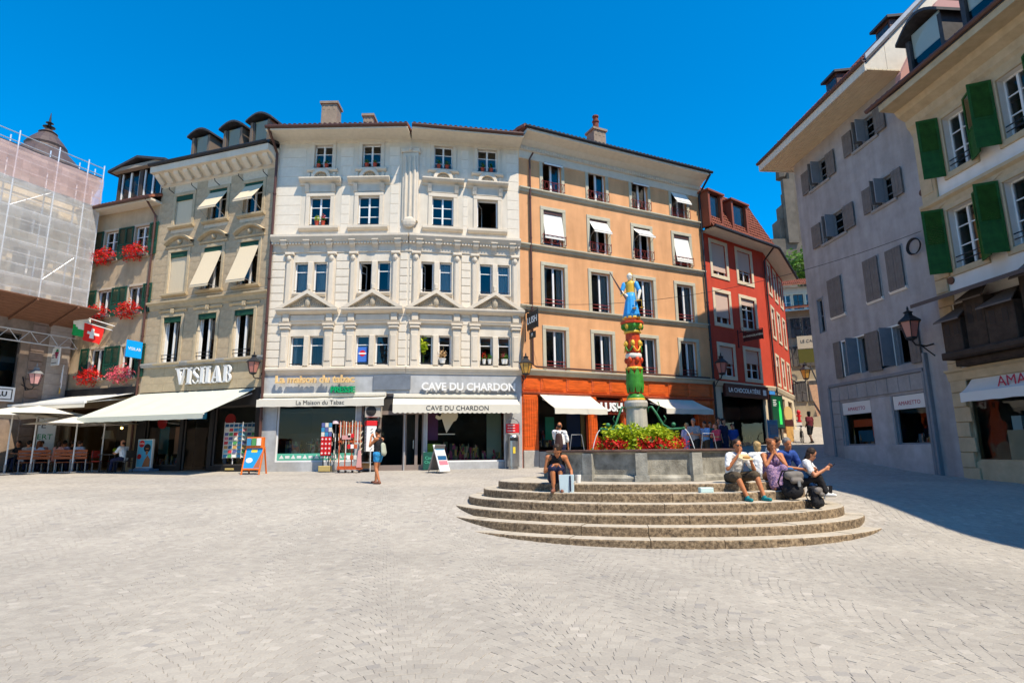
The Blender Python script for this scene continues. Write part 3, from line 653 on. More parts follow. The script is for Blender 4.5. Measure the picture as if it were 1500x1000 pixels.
    def tym():
        mb = MB(); z = H2+1.2; e = hw+.3
        mb.ball((0, -.1, z+.24), (.13, .1, .2), 8, 6); mb.ball((0, -.13, z+.4), (.07, .06, .08), 8, 5)
        for s in (-1, 1):
            for k in range(9):
                f = k/9; x = s*(.18+f*(e-.28)); hh = (1-f)*.42+.07
                mb.tube([(x+.08*math.cos(q*.9)*(1-f*.5)*s, -.07-.03*math.sin(q), z+.06+hh*.42+hh*.36*math.sin(q*.9)) for q in range(7)], .032, 5)
        return mb.mesh('tympanum_carving', M_carve)
    put('tympanum_carving', shared(('tym', round(hw, 2)), tym), wb, F.M @ T(um, 0, Z2[0]))
# shop fronts: fascia, glazed openings, door
def shop_open(F, x0, x1, y0, y1, **k): return F.rect(x0, x1, y0, y1)
tb = FW1.rect(404, 521, 592, 676)       # tobacco shop window
OPEN.setdefault(id(FW1), []).append((tb[0], tb[1], tb[2], zl-1.0))
dr = FW1.uv(527, 640)[0], 0
dL = (FW1.uv(528, 650)[0], FW1.uv(560, 650)[0]); OPEN[id(FW1)].append((dL[0], -0.02, .96, zl-1.05))
dR = (0.02, FW2.uv(620, 650)[0]); OPEN.setdefault(id(FW2), []).append((dR[0], dR[1], .96, zl-1.05))
cv = FW2.rect(624, 741, 600, 676); OPEN[id(FW2)].append((cv[0], cv[1], cv[2], zl-1.0))
wall(wh, FW1, uW, 0, zl, zc+4.6, M_white, .24, 5, sides=True); wall(wh, FW2, 0, uO, zl, zc+4.6, M_white, .24, 5)
wall(wh, FW1, uW, 0, zb, zl, M_shop, .2, 5, name='shop_wall'); wall(wh, FW2, 0, uO, zb, zl, M_shop, .2, 5, name='shop_wall')
zs_ = [zb, zl, Z3[0]-.5, zc, Z5[0]-.5, zc+4.6]
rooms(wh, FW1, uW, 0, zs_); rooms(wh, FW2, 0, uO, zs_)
for F, u0, u1 in ((FW1, uW, 0), (FW2, 0, uO)):
    cornice(wh, F, u0, u1, zl, [(0, -.22), (.04, -.22), (.06, -.14), (.1, -.08), (.14, -.02), (.14, .06), (0, .12)], M_trim, 'shop_cornice')
    cornice(wh, F, u0, u1, zc, [(0, -.72), (.05, -.72), (.07, -.5), (.1, -.38), (.24, -.22), (.33, -.08), (.33, .02), (0, .1)], M_trim, 'cornice', dentil=(.13, .075, .08, .2, -.38, -.28))
    n = 6 if F is FW1 else 6; mbk = shared('bracket', lambda: MB().prof(-.12, .12, [(0, -.72), (.07, -.66), (.11, -.54), (.22, -.42), (.27, -.24), (0, -.24)]).bbox(-.15, .15, -.29, 0, -.26, -.2, .01).mesh('bracket', M_trim))
    for i in range(n): put('bracket', mbk, wh, F.M @ T(u0+(u1-u0)*(i+.55)/n, 0, zc))
    ex = [(p, q, zl, zc) for p, q in piers[id(F)]]
    ashlar(wh, F, u0+.03, u1-.03, zl+.14, zc-.78, .345, M_whiteblock, None, .03, .03, extra=ex, bev=.012)
    ex2 = [(u-.85*w_-.1, u+.85*w_+.1, z-.3, zc+5) for F_, u, z, w_ in tops if F_ is F]+[(u-.9, u+.9, zc, z-.1) for F_, u, z, w_ in tops if F_ is F]+[(-.5 if F is FW1 else -.1, .1 if F is FW1 else .5, zc, zc+5)]
    ashlar(wh, F, u0+.03, u1-.03, zc+.12, zc+4.25, .46, M_whiteblock, None, .014, .012, extra=ex2, margin=.18, bev=.004)
ze = zof(FW1, 480, 186, 1.0); zsw = min(-.2, zof(FW1, 520, 203)-ze); print('ze', ze, zsw)
for F, u0, u1 in ((FW1, uW-.25, 0), (FW2, 0, uO+.05)):
    cornice(wh, F, u0, u1, ze, [(0, zsw), (.05, zsw+.02), (.1, zsw*.6), (.4, zsw*.5), (.9, zsw*.42), (.98, zsw*.4), (.98, -.02), (0, .02)], M_soffit, 'eaves_cornice', dentil=(.11, .055, .02, .09, zsw+.04, zsw*.62))
    gutter(wh, F, u0, u1, ze+.05, .94); roof(wh, F, u0, u1, ze+.06, .96, 7, 1.9, M_tile2); roof_edge(wh, F, u0, u1, ze+.2, .86, M_brown, .26)
# tall fluted pilaster at the bend
A = FW1.at(0, 0, 0); zt0, zt1 = zof(FW1, 590, 333), zof(FW1, 590, 222)
mb = MB(); mb.bbox(-.36, .36, -.1, .1, zt0+.25, zt1-.1, .03)
for x in (-.2, 0, .2): mb.tube([(x, -.11, zt0+.3), (x, -.11, zt1-.3)], .06, 6)
mb.ball((0, -.12, zt0+.2), (.3, .1, .26), 10, 6); mb.bbox(-.42, .42, -.14, .1, zt1-.1, zt1+.1, .03); mb.ball((0, -.13, zt1+.02), .1, 8, 5)
part('pilaster', mb, M_trim, wh, A)
pipe(wh, FW1, [(uW-.1, 1.0, ze-.02), (uW-.02, .16, ze-.75), (uW+.03, .13, zl+.1), (uW+.1, .13, 1.0)], .06)
# chimneys
def chimney(b, F, px, py0, py1, wpx, back, m, caps=0, name='chimney'):
    u, z1 = F.uv(px, py0, -back); u1 = F.uv(px+wpx/2, py0, -back)[0]; u0 = F.uv(px-wpx/2, py0, -back)[0]; z0 = F.uv(px, py1, -back)[1]-.8; h = (u1-u0)/2; mb = MB()
    mb.bbox(u-h, u+h, back-.35, back+.35, z0, z1-.12, .01); mb.box(u-h-.07, u+h+.07, back-.42, back+.42, z1-.12, z1)
    for k in range(3): mb.box(u-h+(k+.25)*2*h/3, u-h+(k+.7)*2*h/3, back-.36, back-.34, z1-.42, z1-.2)
    c = part(name, mb, m, b, F.M)
    if caps:
        mb = MB().lathe([(.17, 0), (.2, .05), (.16, .1), (.15, .5), (.19, .53), (.19, .6), (.13, .62), (.13, .8), (.17, .82), (.17, .9)], 10, (u, back, z1)); part('chimney_pot', mb, M_tile, c, F.M)
    return c
M_chim = mat('chimney_render', (.26, .20, .15), .9, .15, 4, .3, 40)
chimney(wh, FW1, 486, 155, 182, 22, 2.2, M_chim); chimney(wh, FW1, 542, 173, 182, 14, 2.6, M_chim)
# facade shop interior: display shelves seen through the glass
def shop_window(b, F, r, fm, bars=1, name='shop_window', dep=.14, glass=None):
    u0, u1, z0, z1 = r; mb = MB(); f = .06
    mb.box(u0, u0+f, dep-.05, dep+.02, z0, z1); mb.box(u1-f, u1, dep-.05, dep+.02, z0, z1); mb.box(u0+f, u1-f, dep-.05, dep+.02, z0, z0+f); mb.box(u0+f, u1-f, dep-.05, dep+.02, z1-f, z1)
    o = part(name, mb, fm, b, F.M); n = bars
    for i in range(n):
        a, c = u0+f+(u1-u0-2*f)*i/n, u0+f+(u1-u0-2*f)*(i+1)/n
        part('pane', MB().quad((a+.003, dep-.01, z0+f), (c-.003, dep-.01, z0+f), (c-.003, dep-.01, z1-f), (a+.003, dep-.01, z1-f)), glass or SHOPGLASS, o, F.M)
    return o
M_mint = mat('mint_paint', (.10, .42, .30), .6); M_white2 = mat('display_white', (.7, .7, .68), .7)
M_goods = print_mat('display_goods', [(.05, .04, .04), (.3, .05, .04), (.5, .35, .1), (.08, .12, .2), (.35, .3, .25), (.1, .2, .12), (.03, .03, .03)], (7, 7, 5))
def goods(b, F, u0, u1, z0, n, hmax, dep=(.35, .9), m=None):
    o = MB()
    for i in range(n):
        x = random.uniform(u0, u1); y = random.uniform(*dep); w_ = random.uniform(.04, .13); h = random.uniform(.2, 1)*hmax
        if random.random() < .5: o.box(x-w_, x+w_, y-w_*.6, y+w_*.6, z0, z0+h)
        else: o.lathe([(w_*.6, 0), (w_*.7, h*.5), (w_*.3, h*.75), (w_*.25, h)], 7, (x, y, z0))
    part('display_goods', o, m or M_goods, b, F.M, kind='stuff')
o = shop_window(wh, FW1, (tb[0], tb[1], tb[2], zl-1.0), M_frame, 1)
mb = MB().box(tb[0]+.05, tb[1]-.05, .2, 1.0, tb[2]-.05, tb[2]+.1); part('display_shelf', mb, M_mint, o, FW1.M)
mb = MB().box(tb[0]+.1, tb[1]-.1, .3, .34, tb[2]+2.0, tb[2]+2.04); mb.box(tb[0]+.1, tb[1]-.1, 1.25, 1.3, tb[2], tb[2]+1.2); part('display_rail', mb, M_inside, o, FW1.M)
part('display_strip', MB().box(tb[0]+.06, tb[1]-.06, .115, .128, tb[2]+.07, tb[2]+.34), M_mint, o, FW1.M)
mb = MB()
for i in range(13):
    x = tb[0]+.25+i*(tb[1]-tb[0]-.4)/12
    (mb.box(x-.09, x+.09, .105, .113, tb[2]+.14, tb[2]+.25) if i % 2 else mb.slab([(x-.1, .113, tb[2]+.13), (x+.1, .113, tb[2]+.13), (x, .113, tb[2]+.29)], (0, -.006, 0)))
part('window_lettering', mb, M_white2, o, FW1.M)
goods(o, FW1, tb[0]+.2, tb[1]-.2, tb[2]+.1, 34, .9)
o = shop_window(wh, FW2, (cv[0], cv[1], cv[2], zl-1.0), M_frame, 1)
mb = MB().box(cv[0]+.05, cv[1]-.05, .2, 1.0, cv[2]-.05, cv[2]+.1); part('display_shelf', mb, mat('dark_red_cloth', (.25, .02, .04), .8), o, FW2.M)
goods(o, FW2, cv[0]+.7, cv[1]-.2, cv[2]+.1, 44, .75, m=print_mat('bottles', [(.3, .02, .05), (.5, .3, .05), (.02, .03, .02), (.35, .05, .12), (.1, .12, .05), (.45, .35, .2)], (9, 9, 4)))
mb = MB().box(cv[0]+.07, cv[0]+.5, .2, .25, cv[2]+.9, zl-1.1); part('display_panel', mb, mat('plum_panel', (.22, .06, .14), .7), o, FW2.M)
mb = MB().box(cv[0]+.07, cv[0]+.62, .2, .25, cv[2]+.2, cv[2]+.75); part('display_card', mb, mat('lime_card', (.42, .52, .05), .7), o, FW2.M)
mb = MB().box(cv[1]-.75, cv[1]-.12, .5, .55, cv[2]+.1, zl-1.1); part('display_panel', mb, mat('sage_panel', (.24, .30, .22), .7), o, FW2.M)
# cut-out figure of a vine leaf and glass hanging in the window
mb = MB(); q = [(0, 0), (.18, .3), (.3, .5), (.42, .56), (.5, .72), (.48, .95), (.4, 1.1), (.2, 1.14), (-.1, 1.12), (-.2, .9), (-.28, .72), (-.46, .8), (-.5, .68), (-.36, .58), (-.2, .62), (-.12, .35)]
mb.slab([(cv[0]+.85+x*.95, .1, cv[2]+1.18+z*.95) for x, z in q][::-1], (0, -.012, 0)); mb.box(cv[0]+.5, cv[0]+1.2, .09, .1, cv[2]+1.12, cv[2]+1.16); part('window_cutout', mb, mat('cream_cutout', (.62, .55, .40), .7), o, FW2.M)
# door bay between the shops
for F, (a, c) in ((FW1, (dL[0], -.02)), (FW2, (.02, dR[1]))):
    mb = MB(); n = 1; z0, z1 = .96, zl-1.05
    zt = z0+2.3
    xs_ = [a, a+(c-a)*.42, c] if F is FW1 else [a, a+(c-a)*.62, c]
    for x in xs_: mb.box(max(a, x-.06), min(c, x+.06), .06, .16, z0, z1)
    mb.box(a, c, .07, .15, zt, zt+.16); mb.box(a, c, .07, .15, z0, z0+.25); mb.box(a, c, .07, .15, z1-.1, z1)
    d = part('door', mb, mat('brown_grey_paint', (.24, .19, .165), .6), wh, F.M)
    for x0, x1 in zip(xs_[:-1], xs_[1:]):
        part('pane', MB().quad((x0+.062, .11, z0+.26), (x1-.062, .11, z0+.26), (x1-.062, .11, zt-.002), (x0+.062, .11, zt-.002)), SHOPGLASS, d, F.M)
        part('transom_panel', MB().box(x0+.062, x1-.062, .1, .13, zt+.162, z1-.102), M_inside, d, F.M)
    part('handle', MB().tube([(xs_[1]-.12, .03, z0+.9), (xs_[1]-.12, .03, z0+1.25)], .015, 6), M_steel, d, F.M)
# ---- its signs, awnings, small things
M_goldl = mat('gold_letters', (.80, .52, .22), .4, metal=.2); M_greenl = mat('green_letters', (.0, .30, .10), .5)
u, z = FW1.uv(462, 556, .12); t = thing('shop_sign', 'raised golden lettering of the tobacco shop on the marble fascia', 'sign', F=FW1.at(u, .12, z))
text('La maison du tabac', .42, M_goldl, t, WM[t] @ T(0, -.08, 0), .05, off=.012, sx=1.02)
u, z = FW1.uv(503, 571, .12); t = thing('shop_sign', 'small green raised letters below the golden tobacco shop lettering', 'sign', F=FW1.at(u, .12, z)); text('PRESSE', .32, M_greenl, t, WM[t] @ T(0, -.08, 0), .05, off=.012, sx=1.05)
u, z = FW2.uv(687, 567, .12); t = thing('shop_sign', 'raised white capital lettering of the wine shop on the marble fascia', 'sign', F=FW2.at(u, .12, z)); text('CAVE DU CHARDON', .44, M_frame, t, WM[t] @ T(0, -.06, 0), .05, off=.014, sx=.95)
za = zof(FW1, 480, 580, .15)
awning('narrow cream awning with a printed valance over the tobacco shop window', FW1, FW1.uv(383, 580)[0], FW1.uv(566, 580)[0], za, .42, zof(FW1, 480, 584, .42), M_canvas, .3, words='La Maison du Tabac', tsize=.25)
awning('cream awning with a scalloped printed valance over the wine shop window', FW2, FW2.uv(576, 590)[0], FW2.uv(757, 590)[0], zof(FW2, 660, 582, .1), .8, zof(FW2, 660, 592, .8), M_canvas, .32, scallop=True, words='CAVE DU CHARDON', tsize=.27)
# blank dark panel on the fascia
mb = MB().bbox(-.78, .78, -.05, 0, 0, .62, .01); u, z = FW1.uv(574, 571); solo('fascia_panel', mb, mat('blue_grey_panel', (.16, .18, .21), .4, .15, 3), 'blank blue grey panel screwed to the marble fascia between two shop signs', 'panel', FW1.at(u, .01, z))
# air conditioner
u, z = FW1.uv(546, 611, .3); t = thing('air_conditioner', 'beige air conditioning unit hung over the shop door', 'air conditioner', F=FW1.at(u, 0, z))
part('casing', MB().bbox(-.32, .32, -.34, -.04, 0, .52, .02), mat('aircon_beige', (.45, .40, .33), .6), t)
mb = MB()
for r_ in (.06, .11, .16, .2): mb.tube([(-.06+r_*math.cos(k*math.pi/8), -.355, .26+r_*math.sin(k*math.pi/8)) for k in range(17)], .008, 4)
part('fan_grille', mb, M_dark, t); part('fan_recess', MB().lathe([(.21, 0), (.21, .005)], 20).mesh and MB().tube([(-.06, -.342, .26), (-.06, -.346, .26)], .21, 20), M_inside, t)
part('bracket', MB().box(-.25, -.2, -.3, .02, -.05, 0).box(.2, .25, -.3, .02, -.05, 0), M_zinc, t)
# pots of geraniums and plants on the sills
def pot(F, u, z, label, col, leaf=M_green_leaf, fl=None, h=.3, w_=.09, group=None, out=.02):
    t = thing('flower_pot', label, 'flower pot', F=F.at(u, out, z), group=group)
    part('pot', MB().lathe([(w_*.7, 0), (w_, .17), (w_*1.1, .17), (w_*1.1, .2)], 10), col, t); leafcloud(t, 'leaves', (0, 0, .2+h*.4), (w_*1.3, w_*1.2, h*.5), 40, .05, leaf)
    if fl: leafcloud(t, 'blossom', (0, -.03, .22+h*.5), (w_*1.4, w_*1.3, h*.5), 40, .035, fl)
M_terra = mat('terracotta', (.42, .06, .03), .8); M_wpot = mat('white_pot', (.75, .74, .7), .6)
for (F, u, z, w_), wn in zip(tops, ('beside the downpipe', 'under the small chimney', 'beside the tall pilaster', 'next to the orange house')):
    for s in (-.22, .18): pot(F, u+s*w_*1.1, z+.03, 'red pot on the top sill %s, nearer the %s house' % (wn, 'sandstone' if s < 0 else 'orange'), M_terra, h=.2 if F is FW1 else .3, group='red pots on the top sills of the white house')
u, z = FW1.uv(464, 331); pot(FW1, u, z, 'pot with yellow green plant on the sill below a fanlight hood', M_terra, M_lime_leaf, h=.35); u, z = FW1.uv(473, 331); pot(FW1, u, z, 'pot of pink blossom beside the yellow green plant under a fanlight hood', M_terra, M_green_leaf, M_pinkfl, h=.3)
M_dry = leaf_mat('dry_flowers', (.5, .3, .12), (.7, .5, .3)); u, z = FW2.uv(648, 533, .05); pot(FW2, u, z+.03, 'white bowl of dry cream flowers on a pedimented window sill', M_wpot, M_dry, M_dry, .4, .14, out=.06)
u, z = FW2.uv(620, 531); t = thing('house_plant', 'tall lime green plant standing in an open pedimented window', 'plant', F=FW2.at(u, -.12, z)); part('stem', MB().tube([(0, 0, 0), (.03, 0, .9)], .012, 5), M_green_leaf, t); leafcloud(t, 'leaves', (.03, 0, .75), (.13, .08, .45), 60, .09, M_lime_leaf)
for px, fl, tx in ((709, M_redfl, 'red and yellow'), (717, M_terra, 'low red'), (737, M_pinkfl, 'pink'), (741, None, 'leafy green')):
    u, z = FW2.uv(px, 534); pot(FW2, u, z+.03, 'small white trough with %s plant under the last pediment' % tx, M_wpot, M_green_leaf, fl if fl and fl.name.startswith('petals') else None, .28, .08)
# blue poster behind a window
u, z = FW1.uv(531, 519, -.13); mb = MB().box(-.2, .2, -.01, 0, -.32, .32); t = thing('window_poster', 'blue poster with a red and white roundel stuck behind a dark pane', 'poster', F=FW1.at(u, -.13, z)); part('sheet', mb, mat('poster_blue', (.05, .16, .55), .6), t)
part('roundel', MB().tube([(0, -.012, .05), (0, -.018, .05)], .13, 14), M_blk, t); part('roundel_bar', MB().box(-.16, .16, -.024, -.019, .01, .07), M_whitep, t)
# ================================================================ orange house
oh = thing('orange_house', 'orange plastered house with pale stone window frames above a cherry wood shop front', 'building', F=FO.M @ T(LO/2, 0, .9))
zo = [zof(FO, 900, y, .15) for y in (549, 461, 378, 302)]
zo = [np.mean([zof(FO, a, b, .15) for a, b in q]) for q in (((766, 541), (1041, 557)), ((761, 445), (1033, 476)), ((763, 355), (1026, 397)), ((760, 272), (1018, 325)))]
zo = [float(z) for z in zo]
rows = [[(795, 834, 477, 543), (866, 900, 484, 546), (935, 967, 491, 550), (994, 1027, 497, 554)], [(793, 832, 386, 450), (863, 898, 395, 458), (928, 961, 405, 466), (988, 1021, 414, 474)], [(792, 828, 306, 360), (861, 894, 318, 372), (924, 956, 329, 381), (983, 1014, 341, 392)], [(790, 826, 233, 281), (857, 891, 247, 296), (921, 951, 262, 310), (979, 1008, 277, 322)]]
sw = .17; ucs = [np.mean([FO.uv((r[i][0]+r[i][1])/2, (r[i][2]+r[i][3])/2)[0] for r in rows]) for i in range(4)]
for k, row in enumerate(rows):
    rr = [FO.rect(*q) for q in row]; z0 = np.mean([r[2] for r in rr]); z1 = np.mean([r[3] for r in rr])-sw; ww = np.mean([r[1]-r[0] for r in rr])-2*sw
    for i in range(4):
        uc = float(ucs[i]); bl = None; cu = None; op = None; ra = ('plain', M_rust) if k < 2 else ('ornate', M_rust)
        if k == 2: bl = ('awn', (.78, .42, .30, .84)[i], (.16, .42, .45, .18)[i], M_brown, M_blind)
        if k == 3: bl = (('awn', .5, .42, M_brown, M_blind) if i == 3 else ('awn', .12, .2, M_brown, M_blind) if i in (0, 2) else None)
        if k < 2: cu = 'B' if (i+k) % 2 else 'R'
        if k == 3 and i in (0, 1): op = 0
        if k == 2 and i > 0: op = 1
        win(oh, FO, uc-ww/2, uc+ww/2, float(z0)+.03, float(z1), .22, 2, (), M_frame, (sw, .05, M_otrim), None, cu, op, ra, bl, fw=.06)
zoe = float(np.mean([zof(FO, 760, 184, 1.0), zof(FO, 1031, 251, 1.0)]))
OPEN[id(FO)] += []
sh1 = FO.rect(793, 862, 583, 660); zpl = zof(FO, 800, 661)
ops_shop = [(FO.uv(789, 640)[0], FO.uv(863, 640)[0], zpl, zo[0]-1.05), (FO.uv(876, 640)[0], FO.uv(912, 640)[0], 1.05, zo[0]-1.05), (FO.uv(946, 640)[0], FO.uv(1022, 640)[0], 1.1, zo[0]-1.05)]
OPEN[id(FO)] += ops_shop
wall(oh, FO, 0, LO, zo[0], zoe, M_orange, .22, 6); wall(oh, FO, 0, LO, .75, zo[0], M_wood, .2, 6, name='shop_front')
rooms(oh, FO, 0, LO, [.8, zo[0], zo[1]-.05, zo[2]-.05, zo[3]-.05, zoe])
for z in zo[1:]: cornice(oh, FO, 0, LO, z, [(0, -.16), (.05, -.14), (.09, -.05), (.16, -.01), (.16, .05), (0, .08)], M_otrim, 'string_course')
cornice(oh, FO, 0, LO, zo[0], [(0, -.2), (.08, -.18), (.14, -.05), (.24, 0), (.24, .06), (0, .1)], M_otrim, 'shop_cornice')
cornice(oh, FO, 0, LO, zoe, [(0, -1.0), (.06, -.98), (.06, -.62), (.14, -.6), (.16, -.42), (.45, -.22), (.92, -.12), (.98, -.1), (.98, .0), (0, .02)], M_soffit, 'eaves_cornice', dentil=(.14, .07, .05, .2, -.6, -.46))
gutter(oh, FO, -.15, LO+.1, zoe+.05, .94, M_dark); roof(oh, FO, -.15, LO+.1, zoe+.06, .96, 7, 2.2, M_tile2); roof_edge(oh, FO, -.15, LO+.1, zoe+.2, .86, M_slate, .3)
chimney(oh, FO, 873, 193, 210, 17, 1.2, M_chim, 1)
upi = FO.uv(778, 380, .1)[0]; pipe(oh, FO, [(upi+.1, .3, zoe-.75), (upi, .12, zoe-1.0), (upi, .12, zo[0]+.25), (upi+.15, .14, zo[0]+.17), (LO-.3, .14, zo[0]+.12)], .045, M_brown)
pipe(oh, FO, [(LO-.05, 1.0, zoe-.05), (LO-.1, .12, zoe-.9), (LO-.02, .12, 1.3)], .06, M_dark)
# cherry wood panelling of the shop front
fr_ = [(765, 790), (790, 826), (828, 863), (865, 890), (891, 916), (918, 946), (948, 975), (977, 1005), (1007, 1040)]
for a, c in fr_:
    u0, u1 = FO.uv(a, 560)[0]+.05, FO.uv(c, 560)[0]-.05; z0, z1 = zo[0]-.86, zo[0]-.26
    mb = MB(); mb.bbox(u0, u1, -.035, 0, z0, z1, .02); mb.bbox(u0+.08, u1-.08, -.05, -.03, z0+.08, z1-.08, .012); part('fascia_panel', mb, M_wood, oh, FO.M)
cornice(oh, FO, 0, LO, zo[0]-.95, [(0, -.08), (.07, -.06), (.1, 0), (.1, .05), (0, .08)], M_woodv, 'fascia_moulding')
for a, c in ((766, 788), (864, 875), (913, 945), (1023, 1042)):
    u0, u1 = FO.uv(a, 640)[0]+.02, FO.uv(c, 640)[0]-.02; mb = MB(); mb.bbox(u0, u1, -.06, 0, zpl+.05, zo[0]-1.06, .02)
    n = max(2, int((u1-u0)/.1))
    for i in range(n): x = u0+(i+.5)*(u1-u0)/n; mb.tube([(x, -.062, zpl+.25), (x, -.062, zo[0]-1.25)], .028, 6)
    part('pilaster', mb, M_wood, oh, FO.M)
    part('plinth', MB().bbox(u0-.02, u1+.02, -.09, 0, .75, zpl+.05, .02), M_plinth, oh, FO.M)
a, c = ops_shop[0][:2]; part('plinth', MB().bbox(a, c, -.04, 0, .75, zpl, .01), M_plinth, oh, FO.M)
M_wframe = mat('dark_cherry_frame', (.12, .02, .01), .4)
for i, r in enumerate(ops_shop):
    o = shop_window(oh, FO, r, M_wframe, 2 if i == 0 else 3 if i == 2 else 1)
    if i != 1:
        goods(o, FO, r[0]+.2, r[1]-.2, r[2]+.2, 22, .8)
        p = MB().box(r[0]+.5, r[0]+.95, .3, .33, r[2]+.5, r[2]+1.5); part('display_poster', p, mat('poster_green', (.02, .28, .17), .6), o, FO.M)
        p = MB().box(r[0]+1.6, r[0]+2.3, .3, .33, r[2]+.2, r[2]+1.8); part('display_poster', p, mat('poster_navy', (.02, .04, .12), .6), o, FO.M)
        p = MB().box(r[0]+2.33, r[0]+2.6, .3, .33, r[2]+.2, r[2]+1.8); part('display_poster', p, mat('poster_tan', (.40, .27, .12), .6), o, FO.M)
t = thing('shop_sign', 'white block letters between the cherry wood shop awnings', 'sign', F=FO.at(FO.uv(893, 597)[0]-.02, .14, zof(FO, 893, 597))); part('board', MB().box(-.85, .95, -.02, .05, -.32, .32), M_wframe, t); text('LUSH', .52, M_whitep, t, WM[t] @ T(0, -.05, 0), .02, off=.022)
awning('white awning tilted over the first cherry wood shop window', FO, FO.uv(790, 577)[0]-.0, FO.uv(864, 579)[0], zof(FO, 828, 578, .1), 1.35, zof(FO, 850, 598, 1.35), M_canvas, .24, box=False)
awning('white awning half in shade behind the fountain column', FO, FO.uv(948, 584)[0], FO.uv(1003, 586)[0]+.5, zof(FO, 975, 584, .1), 1.35, zof(FO, 985, 598, 1.35), M_canvas, .24, box=False)
# hanging iron sign
def hanging(label, F, u, z, out, w_, h, words, size, m, tm, drop=0, second=None):
    t = thing('hanging_sign', label, 'sign', F=F.at(u, 0, z)); mb = MB()
    mb.tube([(0, -.03, h*.9), (0, -.03, -h*1.1)], .025, 6); mb.tube([(0, -.03, h*.6), (0, -out-w_, h*.6)], .02, 6)
    for s in (.35, .75): mb.tube([(0, -out*s-.12*math.cos(k*.7)*(k/8), h*.75+.12*math.sin(k*.7)*(k/8)) for k in range(12)], .01, 4)
    part('bracket', mb, M_dark, t)
    part('board', MB().bbox(-.03, .03, -out-w_, -out, -h/2, h/2, .015), m, t)
    A = WM[t] @ T(-.035, -out-w_/2, .0) @ Matrix.Rotation(-math.pi/2, 4, 'Z')
    text(words, size, tm, t, A, .004, off=.006)
    mb = MB()
    for y in (-out-.02, -out-w_+.02):
        for k in range(6): mb.ball((0, y, -h/2+h*k/5), .035, 6, 4)
    part('scroll_edge', mb, M_dark, t)
    if second:
        part('small_board', MB().bbox(-.02, .02, -out-w_*.75, -out-w_*.2, -h/2-.42, -h/2-.14, .01), m, t); text(second, .22, tm, t, WM[t] @ T(-.03, -out-w_*.48, -h/2-.28) @ Matrix.Rotation(-math.pi/2, 4, 'Z'), .003)
    return t
hanging('black iron sign board hanging over the join of the white and orange houses', FO, FO.uv(769, 480)[0], zof(FO, 772, 474), .25, 1.0, .75, 'LUSH', .4, M_black, M_whitep, second='M')
def rc(F, tl, br, out=0): a = F.uv(*tl, out); c = F.uv(*br, out); return a[0], c[0], c[1], a[1]
def solve_out(F, wall_px, eave_px):
    zw = F.uv(*wall_px)[1]; best = min(np.arange(.3, 3, .05), key=lambda o: abs(F.uv(*eave_px, o)[1]-zw)); return float(best), zw
# ================================================================ red house
rh = thing('red_house', 'red plastered corner house with tiled mansard roof and a chocolate shop', 'building', F=FR.M @ T(LR/2, 0, 1.4))
rrows = [[(1051.7, 1078, 502, 556), (1090, 1115.5, 509.5, 560)], [(1045, 1071.5, 425, 479), (1083.6, 1109, 434, 486)], [(1039.6, 1066, 353.5, 407.4), (1078, 1102.3, 365.6, 418.4)]]
bl = [[.55, .45], [.78, .2], [.86, .62]]; zr = []
for k, row in enumerate(rrows):
    rr = [FR.rect(*q) for q in row]; z0 = float(np.mean([r[2] for r in rr])); z1 = float(np.mean([r[3] for r in rr])); zr.append((z0, z1)); sw = .2
    for i, r in enumerate(rr): win(rh, FR, r[0]+sw, r[1]-sw, z0+sw, z1-sw, .2, 2, (.35, .68), M_frame, (sw, .04, M_rtrim, 1), None, None, None, None, ('roll', bl[k][i], mat('pink_beige_blind', (.52, .38, .31), .8)))
zrl = float(np.mean([zof(FR, 1050, 560), zof(FR, 1139, 566)]))
zre = float(np.mean([zof(FR, 1038, 330, .9), zof(FR, 1125, 358, .9)])); LR2 = FR2.uv(1161.5, 570)[0]; print('red', LR2, zre, zrl)
op = (FR.uv(1060, 620)[0], FR.uv(1122, 610)[0], 1.3, zof(FR, 1090, 577)); OPEN[id(FR)].append(op)
u2s = [FR2.uv(x, 600)[0] for x in (1149.5, 1153.5, 1157.5)]
for z0, z1 in zr:
    for i, f in enumerate((.2, .5, .8)): u = LR2*f; win(rh, FR2, u-.42, u+.42, z0+.2, z1-.2, .2, 2, (.35, .68), M_frame, (.18, .04, M_rtrim, 1), blind=('roll', (.3, .6, .2)[i], M_frame))
OPEN[id(FR2)].append((LR2*.12, LR2*.42, 2.6, zrl-.5)); OPEN[id(FR2)].append((LR2*.6, LR2*.85, 2.4, zrl-.5))
wall(rh, FR, 0, LR, zrl, zre, M_red, .2, 5); wall(rh, FR, 0, LR, .8, zrl, M_rtrim, .2, 5, name='stone_ground_floor'); wall(rh, FR2, 0, LR2, zrl, zre, M_red, .2, 4, sides=True); wall(rh, FR2, 0, LR2, 1.2, zrl, M_rtrim, .2, 4, name='stone_ground_floor')
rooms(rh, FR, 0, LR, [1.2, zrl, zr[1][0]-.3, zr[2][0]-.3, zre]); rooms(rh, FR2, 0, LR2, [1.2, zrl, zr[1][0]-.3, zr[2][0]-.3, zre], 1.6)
shop_window(rh, FR2, (LR2*.12, LR2*.42, 2.6, zrl-.5), mat('brown_door', (.2, .1, .06), .6)); shop_window(rh, FR2, (LR2*.6, LR2*.85, 2.4, zrl-.5), mat('brown_door', (.2, .1, .06), .6))
for F, l in ((FR, LR), (FR2, LR2)):
    cornice(rh, F, 0, l, zrl, [(0, -.25), (.06, -.22), (.12, -.05), (.12, .02), (0, .05)], M_rtrim, 'string_course')
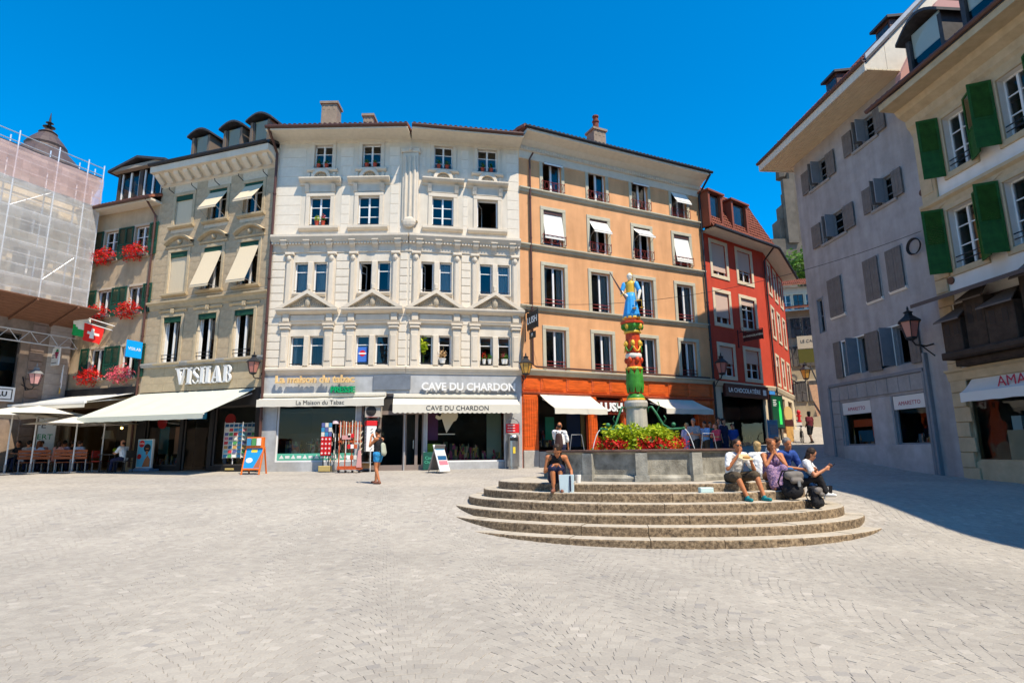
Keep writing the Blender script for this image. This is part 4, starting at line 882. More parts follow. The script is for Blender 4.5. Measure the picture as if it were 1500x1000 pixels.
# eaves: boarded soffit wrapping the corner
def soffit(b, F, u0, u1, z, out, m, n=6, t=.05, slope=0.):
    for i in range(n):
        y0, y1 = -out*i/n, -out*(i+1)/n
        part('soffit_board', MB().box(u0, u1, y1+.006, y0-.006, z+slope*i/n, z+slope*i/n+t), m, b, F.M)
so_r = .9
P0 = FR.M @ Vector((-.05, -so_r, 0)); c1 = FR.M @ Vector((LR, -so_r, 0)); c2 = FR2.M @ Vector((0, -so_r, 0)); P3 = FR2.M @ Vector((LR2+.3, -so_r, 0)); C = FR.M @ Vector((LR, 0, 0))
for k in range(5):   # soffit boards follow front, corner, side
    f0, f1 = k/5, (k+1)/5-.01
    def pt(F, u, f): return F.M @ Vector((u, -so_r*f, 0))
    ln = [[pt(FR, -.05, f), pt(FR, LR, f), C+((c1-C)*.5+(c2-C)*.5).normalized()*so_r*f, pt(FR2, 0, f), pt(FR2, LR2+.3, f)] for f in (f0, f1)]
    mb = MB()
    for i in range(4): mb.add([(p[0], p[1], zre+.0) for p in (ln[0][i], ln[0][i+1], ln[1][i+1], ln[1][i])]+[(p[0], p[1], zre+.05) for p in (ln[0][i], ln[0][i+1], ln[1][i+1], ln[1][i])], [(0, 1, 2, 3), (7, 6, 5, 4), (3, 2, 6, 7), (0, 4, 5, 1)])
    part('soffit_board', mb, M_soffit, rh, I4)
edge = [pt(FR, -.1, 1.03), pt(FR, LR, 1.03), C+((c1-C)+(c2-C)).normalized()*so_r*1.03, pt(FR2, 0, 1.03), pt(FR2, LR2+.3, 1.03)]
part('gutter', MB().tube([(p[0], p[1], zre+.06) for p in edge], .085, 8), M_dark, rh, I4)
# mansard
zrm = zof(FR, 1060, 291, -.2); in_ = .55
zrm = float(np.mean([zof(FR, 1025, 276, -.4), zof(FR, 1108, 309, -.4)])); print('mansard', zre, zrm)
A_, B_ = FR.M @ Vector((.0, -.75, zre+.1)), FR.M @ Vector((LR+.15, -.75, zre+.1)); C_, D_ = FR.M @ Vector((LR-.45, .45, zrm)), FR.M @ Vector((.0, .45, zrm))
mb = MB().add([A_, B_, C_, D_], [(0, 1, 2, 3)]); E_, F_ = FR2.M @ Vector((LR2, -.75, zre+.1)), FR2.M @ Vector((LR2, .6, zrm)); B2 = FR2.M @ Vector((.0, -.75, zre+.1))
mb.add([B_, B2, C_], [(0, 1, 2)]); mb.add([B2, E_, F_, C_], [(0, 1, 2, 3)]); G_ = FR.M @ Vector((0, 6, zrm+1.2)); H_ = FR.M @ Vector((LR-.6, 6, zrm+1.2)); mb.add([D_, C_, H_, G_], [(0, 1, 2, 3)]); mb.add([C_, F_, H_], [(0, 1, 2)])
part('mansard_roof', mb, M_tile, rh, I4)
tiles(rh, A_, B_, C_, D_, 13, 34, M_tile); tiles(rh, B2, E_, F_, C_, 13, 40, M_tile)
part('ridge', MB().tube([D_, C_, F_], .09, 6), M_tile2, rh, I4)
for a, c in (((1037, 294), (1060, 326)), ((1071, 306), (1097, 341))):
    u0, u1, z0, z1 = rc(FR, a, c, .6); z0 = zre+.2; z1 = zrm-.75; mb = MB()
    mb.box(u0, u0+.16, -.62, .5, z0, z1); mb.box(u1-.16, u1, -.62, .5, z0, z1); mb.box(u0-.1, u1+.1, -.72, .5, z1, z1+.1); mb.box(u0+.16, u1-.16, -.5, -.45, z0, z0+.12)
    d = part('dormer', mb, mat('red_brown_wood', (.22, .06, .03), .6), rh, FR.M); part('pane', MB().quad((u0+.16, -.45, z0+.12), (u1-.16, -.45, z0+.12), (u1-.16, -.45, z1), (u0+.16, -.45, z1)), GLASS, d, FR.M)
    part('blind', MB().box(u0+.17, u1-.17, -.44, -.42, z0+.13, z1-.1), MATS['pink_beige_blind'], d, FR.M)
pipe(rh, FR, [(LR-.3, .85, zre), (LR-.12, .1, zre-.55), (LR-.06, .1, 2.2)], .05, M_dark)
# shop front of the red house
o = shop_window(rh, FR, (op[0]+.02, op[1]-.02, 1.35, op[3]), M_black, 3); goods(o, FR, op[0]+.3, op[1]-.3, 1.4, 40, 1.1, (.3, 1.6))
part('dark_lining', MB().box(op[0]-.3, op[1]+.3, 1.6, 1.7, 1.2, op[3]+.2).box(op[0]-.12, op[0]-.05, .25, 1.6, 1.2, op[3]+.2).box(op[1]+.05, op[1]+.12, .25, 1.6, 1.2, op[3]+.2).box(op[0]-.05, op[1]+.05, .25, 1.6, 1.2, 1.25), M_inside, o, FR.M)  # dark lining added behind the glass to darken the shop interior
ub = (FR.uv(1058, 571)[0], FR.uv(1121, 576)[0]); zz = float(np.mean([zof(FR, 1058, 571), zof(FR, 1121, 576)]))
M_choc = mat('chocolate_board', (.065, .012, .010), .45)
t = thing('shop_sign', 'dark brown fascia board of the chocolate shop on the red house', 'sign', F=FR.at((ub[0]+ub[1])/2, .12, zz)); hw_ = (ub[1]-ub[0])/2
part('board', MB().bbox(-hw_, hw_, -.08, .08, -.34, .34, .02), M_choc, t); text('LA CHOCOLATIÈRE', .33, M_whitep, t, WM[t] @ T(-.28, -.09, 0), .006, off=.006); part('square_logo', MB().box(hw_-.55, hw_-.25, -.09, -.08, -.15, .15), M_whitep, t)
hanging('oval brown sign hanging from the red house above the chocolate shop', FR, FR.uv(1081, 500)[0], zof(FR, 1085, 496), .35, 1.15, .5, 'LA CHOCOLATIÈRE', .13, M_choc, M_rtrim)
u, z = FR.uv(1137, 603, .1); t = thing('advert_panel', 'green backlit advertisement panel in a black frame on the red house corner', 'advert', F=FR.at(u, .1, z)); h = .78
part('frame', MB().bbox(-.62, .62, -.1, .0, -.95, .95, .02), M_black, t); part('poster', MB().box(-.54, .54, -.112, -.101, -.87, .87), mat('advert_green', (.004, .07, .03), .3), t)
mb = MB().lathe([(.13, -.7), (.13, .1), (.06, .35), (.06, .6)], 10, (.22, -.118, 0), 1, .05); part('bottle_print', mb, mat('bottle_green', (.03, .55, .10), .4, emit=.35), t)
for k in range(4): part('text_line', MB().box(-.44, -.08-.06*(k % 2), -.118, -.113, .62-k*.1, .66-k*.1), M_whitep, t)
u, z = FR.uv(1131, 576, .05); t = solo('street_name_plate', MB().bbox(-.28, .28, -.03, 0, -.12, .12, .01), mat('enamel_blue', (.05, .25, .65), .4), 'small blue street name plate above the green advertisement panel', 'sign', FR.at(u, .04, z))
# painted ice cream cone cut-out leaning at the corner
p = FR2.M @ Vector((LR2*.13, -.45, 0)); p = at(1155, 606, p[1]); t = thing('ice_cream_cutout', 'tall wooden ice cream cone cut-out leaning at the red house corner', 'sign', (p[0], p[1], g(p[0], p[1])), R(20))
part('cone', MB().slab([(-.22, 0, .0), (.22, 0, .0), (.26, 0, .9), (-.26, 0, .9)], (0, .05, 0)), mat('cone_wood', (.55, .30, .09), .6, .2, 8), t); part('dark_scoop', MB().slab([(-.3, -.01, .88), (.3, -.01, .88), (.28, -.01, 1.25), (-.28, -.01, 1.25)], (0, .05, 0)), M_choc, t); part('scoop', MB().slab([(-.28+.28*0, -.005, 1.25)]+[(.3*math.cos(a), -.005, 1.6+.42*math.sin(a)) for a in np.linspace(-.9, math.pi+.9, 14)], (0, .05, 0)), mat('cone_cream', (.62, .42, .16), .6), t)
# ================================================================ sandstone house with the optician
vh = thing('sandstone_house', 'sandstone ashlar house with heavy bracketed cornice and three round topped dormers', 'building', F=FV.M @ T(LV/2, 0, .95))
zvl = float(np.mean([zof(FV, 210, 536, .1), zof(FV, 379, 522, .1)])); zvb = float(np.mean([zof(FV, 208, 575), zof(FV, 379, 567)])); zvc = float(np.mean([zof(FV, 247, 272, .15), zof(FV, 405, 241, .15)])); zve = float(np.mean([zof(FV, 238, 240, .75), zof(FV, 400, 206, .75)]))
vr = [[((238, 466), (263, 532)), ((288, 459), (314.7, 528)), ((340.5, 452), (369, 522))], [((247, 370), (271, 430)), ((297.5, 361.5), (323.5, 424)), ((351, 354), (379, 417))], [((258.5, 287), (283, 331)), ((306.6, 277), (332.6, 321)), ((358.6, 267), (384.6, 313))]]
ucv = [float(np.mean([FV.rect(r[i][0][0], r[i][1][0], r[i][0][1], r[i][1][1])[j] for r in vr for j in (0, 1)])) for i in range(3)]
M_gband = mat('green_awning_box', (.008, .06, .035), .7)
zrow = []
for k, row in enumerate(vr):
    rr = [FV.rect(a[0], c[0], a[1], c[1]) for a, c in row]; z0 = float(np.mean([r[2] for r in rr])); z1 = float(np.mean([r[3] for r in rr])); ww = float(np.mean([r[1]-r[0] for r in rr])); zrow.append((z0, z1))
    for i in range(3):
        u0, u1 = ucv[i]-ww/2, ucv[i]+ww/2; b_ = None; opn = None
        if k == 2: b_ = (('roll', .95, M_beigeblind), ('awn', .72, .62, M_gband, M_beigeblind), ('awn', .68, .66, M_gband, M_beigeblind))[i]
        if k == 1: b_ = (('roll', .97, M_beigeblind), ('awn', .97, .66, M_gband, M_beigeblind), ('awn', .97, .7, M_gband, M_beigeblind))[i]
        if k == 0: opn = 0
        o = win(vh, FV, u0, u1, z0, z1, .24, 2, (.3,) if k else (), M_frame, (.16, .05, M_sandtrim), (.24, .18, .14, M_sandtrim), None, opn, ('plain', M_dark) if k == 0 else None, b_)
        part('blind_box', MB().box(u0+.01, u1-.01, -.01, .1, z1-.24, z1-.004), M_gband, o, FV.M)
        if k == 1:    # segmental hood with a boss
            mb = MB(); e = ww/2+.3
            for q in range(10):
                t0, t1 = -1+2*q/10, -1+2*(q+1)/10; za, zb2 = z1+.32+.34*(1-t0*t0), z1+.32+.34*(1-t1*t1)
                mb.add([(ucv[i]+e*t, -o_, z+dz) for t, z in ((t0, za), (t1, zb2)) for o_, dz in ((0, 0), (.22, .05), (.24, .13), (0, .17))], [(0, 1, 5, 4), (1, 2, 6, 5), (2, 3, 7, 6)])
            mb.prof(ucv[i]-e, ucv[i]+e, [(0, z1+.2), (.06, z1+.2), (.1, z1+.28), (0, z1+.32)]); mb.ball((ucv[i], -.06, z1+.48), .12, 8, 6)
            part('hood', mb, M_sandtrim, o, FV.M)
        if k == 0:
            mb = MB().bbox(ucv[i]-.1, ucv[i]+.1, -.12, 0, z1+.16, z1+.36, .02); mb.prof(u0-.3, u1+.3, [(0, z1+.2), (.05, z1+.22), (.12, z1+.3), (0, z1+.34)]); part('keystone', mb, M_sandtrim, o, FV.M)
sho = [(FV.uv(212, 640)[0], FV.uv(262, 640)[0], 1.25, zvb-.75), (FV.uv(267, 640)[0], FV.uv(305, 640)[0], 1.0, zvb-.75), (FV.uv(311, 640)[0], FV.uv(372, 640)[0], 1.25, zvb-.75)]
OPEN[id(FV)] += sho
wall(vh, FV, 0, LV, zvb, zvc+.9, M_joint, .24, 6); wall(vh, FV, 0, LV, .8, zvb, M_black, .2, 6, name='shop_front'); rooms(vh, FV, 0, LV, [.8, zvl, zrow[1][0]-.5, zrow[2][0]-.6, zvc+.9])
zs2 = zof(FV, 300, 443, .1)
ashlar(vh, FV, .02, LV-.02, zvl+.12, zrow[1][0]-.2, .40, M_sand, 1.0, .012, .010, margin=.17, bev=.003)
ashlar(vh, FV, .02, LV-.02, zrow[1][0]-.16, zvc-.05, .40, M_sand, 1.0, .012, .010, margin=.17, bev=.003)
ashlar(vh, FV, .02, LV-.02, zvb, zvl-.12, .34, M_sandtrim, 1.3, .010, .008, margin=0, bev=.003)
cornice(vh, FV, 0, LV, zrow[1][0]-.42, [(0, -.3), (.05, -.26), (.1, -.08), (.2, 0), (.2, .07), (0, .1)], M_sandtrim, 'string_course')
cornice(vh, FV, 0, LV, zvl, [(0, -.14), (.1, -.12), (.16, 0), (.16, .06), (0, .1)], M_plinth, 'shop_cornice')
cornice(vh, FV, 0, LV, zve, [(0, zvc-zve), (.08, zvc-zve+.05), (.1, -.62), (.14, -.6), (.5, -.36), (.72, -.34), (.74, -.05), (0, 0)], M_trim, 'eaves_cornice')
for i in range(12):
    me = shared('vbr', lambda: MB().prof(-.13, .13, [(0, zvc-zve+.12), (.14, zvc-zve+.2), (.2, -.75), (.5, -.5), (.56, -.36), (0, -.36)]).mesh('bracket', M_trim)); put('bracket', me, vh, FV.M @ T((i+.45)*LV/12, -.02, zve))
for i in range(5): part('iron_hook', MB().tube([((i+.6)*LV/5, 0, zvc-.4), ((i+.6)*LV/5, -.3, zvc-.3), ((i+.6)*LV/5, -.32, zvc-.2)], .02, 5), M_dark, vh, FV.M)
gutter(vh, FV, -.05, LV-.02, zve+.04, .72, M_dark); roof(vh, FV, 0, LV, zve+.06, .66, 6, 2.2, M_slate)
for px, py0, py1 in ((293, 196, 232), (340, 185, 224), (380, 173, 211)):
    u, z0 = FV.uv(px, py1, .1); z1 = FV.uv(px, py0, .1)[1]; z0 = zve+.1; mb = MB(); h = .55
    mb.box(u-h, u-h+.14, -.15, 2.2, z0, z1-.2); mb.box(u+h-.14, u+h, -.15, 2.2, z0, z1-.2); mb.box(u-h, u+h, -.13, -.02, z0, z0+.1)
    d = part('dormer', mb, mat('dormer_wood', (.16, .12, .09), .7), vh, FV.M); r_ = MB(); n = 8
    pts = [(-h-.16+(2*h+.32)*k/n, z1-.22+.3*math.sin(math.pi*k/n)) for k in range(n+1)]
    for (xa, za), (xb, zb2) in zip(pts[:-1], pts[1:]): r_.slab([(u+xa, -.32, za), (u+xb, -.32, zb2), (u+xb, 2.2, zb2), (u+xa, 2.2, za)], (0, 0, .09))
    part('dormer_roof', r_, M_slate, d, FV.M); part('pane', MB().quad((u-h+.14, -.05, z0+.1), (u+h-.14, -.05, z0+.1), (u+h-.14, -.05, z1-.1), (u-h+.14, -.05, z1-.1)), GLASS, d, FV.M); part('blind', MB().box(u-h+.16, u+h-.2, -.03, -.01, z0+.3, z1-.15), M_beigeblind, d, FV.M)
    part('mullion', MB().box(u-h+.14, u-h+.22, -.1, -.06, z0+.1, z1-.2), M_bframe, d, FV.M)
for i, r in enumerate(sho):
    o = shop_window(vh, FV, r, M_bframe, 1 if i != 1 else 2)
    if i != 1:
        goods(o, FV, r[0]+.2, r[1]-.2, r[2], 16, .7)
        for k in range(2): x = r[0]+.4+k*.9; part('display_poster', MB().box(x, x+.55, .4, .43, r[2]+.5, r[2]+1.7), [mat('poster_teal', (.04, .18, .22), .6), mat('poster_skin', (.35, .16, .09), .6)][k], o, FV.M)
        part('display_disc', MB().tube([(r[0]+.6, .3, r[2]+1.9), (r[0]+.6, .33, r[2]+1.9)], .28, 16), M_blk, o, FV.M)
# raised serif lettering
u, z = FV.uv(290, 550, .1); t = thing('shop_sign', 'large raised white serif letters of the optician on sandstone', 'sign', F=FV.at(u, .1, z))
def serif(par, A, H, m):
    x = -1.72*H*1.0; th, tn, sf = .26*H, .10*H, .12*H
    def ser(mb, x0, x1, z): mb.box(x0, x1, -.06, .06, z, z+.07*H)
    for ch in 'VISILAB':
        mb = MB(); w_ = {'V': .85, 'I': .36, 'S': .52, 'L': .30, 'A': .9, 'B': .62}[ch]*H
        if ch == 'V': mb.slab([(x+.08*H, .06, H), (x+.34*H, .06, H), (x+.52*H, .06, 0), (x+.42*H, .06, 0)], (0, -.12, 0)); mb.slab([(x+.66*H, .06, H), (x+.76*H, .06, H), (x+.52*H, .06, 0), (x+.46*H, .06, 0)], (0, -.12, 0)); ser(mb, x, x+.44*H, H-.07*H); ser(mb, x+.56*H, x+.86*H, H-.07*H)
        elif ch == 'A': mb.slab([(x+.12*H, .06, 0), (x+.22*H, .06, 0), (x+.46*H, .06, H), (x+.4*H, .06, H)], (0, -.12, 0)); mb.slab([(x+.52*H, .06, 0), (x+.8*H, .06, 0), (x+.52*H, .06, H), (x+.4*H, .06, H)], (0, -.12, 0)); mb.box(x+.25*H, x+.6*H, -.05, .05, .28*H, .35*H); ser(mb, x, x+.34*H, 0); ser(mb, x+.46*H, x+.9*H, 0)
        elif ch in 'IL': mb.box(x+.06*H, x+.06*H+th*.85, -.06, .06, 0, H); ser(mb, x, x+.34*H, 0); ser(mb, x, x+.34*H, H-.07*H)
        elif ch == 'B':
            mb.box(x+.06*H, x+.06*H+th*.8, -.06, .06, 0, H); ser(mb, x, x+.3*H, 0); ser(mb, x, x+.3*H, H-.07*H)
            for zc_, r_ in ((.74*H, .22*H), (.26*H, .24*H)): mb.tube([(x+.26*H+r_*1.0*math.sin(a), 0, zc_+r_*math.cos(a)) for a in np.linspace(0, math.pi, 9)], [.04*H+.05*H*math.sin(math.pi*k/8) for k in range(9)], 6)
        else:
            pts = [(.44, .78), (.36, .92), (.22, .96), (.08, .84), (.1, .66), (.26, .52), (.42, .36), (.42, .16), (.26, .04), (.1, .1), (.02, .26)]; rs = [.03, .045, .05, .07, .09, .11, .09, .07, .05, .045, .03]
            mb.tube([(x+a*H*1.05, 0, c*H) for a, c in pts], [r_*H for r_ in rs], 6)
        part('letter', mb, m, par, A); x += w_+.055*H
serif(t, WM[t] @ T(0, 0, -.36), .74, M_frame)
awning('wide pale green awning stretched out over the optician shop', FV, FV.uv(208, 580)[0]-.25, FV.uv(370, 570)[0]+.15, zvb-.05, 2.6, zvb-1.25, M_canvas2, .2, box=False)
u, z = FV.uv(290, 608, .1); t = thing('shop_sign', 'small blue lettered board above the optician door', 'sign', F=FV.at(u, .12, z)); part('board', MB().bbox(-.5, .5, -.04, .02, -.17, .17, .01), mat('sign_blue', (.02, .22, .45), .5), t); text('VISILAB', .22, M_whitep, t, WM[t] @ T(0, -.045, 0), .003)
u, z = F1.uv(209, 511, .7); t = thing('hanging_sign', 'bright blue square sign projecting between the green shutters and the sandstone house', 'sign', F=FV.at(.05, 0, zof(FV, 209, 511, .5))); part('board', MB().bbox(-.04, .04, -.95, -.2, -.38, .38, .02), mat('sign_cyan', (.0, .33, .78), .4), t); part('bracket', MB().tube([(0, 0, .2), (0, -.25, .2)], .02, 5), M_dark, t)
text('VISILAB', .19, M_whitep, t, WM[t] @ T(.045, -.58, 0, R(90)), .003); text('VISILAB', .19, M_whitep, t, WM[t] @ T(-.045, -.58, 0, R(-90)), .003)
# ================================================================ beige house with green shutters
bh = thing('beige_house', 'narrow beige house with dark green shutters, geraniums and a gabled dormer', 'building', F=F1.M @ T(L1/2, 0, .95))
z1e = float(np.mean([zof(F1, 121, 311, .5), zof(F1, 231, 288, .5)]))
b1r = [[((127, 512), (150, 555)), ((175, 507), (196, 552))], [((144, 424), (164, 462)), ((189, 421), (208.5, 459))], [((153, 339), (176.5, 381)), ((199, 331.5), (219.5, 373))]]
uc1 = [float(np.mean([F1.rect(r[i][0][0], r[i][1][0], r[i][0][1], r[i][1][1])[j] for r in b1r for j in (0, 1)])) for i in range(2)]
for k, row in enumerate(b1r):
    rr = [F1.rect(a[0], c[0], a[1], c[1]) for a, c in row]; z0 = float(np.mean([r[2] for r in rr])); z1 = float(np.mean([r[3] for r in rr])); ww = .95
    for i in range(2):
        o = win(bh, F1, uc1[i]-ww/2, uc1[i]+ww/2, z0, z1, .2, 2, (.35, .68) if k == 2 else (), M_frame, (.12, .03, M_b1trim), (.15, .12, .12, M_b1trim))
        for s in (-1, 1): shutter(o, F1, uc1[i]-ww/2-.6 if s < 0 else uc1[i]+ww/2+.04, z0-.05, z1+.05, .54, M_dgreen)
        flowerbox(F1, uc1[i]-.08, z0-.10, 1.45, ['%s geraniums on the %s floor sill %s' % (('pink and red', 'pink')[i], 'first', ('nearer the scaffold', 'beside the blue square sign')[i]), 'red geraniums on the second floor sill %s' % ('behind the flags', 'right beside the sandstone house')[i], 'red geraniums on the third floor sill %s' % ('nearer the scaffold', 'beside the downpipe')[i]][k], (M_redfl, M_pinkfl)[i] if k == 0 else M_redfl)
OPEN[id(F1)].append((.3, L1-.5, 1.02, 3.9))
wall(bh, F1, -.7, L1, .8, z1e+.05, M_b1, .2, 6); rooms(bh, F1, 0, L1, [.8, 4.6, 7.6, 10.6, z1e], 2.6)
roof(bh, F1, -.2, L1+.1, z1e+.02, .62, 5, 2.6, M_tile2); gutter(bh, F1, -.2, L1+.1, z1e+.0, .6); roof_edge(bh, F1, -.2, L1+.1, z1e+.12, .55, M_brown, .5)
part('soffit', MB().box(-.2, L1+.1, -.6, 0, z1e-.12, z1e-.02), M_soffit, bh, F1.M)
pipe(bh, F1, [(L1-.25, .6, z1e), (L1-.12, .1, z1e-.7), (L1-.08, .1, 1.2)], .05)
u0, u1, z0, z1 = rc(F1, (172, 252), (234, 298), .1); z0 = z1e+.15; d_ = MB(); um = (u0+u1)/2; h = (u1-u0)/2; ztop = zof(F1, 203, 231, .3)
d_.box(u0, u0+.15, .0, 2.5, z0, z1); d_.box(u1-.15, u1, 0, 2.5, z0, z1); d_.box(um-.12, um+.12, 0, .2, z0, z1); d_.box(u0+.15, um-.12, .04, .2, z0, z0+.2); d_.box(um+.12, u1-.15, .04, .2, z0, z0+.2); d_.slab([(u0, .02, z1), (u1, .02, z1), (um, .02, ztop-.15)], (0, .1, 0))
d = part('dormer', d_, mat('dark_dormer_wood', (.06, .045, .035), .7, .2, 5), bh, F1.M)
r_ = MB(); r_.slab([(u0-.35, -.35, z1-.1), (um, -.35, ztop), (um, 3.5, ztop), (u0-.35, 3.5, z1-.1)], (0, 0, .12)); r_.slab([(um, -.35, ztop), (u1+.35, -.35, z1-.1), (u1+.35, 3.5, z1-.1), (um, 3.5, ztop)], (0, 0, .12)); part('dormer_roof', r_, M_slate, d, F1.M)
part('gable_trim', MB().box(u0-.2, u1+.2, -.25, .02, z1-.08, z1+.1), mat('dormer_trim', (.3, .24, .18), .7), d, F1.M)
for a, c in ((u0+.2, um-.15), (um+.15, u1-.2)):
    part('pane', MB().quad((a, .12, z0+.2), (c, .12, z0+.2), (c, .12, z1-.1), (a, .12, z1-.1)), GLASS, d, F1.M); part('casement', MB().box(a+.0, a+.07, .06, .11, z0+.2, z1-.12).box((a+c)/2-.05, (a+c)/2+.05, .06, .11, z0+.2, z1-.12).box(c-.07, c, .06, .11, z0+.2, z1-.12), M_frame, d, F1.M)
# restaurant front
cornice(bh, F1, .05, L1-.1, 4.55, [(0, -.2), (.15, -.18), (.2, 0), (.2, .25), (0, .28)], M_black, 'fascia')
sf = shop_window(bh, F1, (.3, L1-.5, 1.02, 3.9), mat('restaurant_wood', (.10, .05, .03), .5), 4)
lm = mat('warm_lamp', (1, .62, .2), .5, emit=4.)
for u in (1.2, 2.2, 3.1): part('lamp_globe', MB().ball((u, 1.2, 2.9+.15*math.sin(u*9)), .06, 8, 6), lm, sf, F1.M)
part('lamp_shade', MB().lathe([(.28, 0), (.16, .38)], 14, (2.15, .6, 2.5)), mat('lamp_shade_cloth', (.55, .52, .46), .9), sf, F1.M)
t = thing('shop_awning', 'long grey and cream awning of the restaurant reaching over the parasols', 'awning', F=F1.M @ T(L1/2, 0, 4.5)); zq = 4.5
mb = MB()
for i in range(10):
    f0, f1 = i/10, (i+1)/10; mb.quad((-L1/2-1.6, -2.2*f0-.1, -.55*f0), (L1/2-.15, -2.2*f0-.1, -.55*f0), (L1/2-.15, -2.2*f1-.1, -.55*f1), (-L1/2-1.6, -2.2*f1-.1, -.55*f1))
part('canvas', mb, mat('grey_canvas', (.55, .55, .53), .9), t); part('front_bar', MB().box(-L1/2-1.6, L1/2-.15, -2.34, -2.24, -.62, -.53), M_frame, t); part('valance', MB().box(-L1/2-1.6, L1/2-.15, -2.325, -2.315, -.8, -.62), M_canvas, t)
for s in (-1.6, 1.6): part('folding_arm', MB().tube([(s, -.05, -.25), (s+.5, -1.2, -.4), (s, -2.25, -.6)], .025, 6), M_frame, t)
# flags
def flag(label, F, u, z, dv, w_, h, fn, ms, L_=1.75):
    t = thing('flag', label, 'flag', F=F.at(u, 0, z)); q = Vector(dv).normalized(); part('pole', MB().tube([(0, 0, 0), tuple(q*L_)], .022, 6), M_frame, t); mb = MB(); n = 14
    for i in range(n):
        for j in range(n):
            def P(a, c): s = L_-.05-a*w_; p = q*s; return (p[0]+.05*math.sin(a*7+c*3)*c-c*.10, p[1]+.06*math.sin(a*9+c*2)*c, p[2]-c*h)
            mb.cm = fn((i+.5)/n, (j+.5)/n); mb.quad(P(i/n, j/n), P((i+1)/n, j/n), P((i+1)/n, (j+1)/n), P(i/n, (j+1)/n))
    part('cloth', mb, ms, t, smooth=True); return t
u, z = F1.uv(163, 474); M_fr, M_fw, M_fg = mat('flag_red', (.70, .02, .015), .8), mat('flag_white', (.78, .76, .68), .8), mat('flag_green', (.01, .34, .08), .8)
cross = lambda a, c: 1 if (abs(a-.5) < .09 and abs(c-.5) < .28) or (abs(c-.5) < .09 and abs(a-.5) < .28) else 0
flag('red flag with a white cross on a short slanting pole', F1, u+.15, z-.35, (-.62, -.75, .25), .8, .8, cross, [M_fr, M_fw], L_=1.2)
flag('white and green flag hanging beside the red flag with a cross', F1, u+.25, z-.15, (-.9, -.85, .36), .7, .95, lambda a, c: 1 if c > .62+.3*(a-.5) else 0, [M_fw, M_fg], L_=1.75)
# ================================================================ scaffolded stone building at the left
SAZ = 66; FS = Fac(F1.P(0)+Vector((-.1, -.05, 0)), SAZ)      # wall plane; u grows away from the camera, negative towards it
sb = thing('stone_town_building', 'sooty stone building behind the scaffold with a domed turret', 'building', F=FS.M @ T(-3, 0, .95))
SL = -9.5
M_soot = mat('sooty_stone', (.27, .20, .15), .9, .22, 3, .4, 40, stain=.25); M_soot2 = mat('sooty_block', (.25, .18, .14), .9, .2, 3, .4, 40)
zsc = zof(FS, 40, 500)
for px, py0, py1, hw_ in ((52, 305, 345, .62), (43, 362, 405, .72), (40, 425, 442, .7)):
    u, zz = FS.uv(px, (py0+py1)/2); z0, z1 = zof(FS, px, py1), zof(FS, px, py0); win(sb, FS, u-hw_, u+hw_, z0, z1, .25, 2, (.33, .66), M_frame, (.22, .1, M_gbstone), (.2, .15, .15, M_gbstone))
ua = FS.uv(12, 540)[0]; OPEN[id(FS)] += [(ua-1.0, ua+.35, 4.7, 7.2)]
wall(sb, FS, SL, 0, .6, 8.4, M_soot, .25, 6); wall(sb, FS, SL, 0, 8.4, 15.6, M_gbstone, .25, 6, name='upper_wall'); rooms(sb, FS, SL, 0, [.6, 6, 9.5, 13, 15.6])
ashlar(sb, FS, FS.uv(30, 600)[0], FS.uv(52, 600)[0], .9, 8.6, .42, M_soot2, None, .03, .06, bev=.02)
ashlar(sb, FS, FS.uv(58, 600)[0], -.05, 1.0, 8.6, .5, mat('pale_sooty_block', (.42, .35, .29), .9, .15, 3, .3, 40), 1.1, .012, .012, bev=.004)
shop_window(sb, FS, (ua-1.0, ua+.35, 4.7, 7.2), M_bframe, 2)
cornice(sb, FS, SL, 0, 15.3, [(0, -.6), (.2, -.5), (.5, -.2), (.6, 0), (.6, .15), (0, .2)], M_soot2, 'cornice')
roof(sb, FS, SL, .1, 15.6, .5, 6, .6, M_slate)
# domed turret behind
tp = at(64, 240, 33); zt = lambda y: at(64, y, 33)[2]
mb = MB().lathe([(2.2, zt(280)-3), (2.2, zt(258)), (2.05, zt(246)), (1.55, zt(232)), (1.12, zt(222)), (1.05, zt(219)), (1.1, zt(216)), (.85, zt(208)), (.5, zt(199)), (.42, zt(197)), (.5, zt(196)), (.25, zt(192)), (.12, zt(189))], 16, (tp[0], tp[1], 0))
d = part('turret_dome', mb, mat('dome_lead', (.085, .06, .055), .5, .2, 5), sb, I4, smooth=False)
mb = MB().lathe([(.1, zt(192)), (.12, zt(188)), (.34, zt(187)), (.12, zt(185.5)), (.08, zt(182)), (.22, zt(181)), (.07, zt(179)), (.05, zt(174)), (.015, zt(166))], 10, (tp[0], tp[1], 0)); part('finial', mb, M_dark, d, I4)
# scaffold one metre in front of the wall
OUT = 1.1; FSc = Fac(FS.P(0, 0, OUT), SAZ)
sc = thing('scaffold', 'steel scaffold wrapped in white netting with a red and white top sheet', 'scaffold', F=FSc.M @ T(0, 0, 7.5))
M_net = net_mat('white_netting', (.92, .90, .88), .40); M_net2 = net_mat('red_white_sheet', (.88, .64, .60), .55); M_pole = mat('galvanised_tube', (.60, .61, .62), .4, .1, 5, metal=.5)
def zS(px, py): return FSc.uv(px, py)[1]
uR = FSc.uv(146, 300)[0]; zt1 = zS(75, 238); zt0 = zS(75, 280); zbt = zS(60, 445); uL = SL
us_ = [uR, FSc.uv(118, 330)[0], FSc.uv(72, 330)[0], FSc.uv(8, 330)[0]]
while us_[-1] > SL: us_.append(us_[-1]-2.1)
for u in us_:
    for y in (0, .75): part('standard', MB().tube([(u, y, zbt-.6), (u, y, zt1+.9)], .032, 6), M_pole, sc, FSc.M)
lv = [zbt, zS(50, 408), zS(50, 359), zS(55, 313), zt0, zt1]
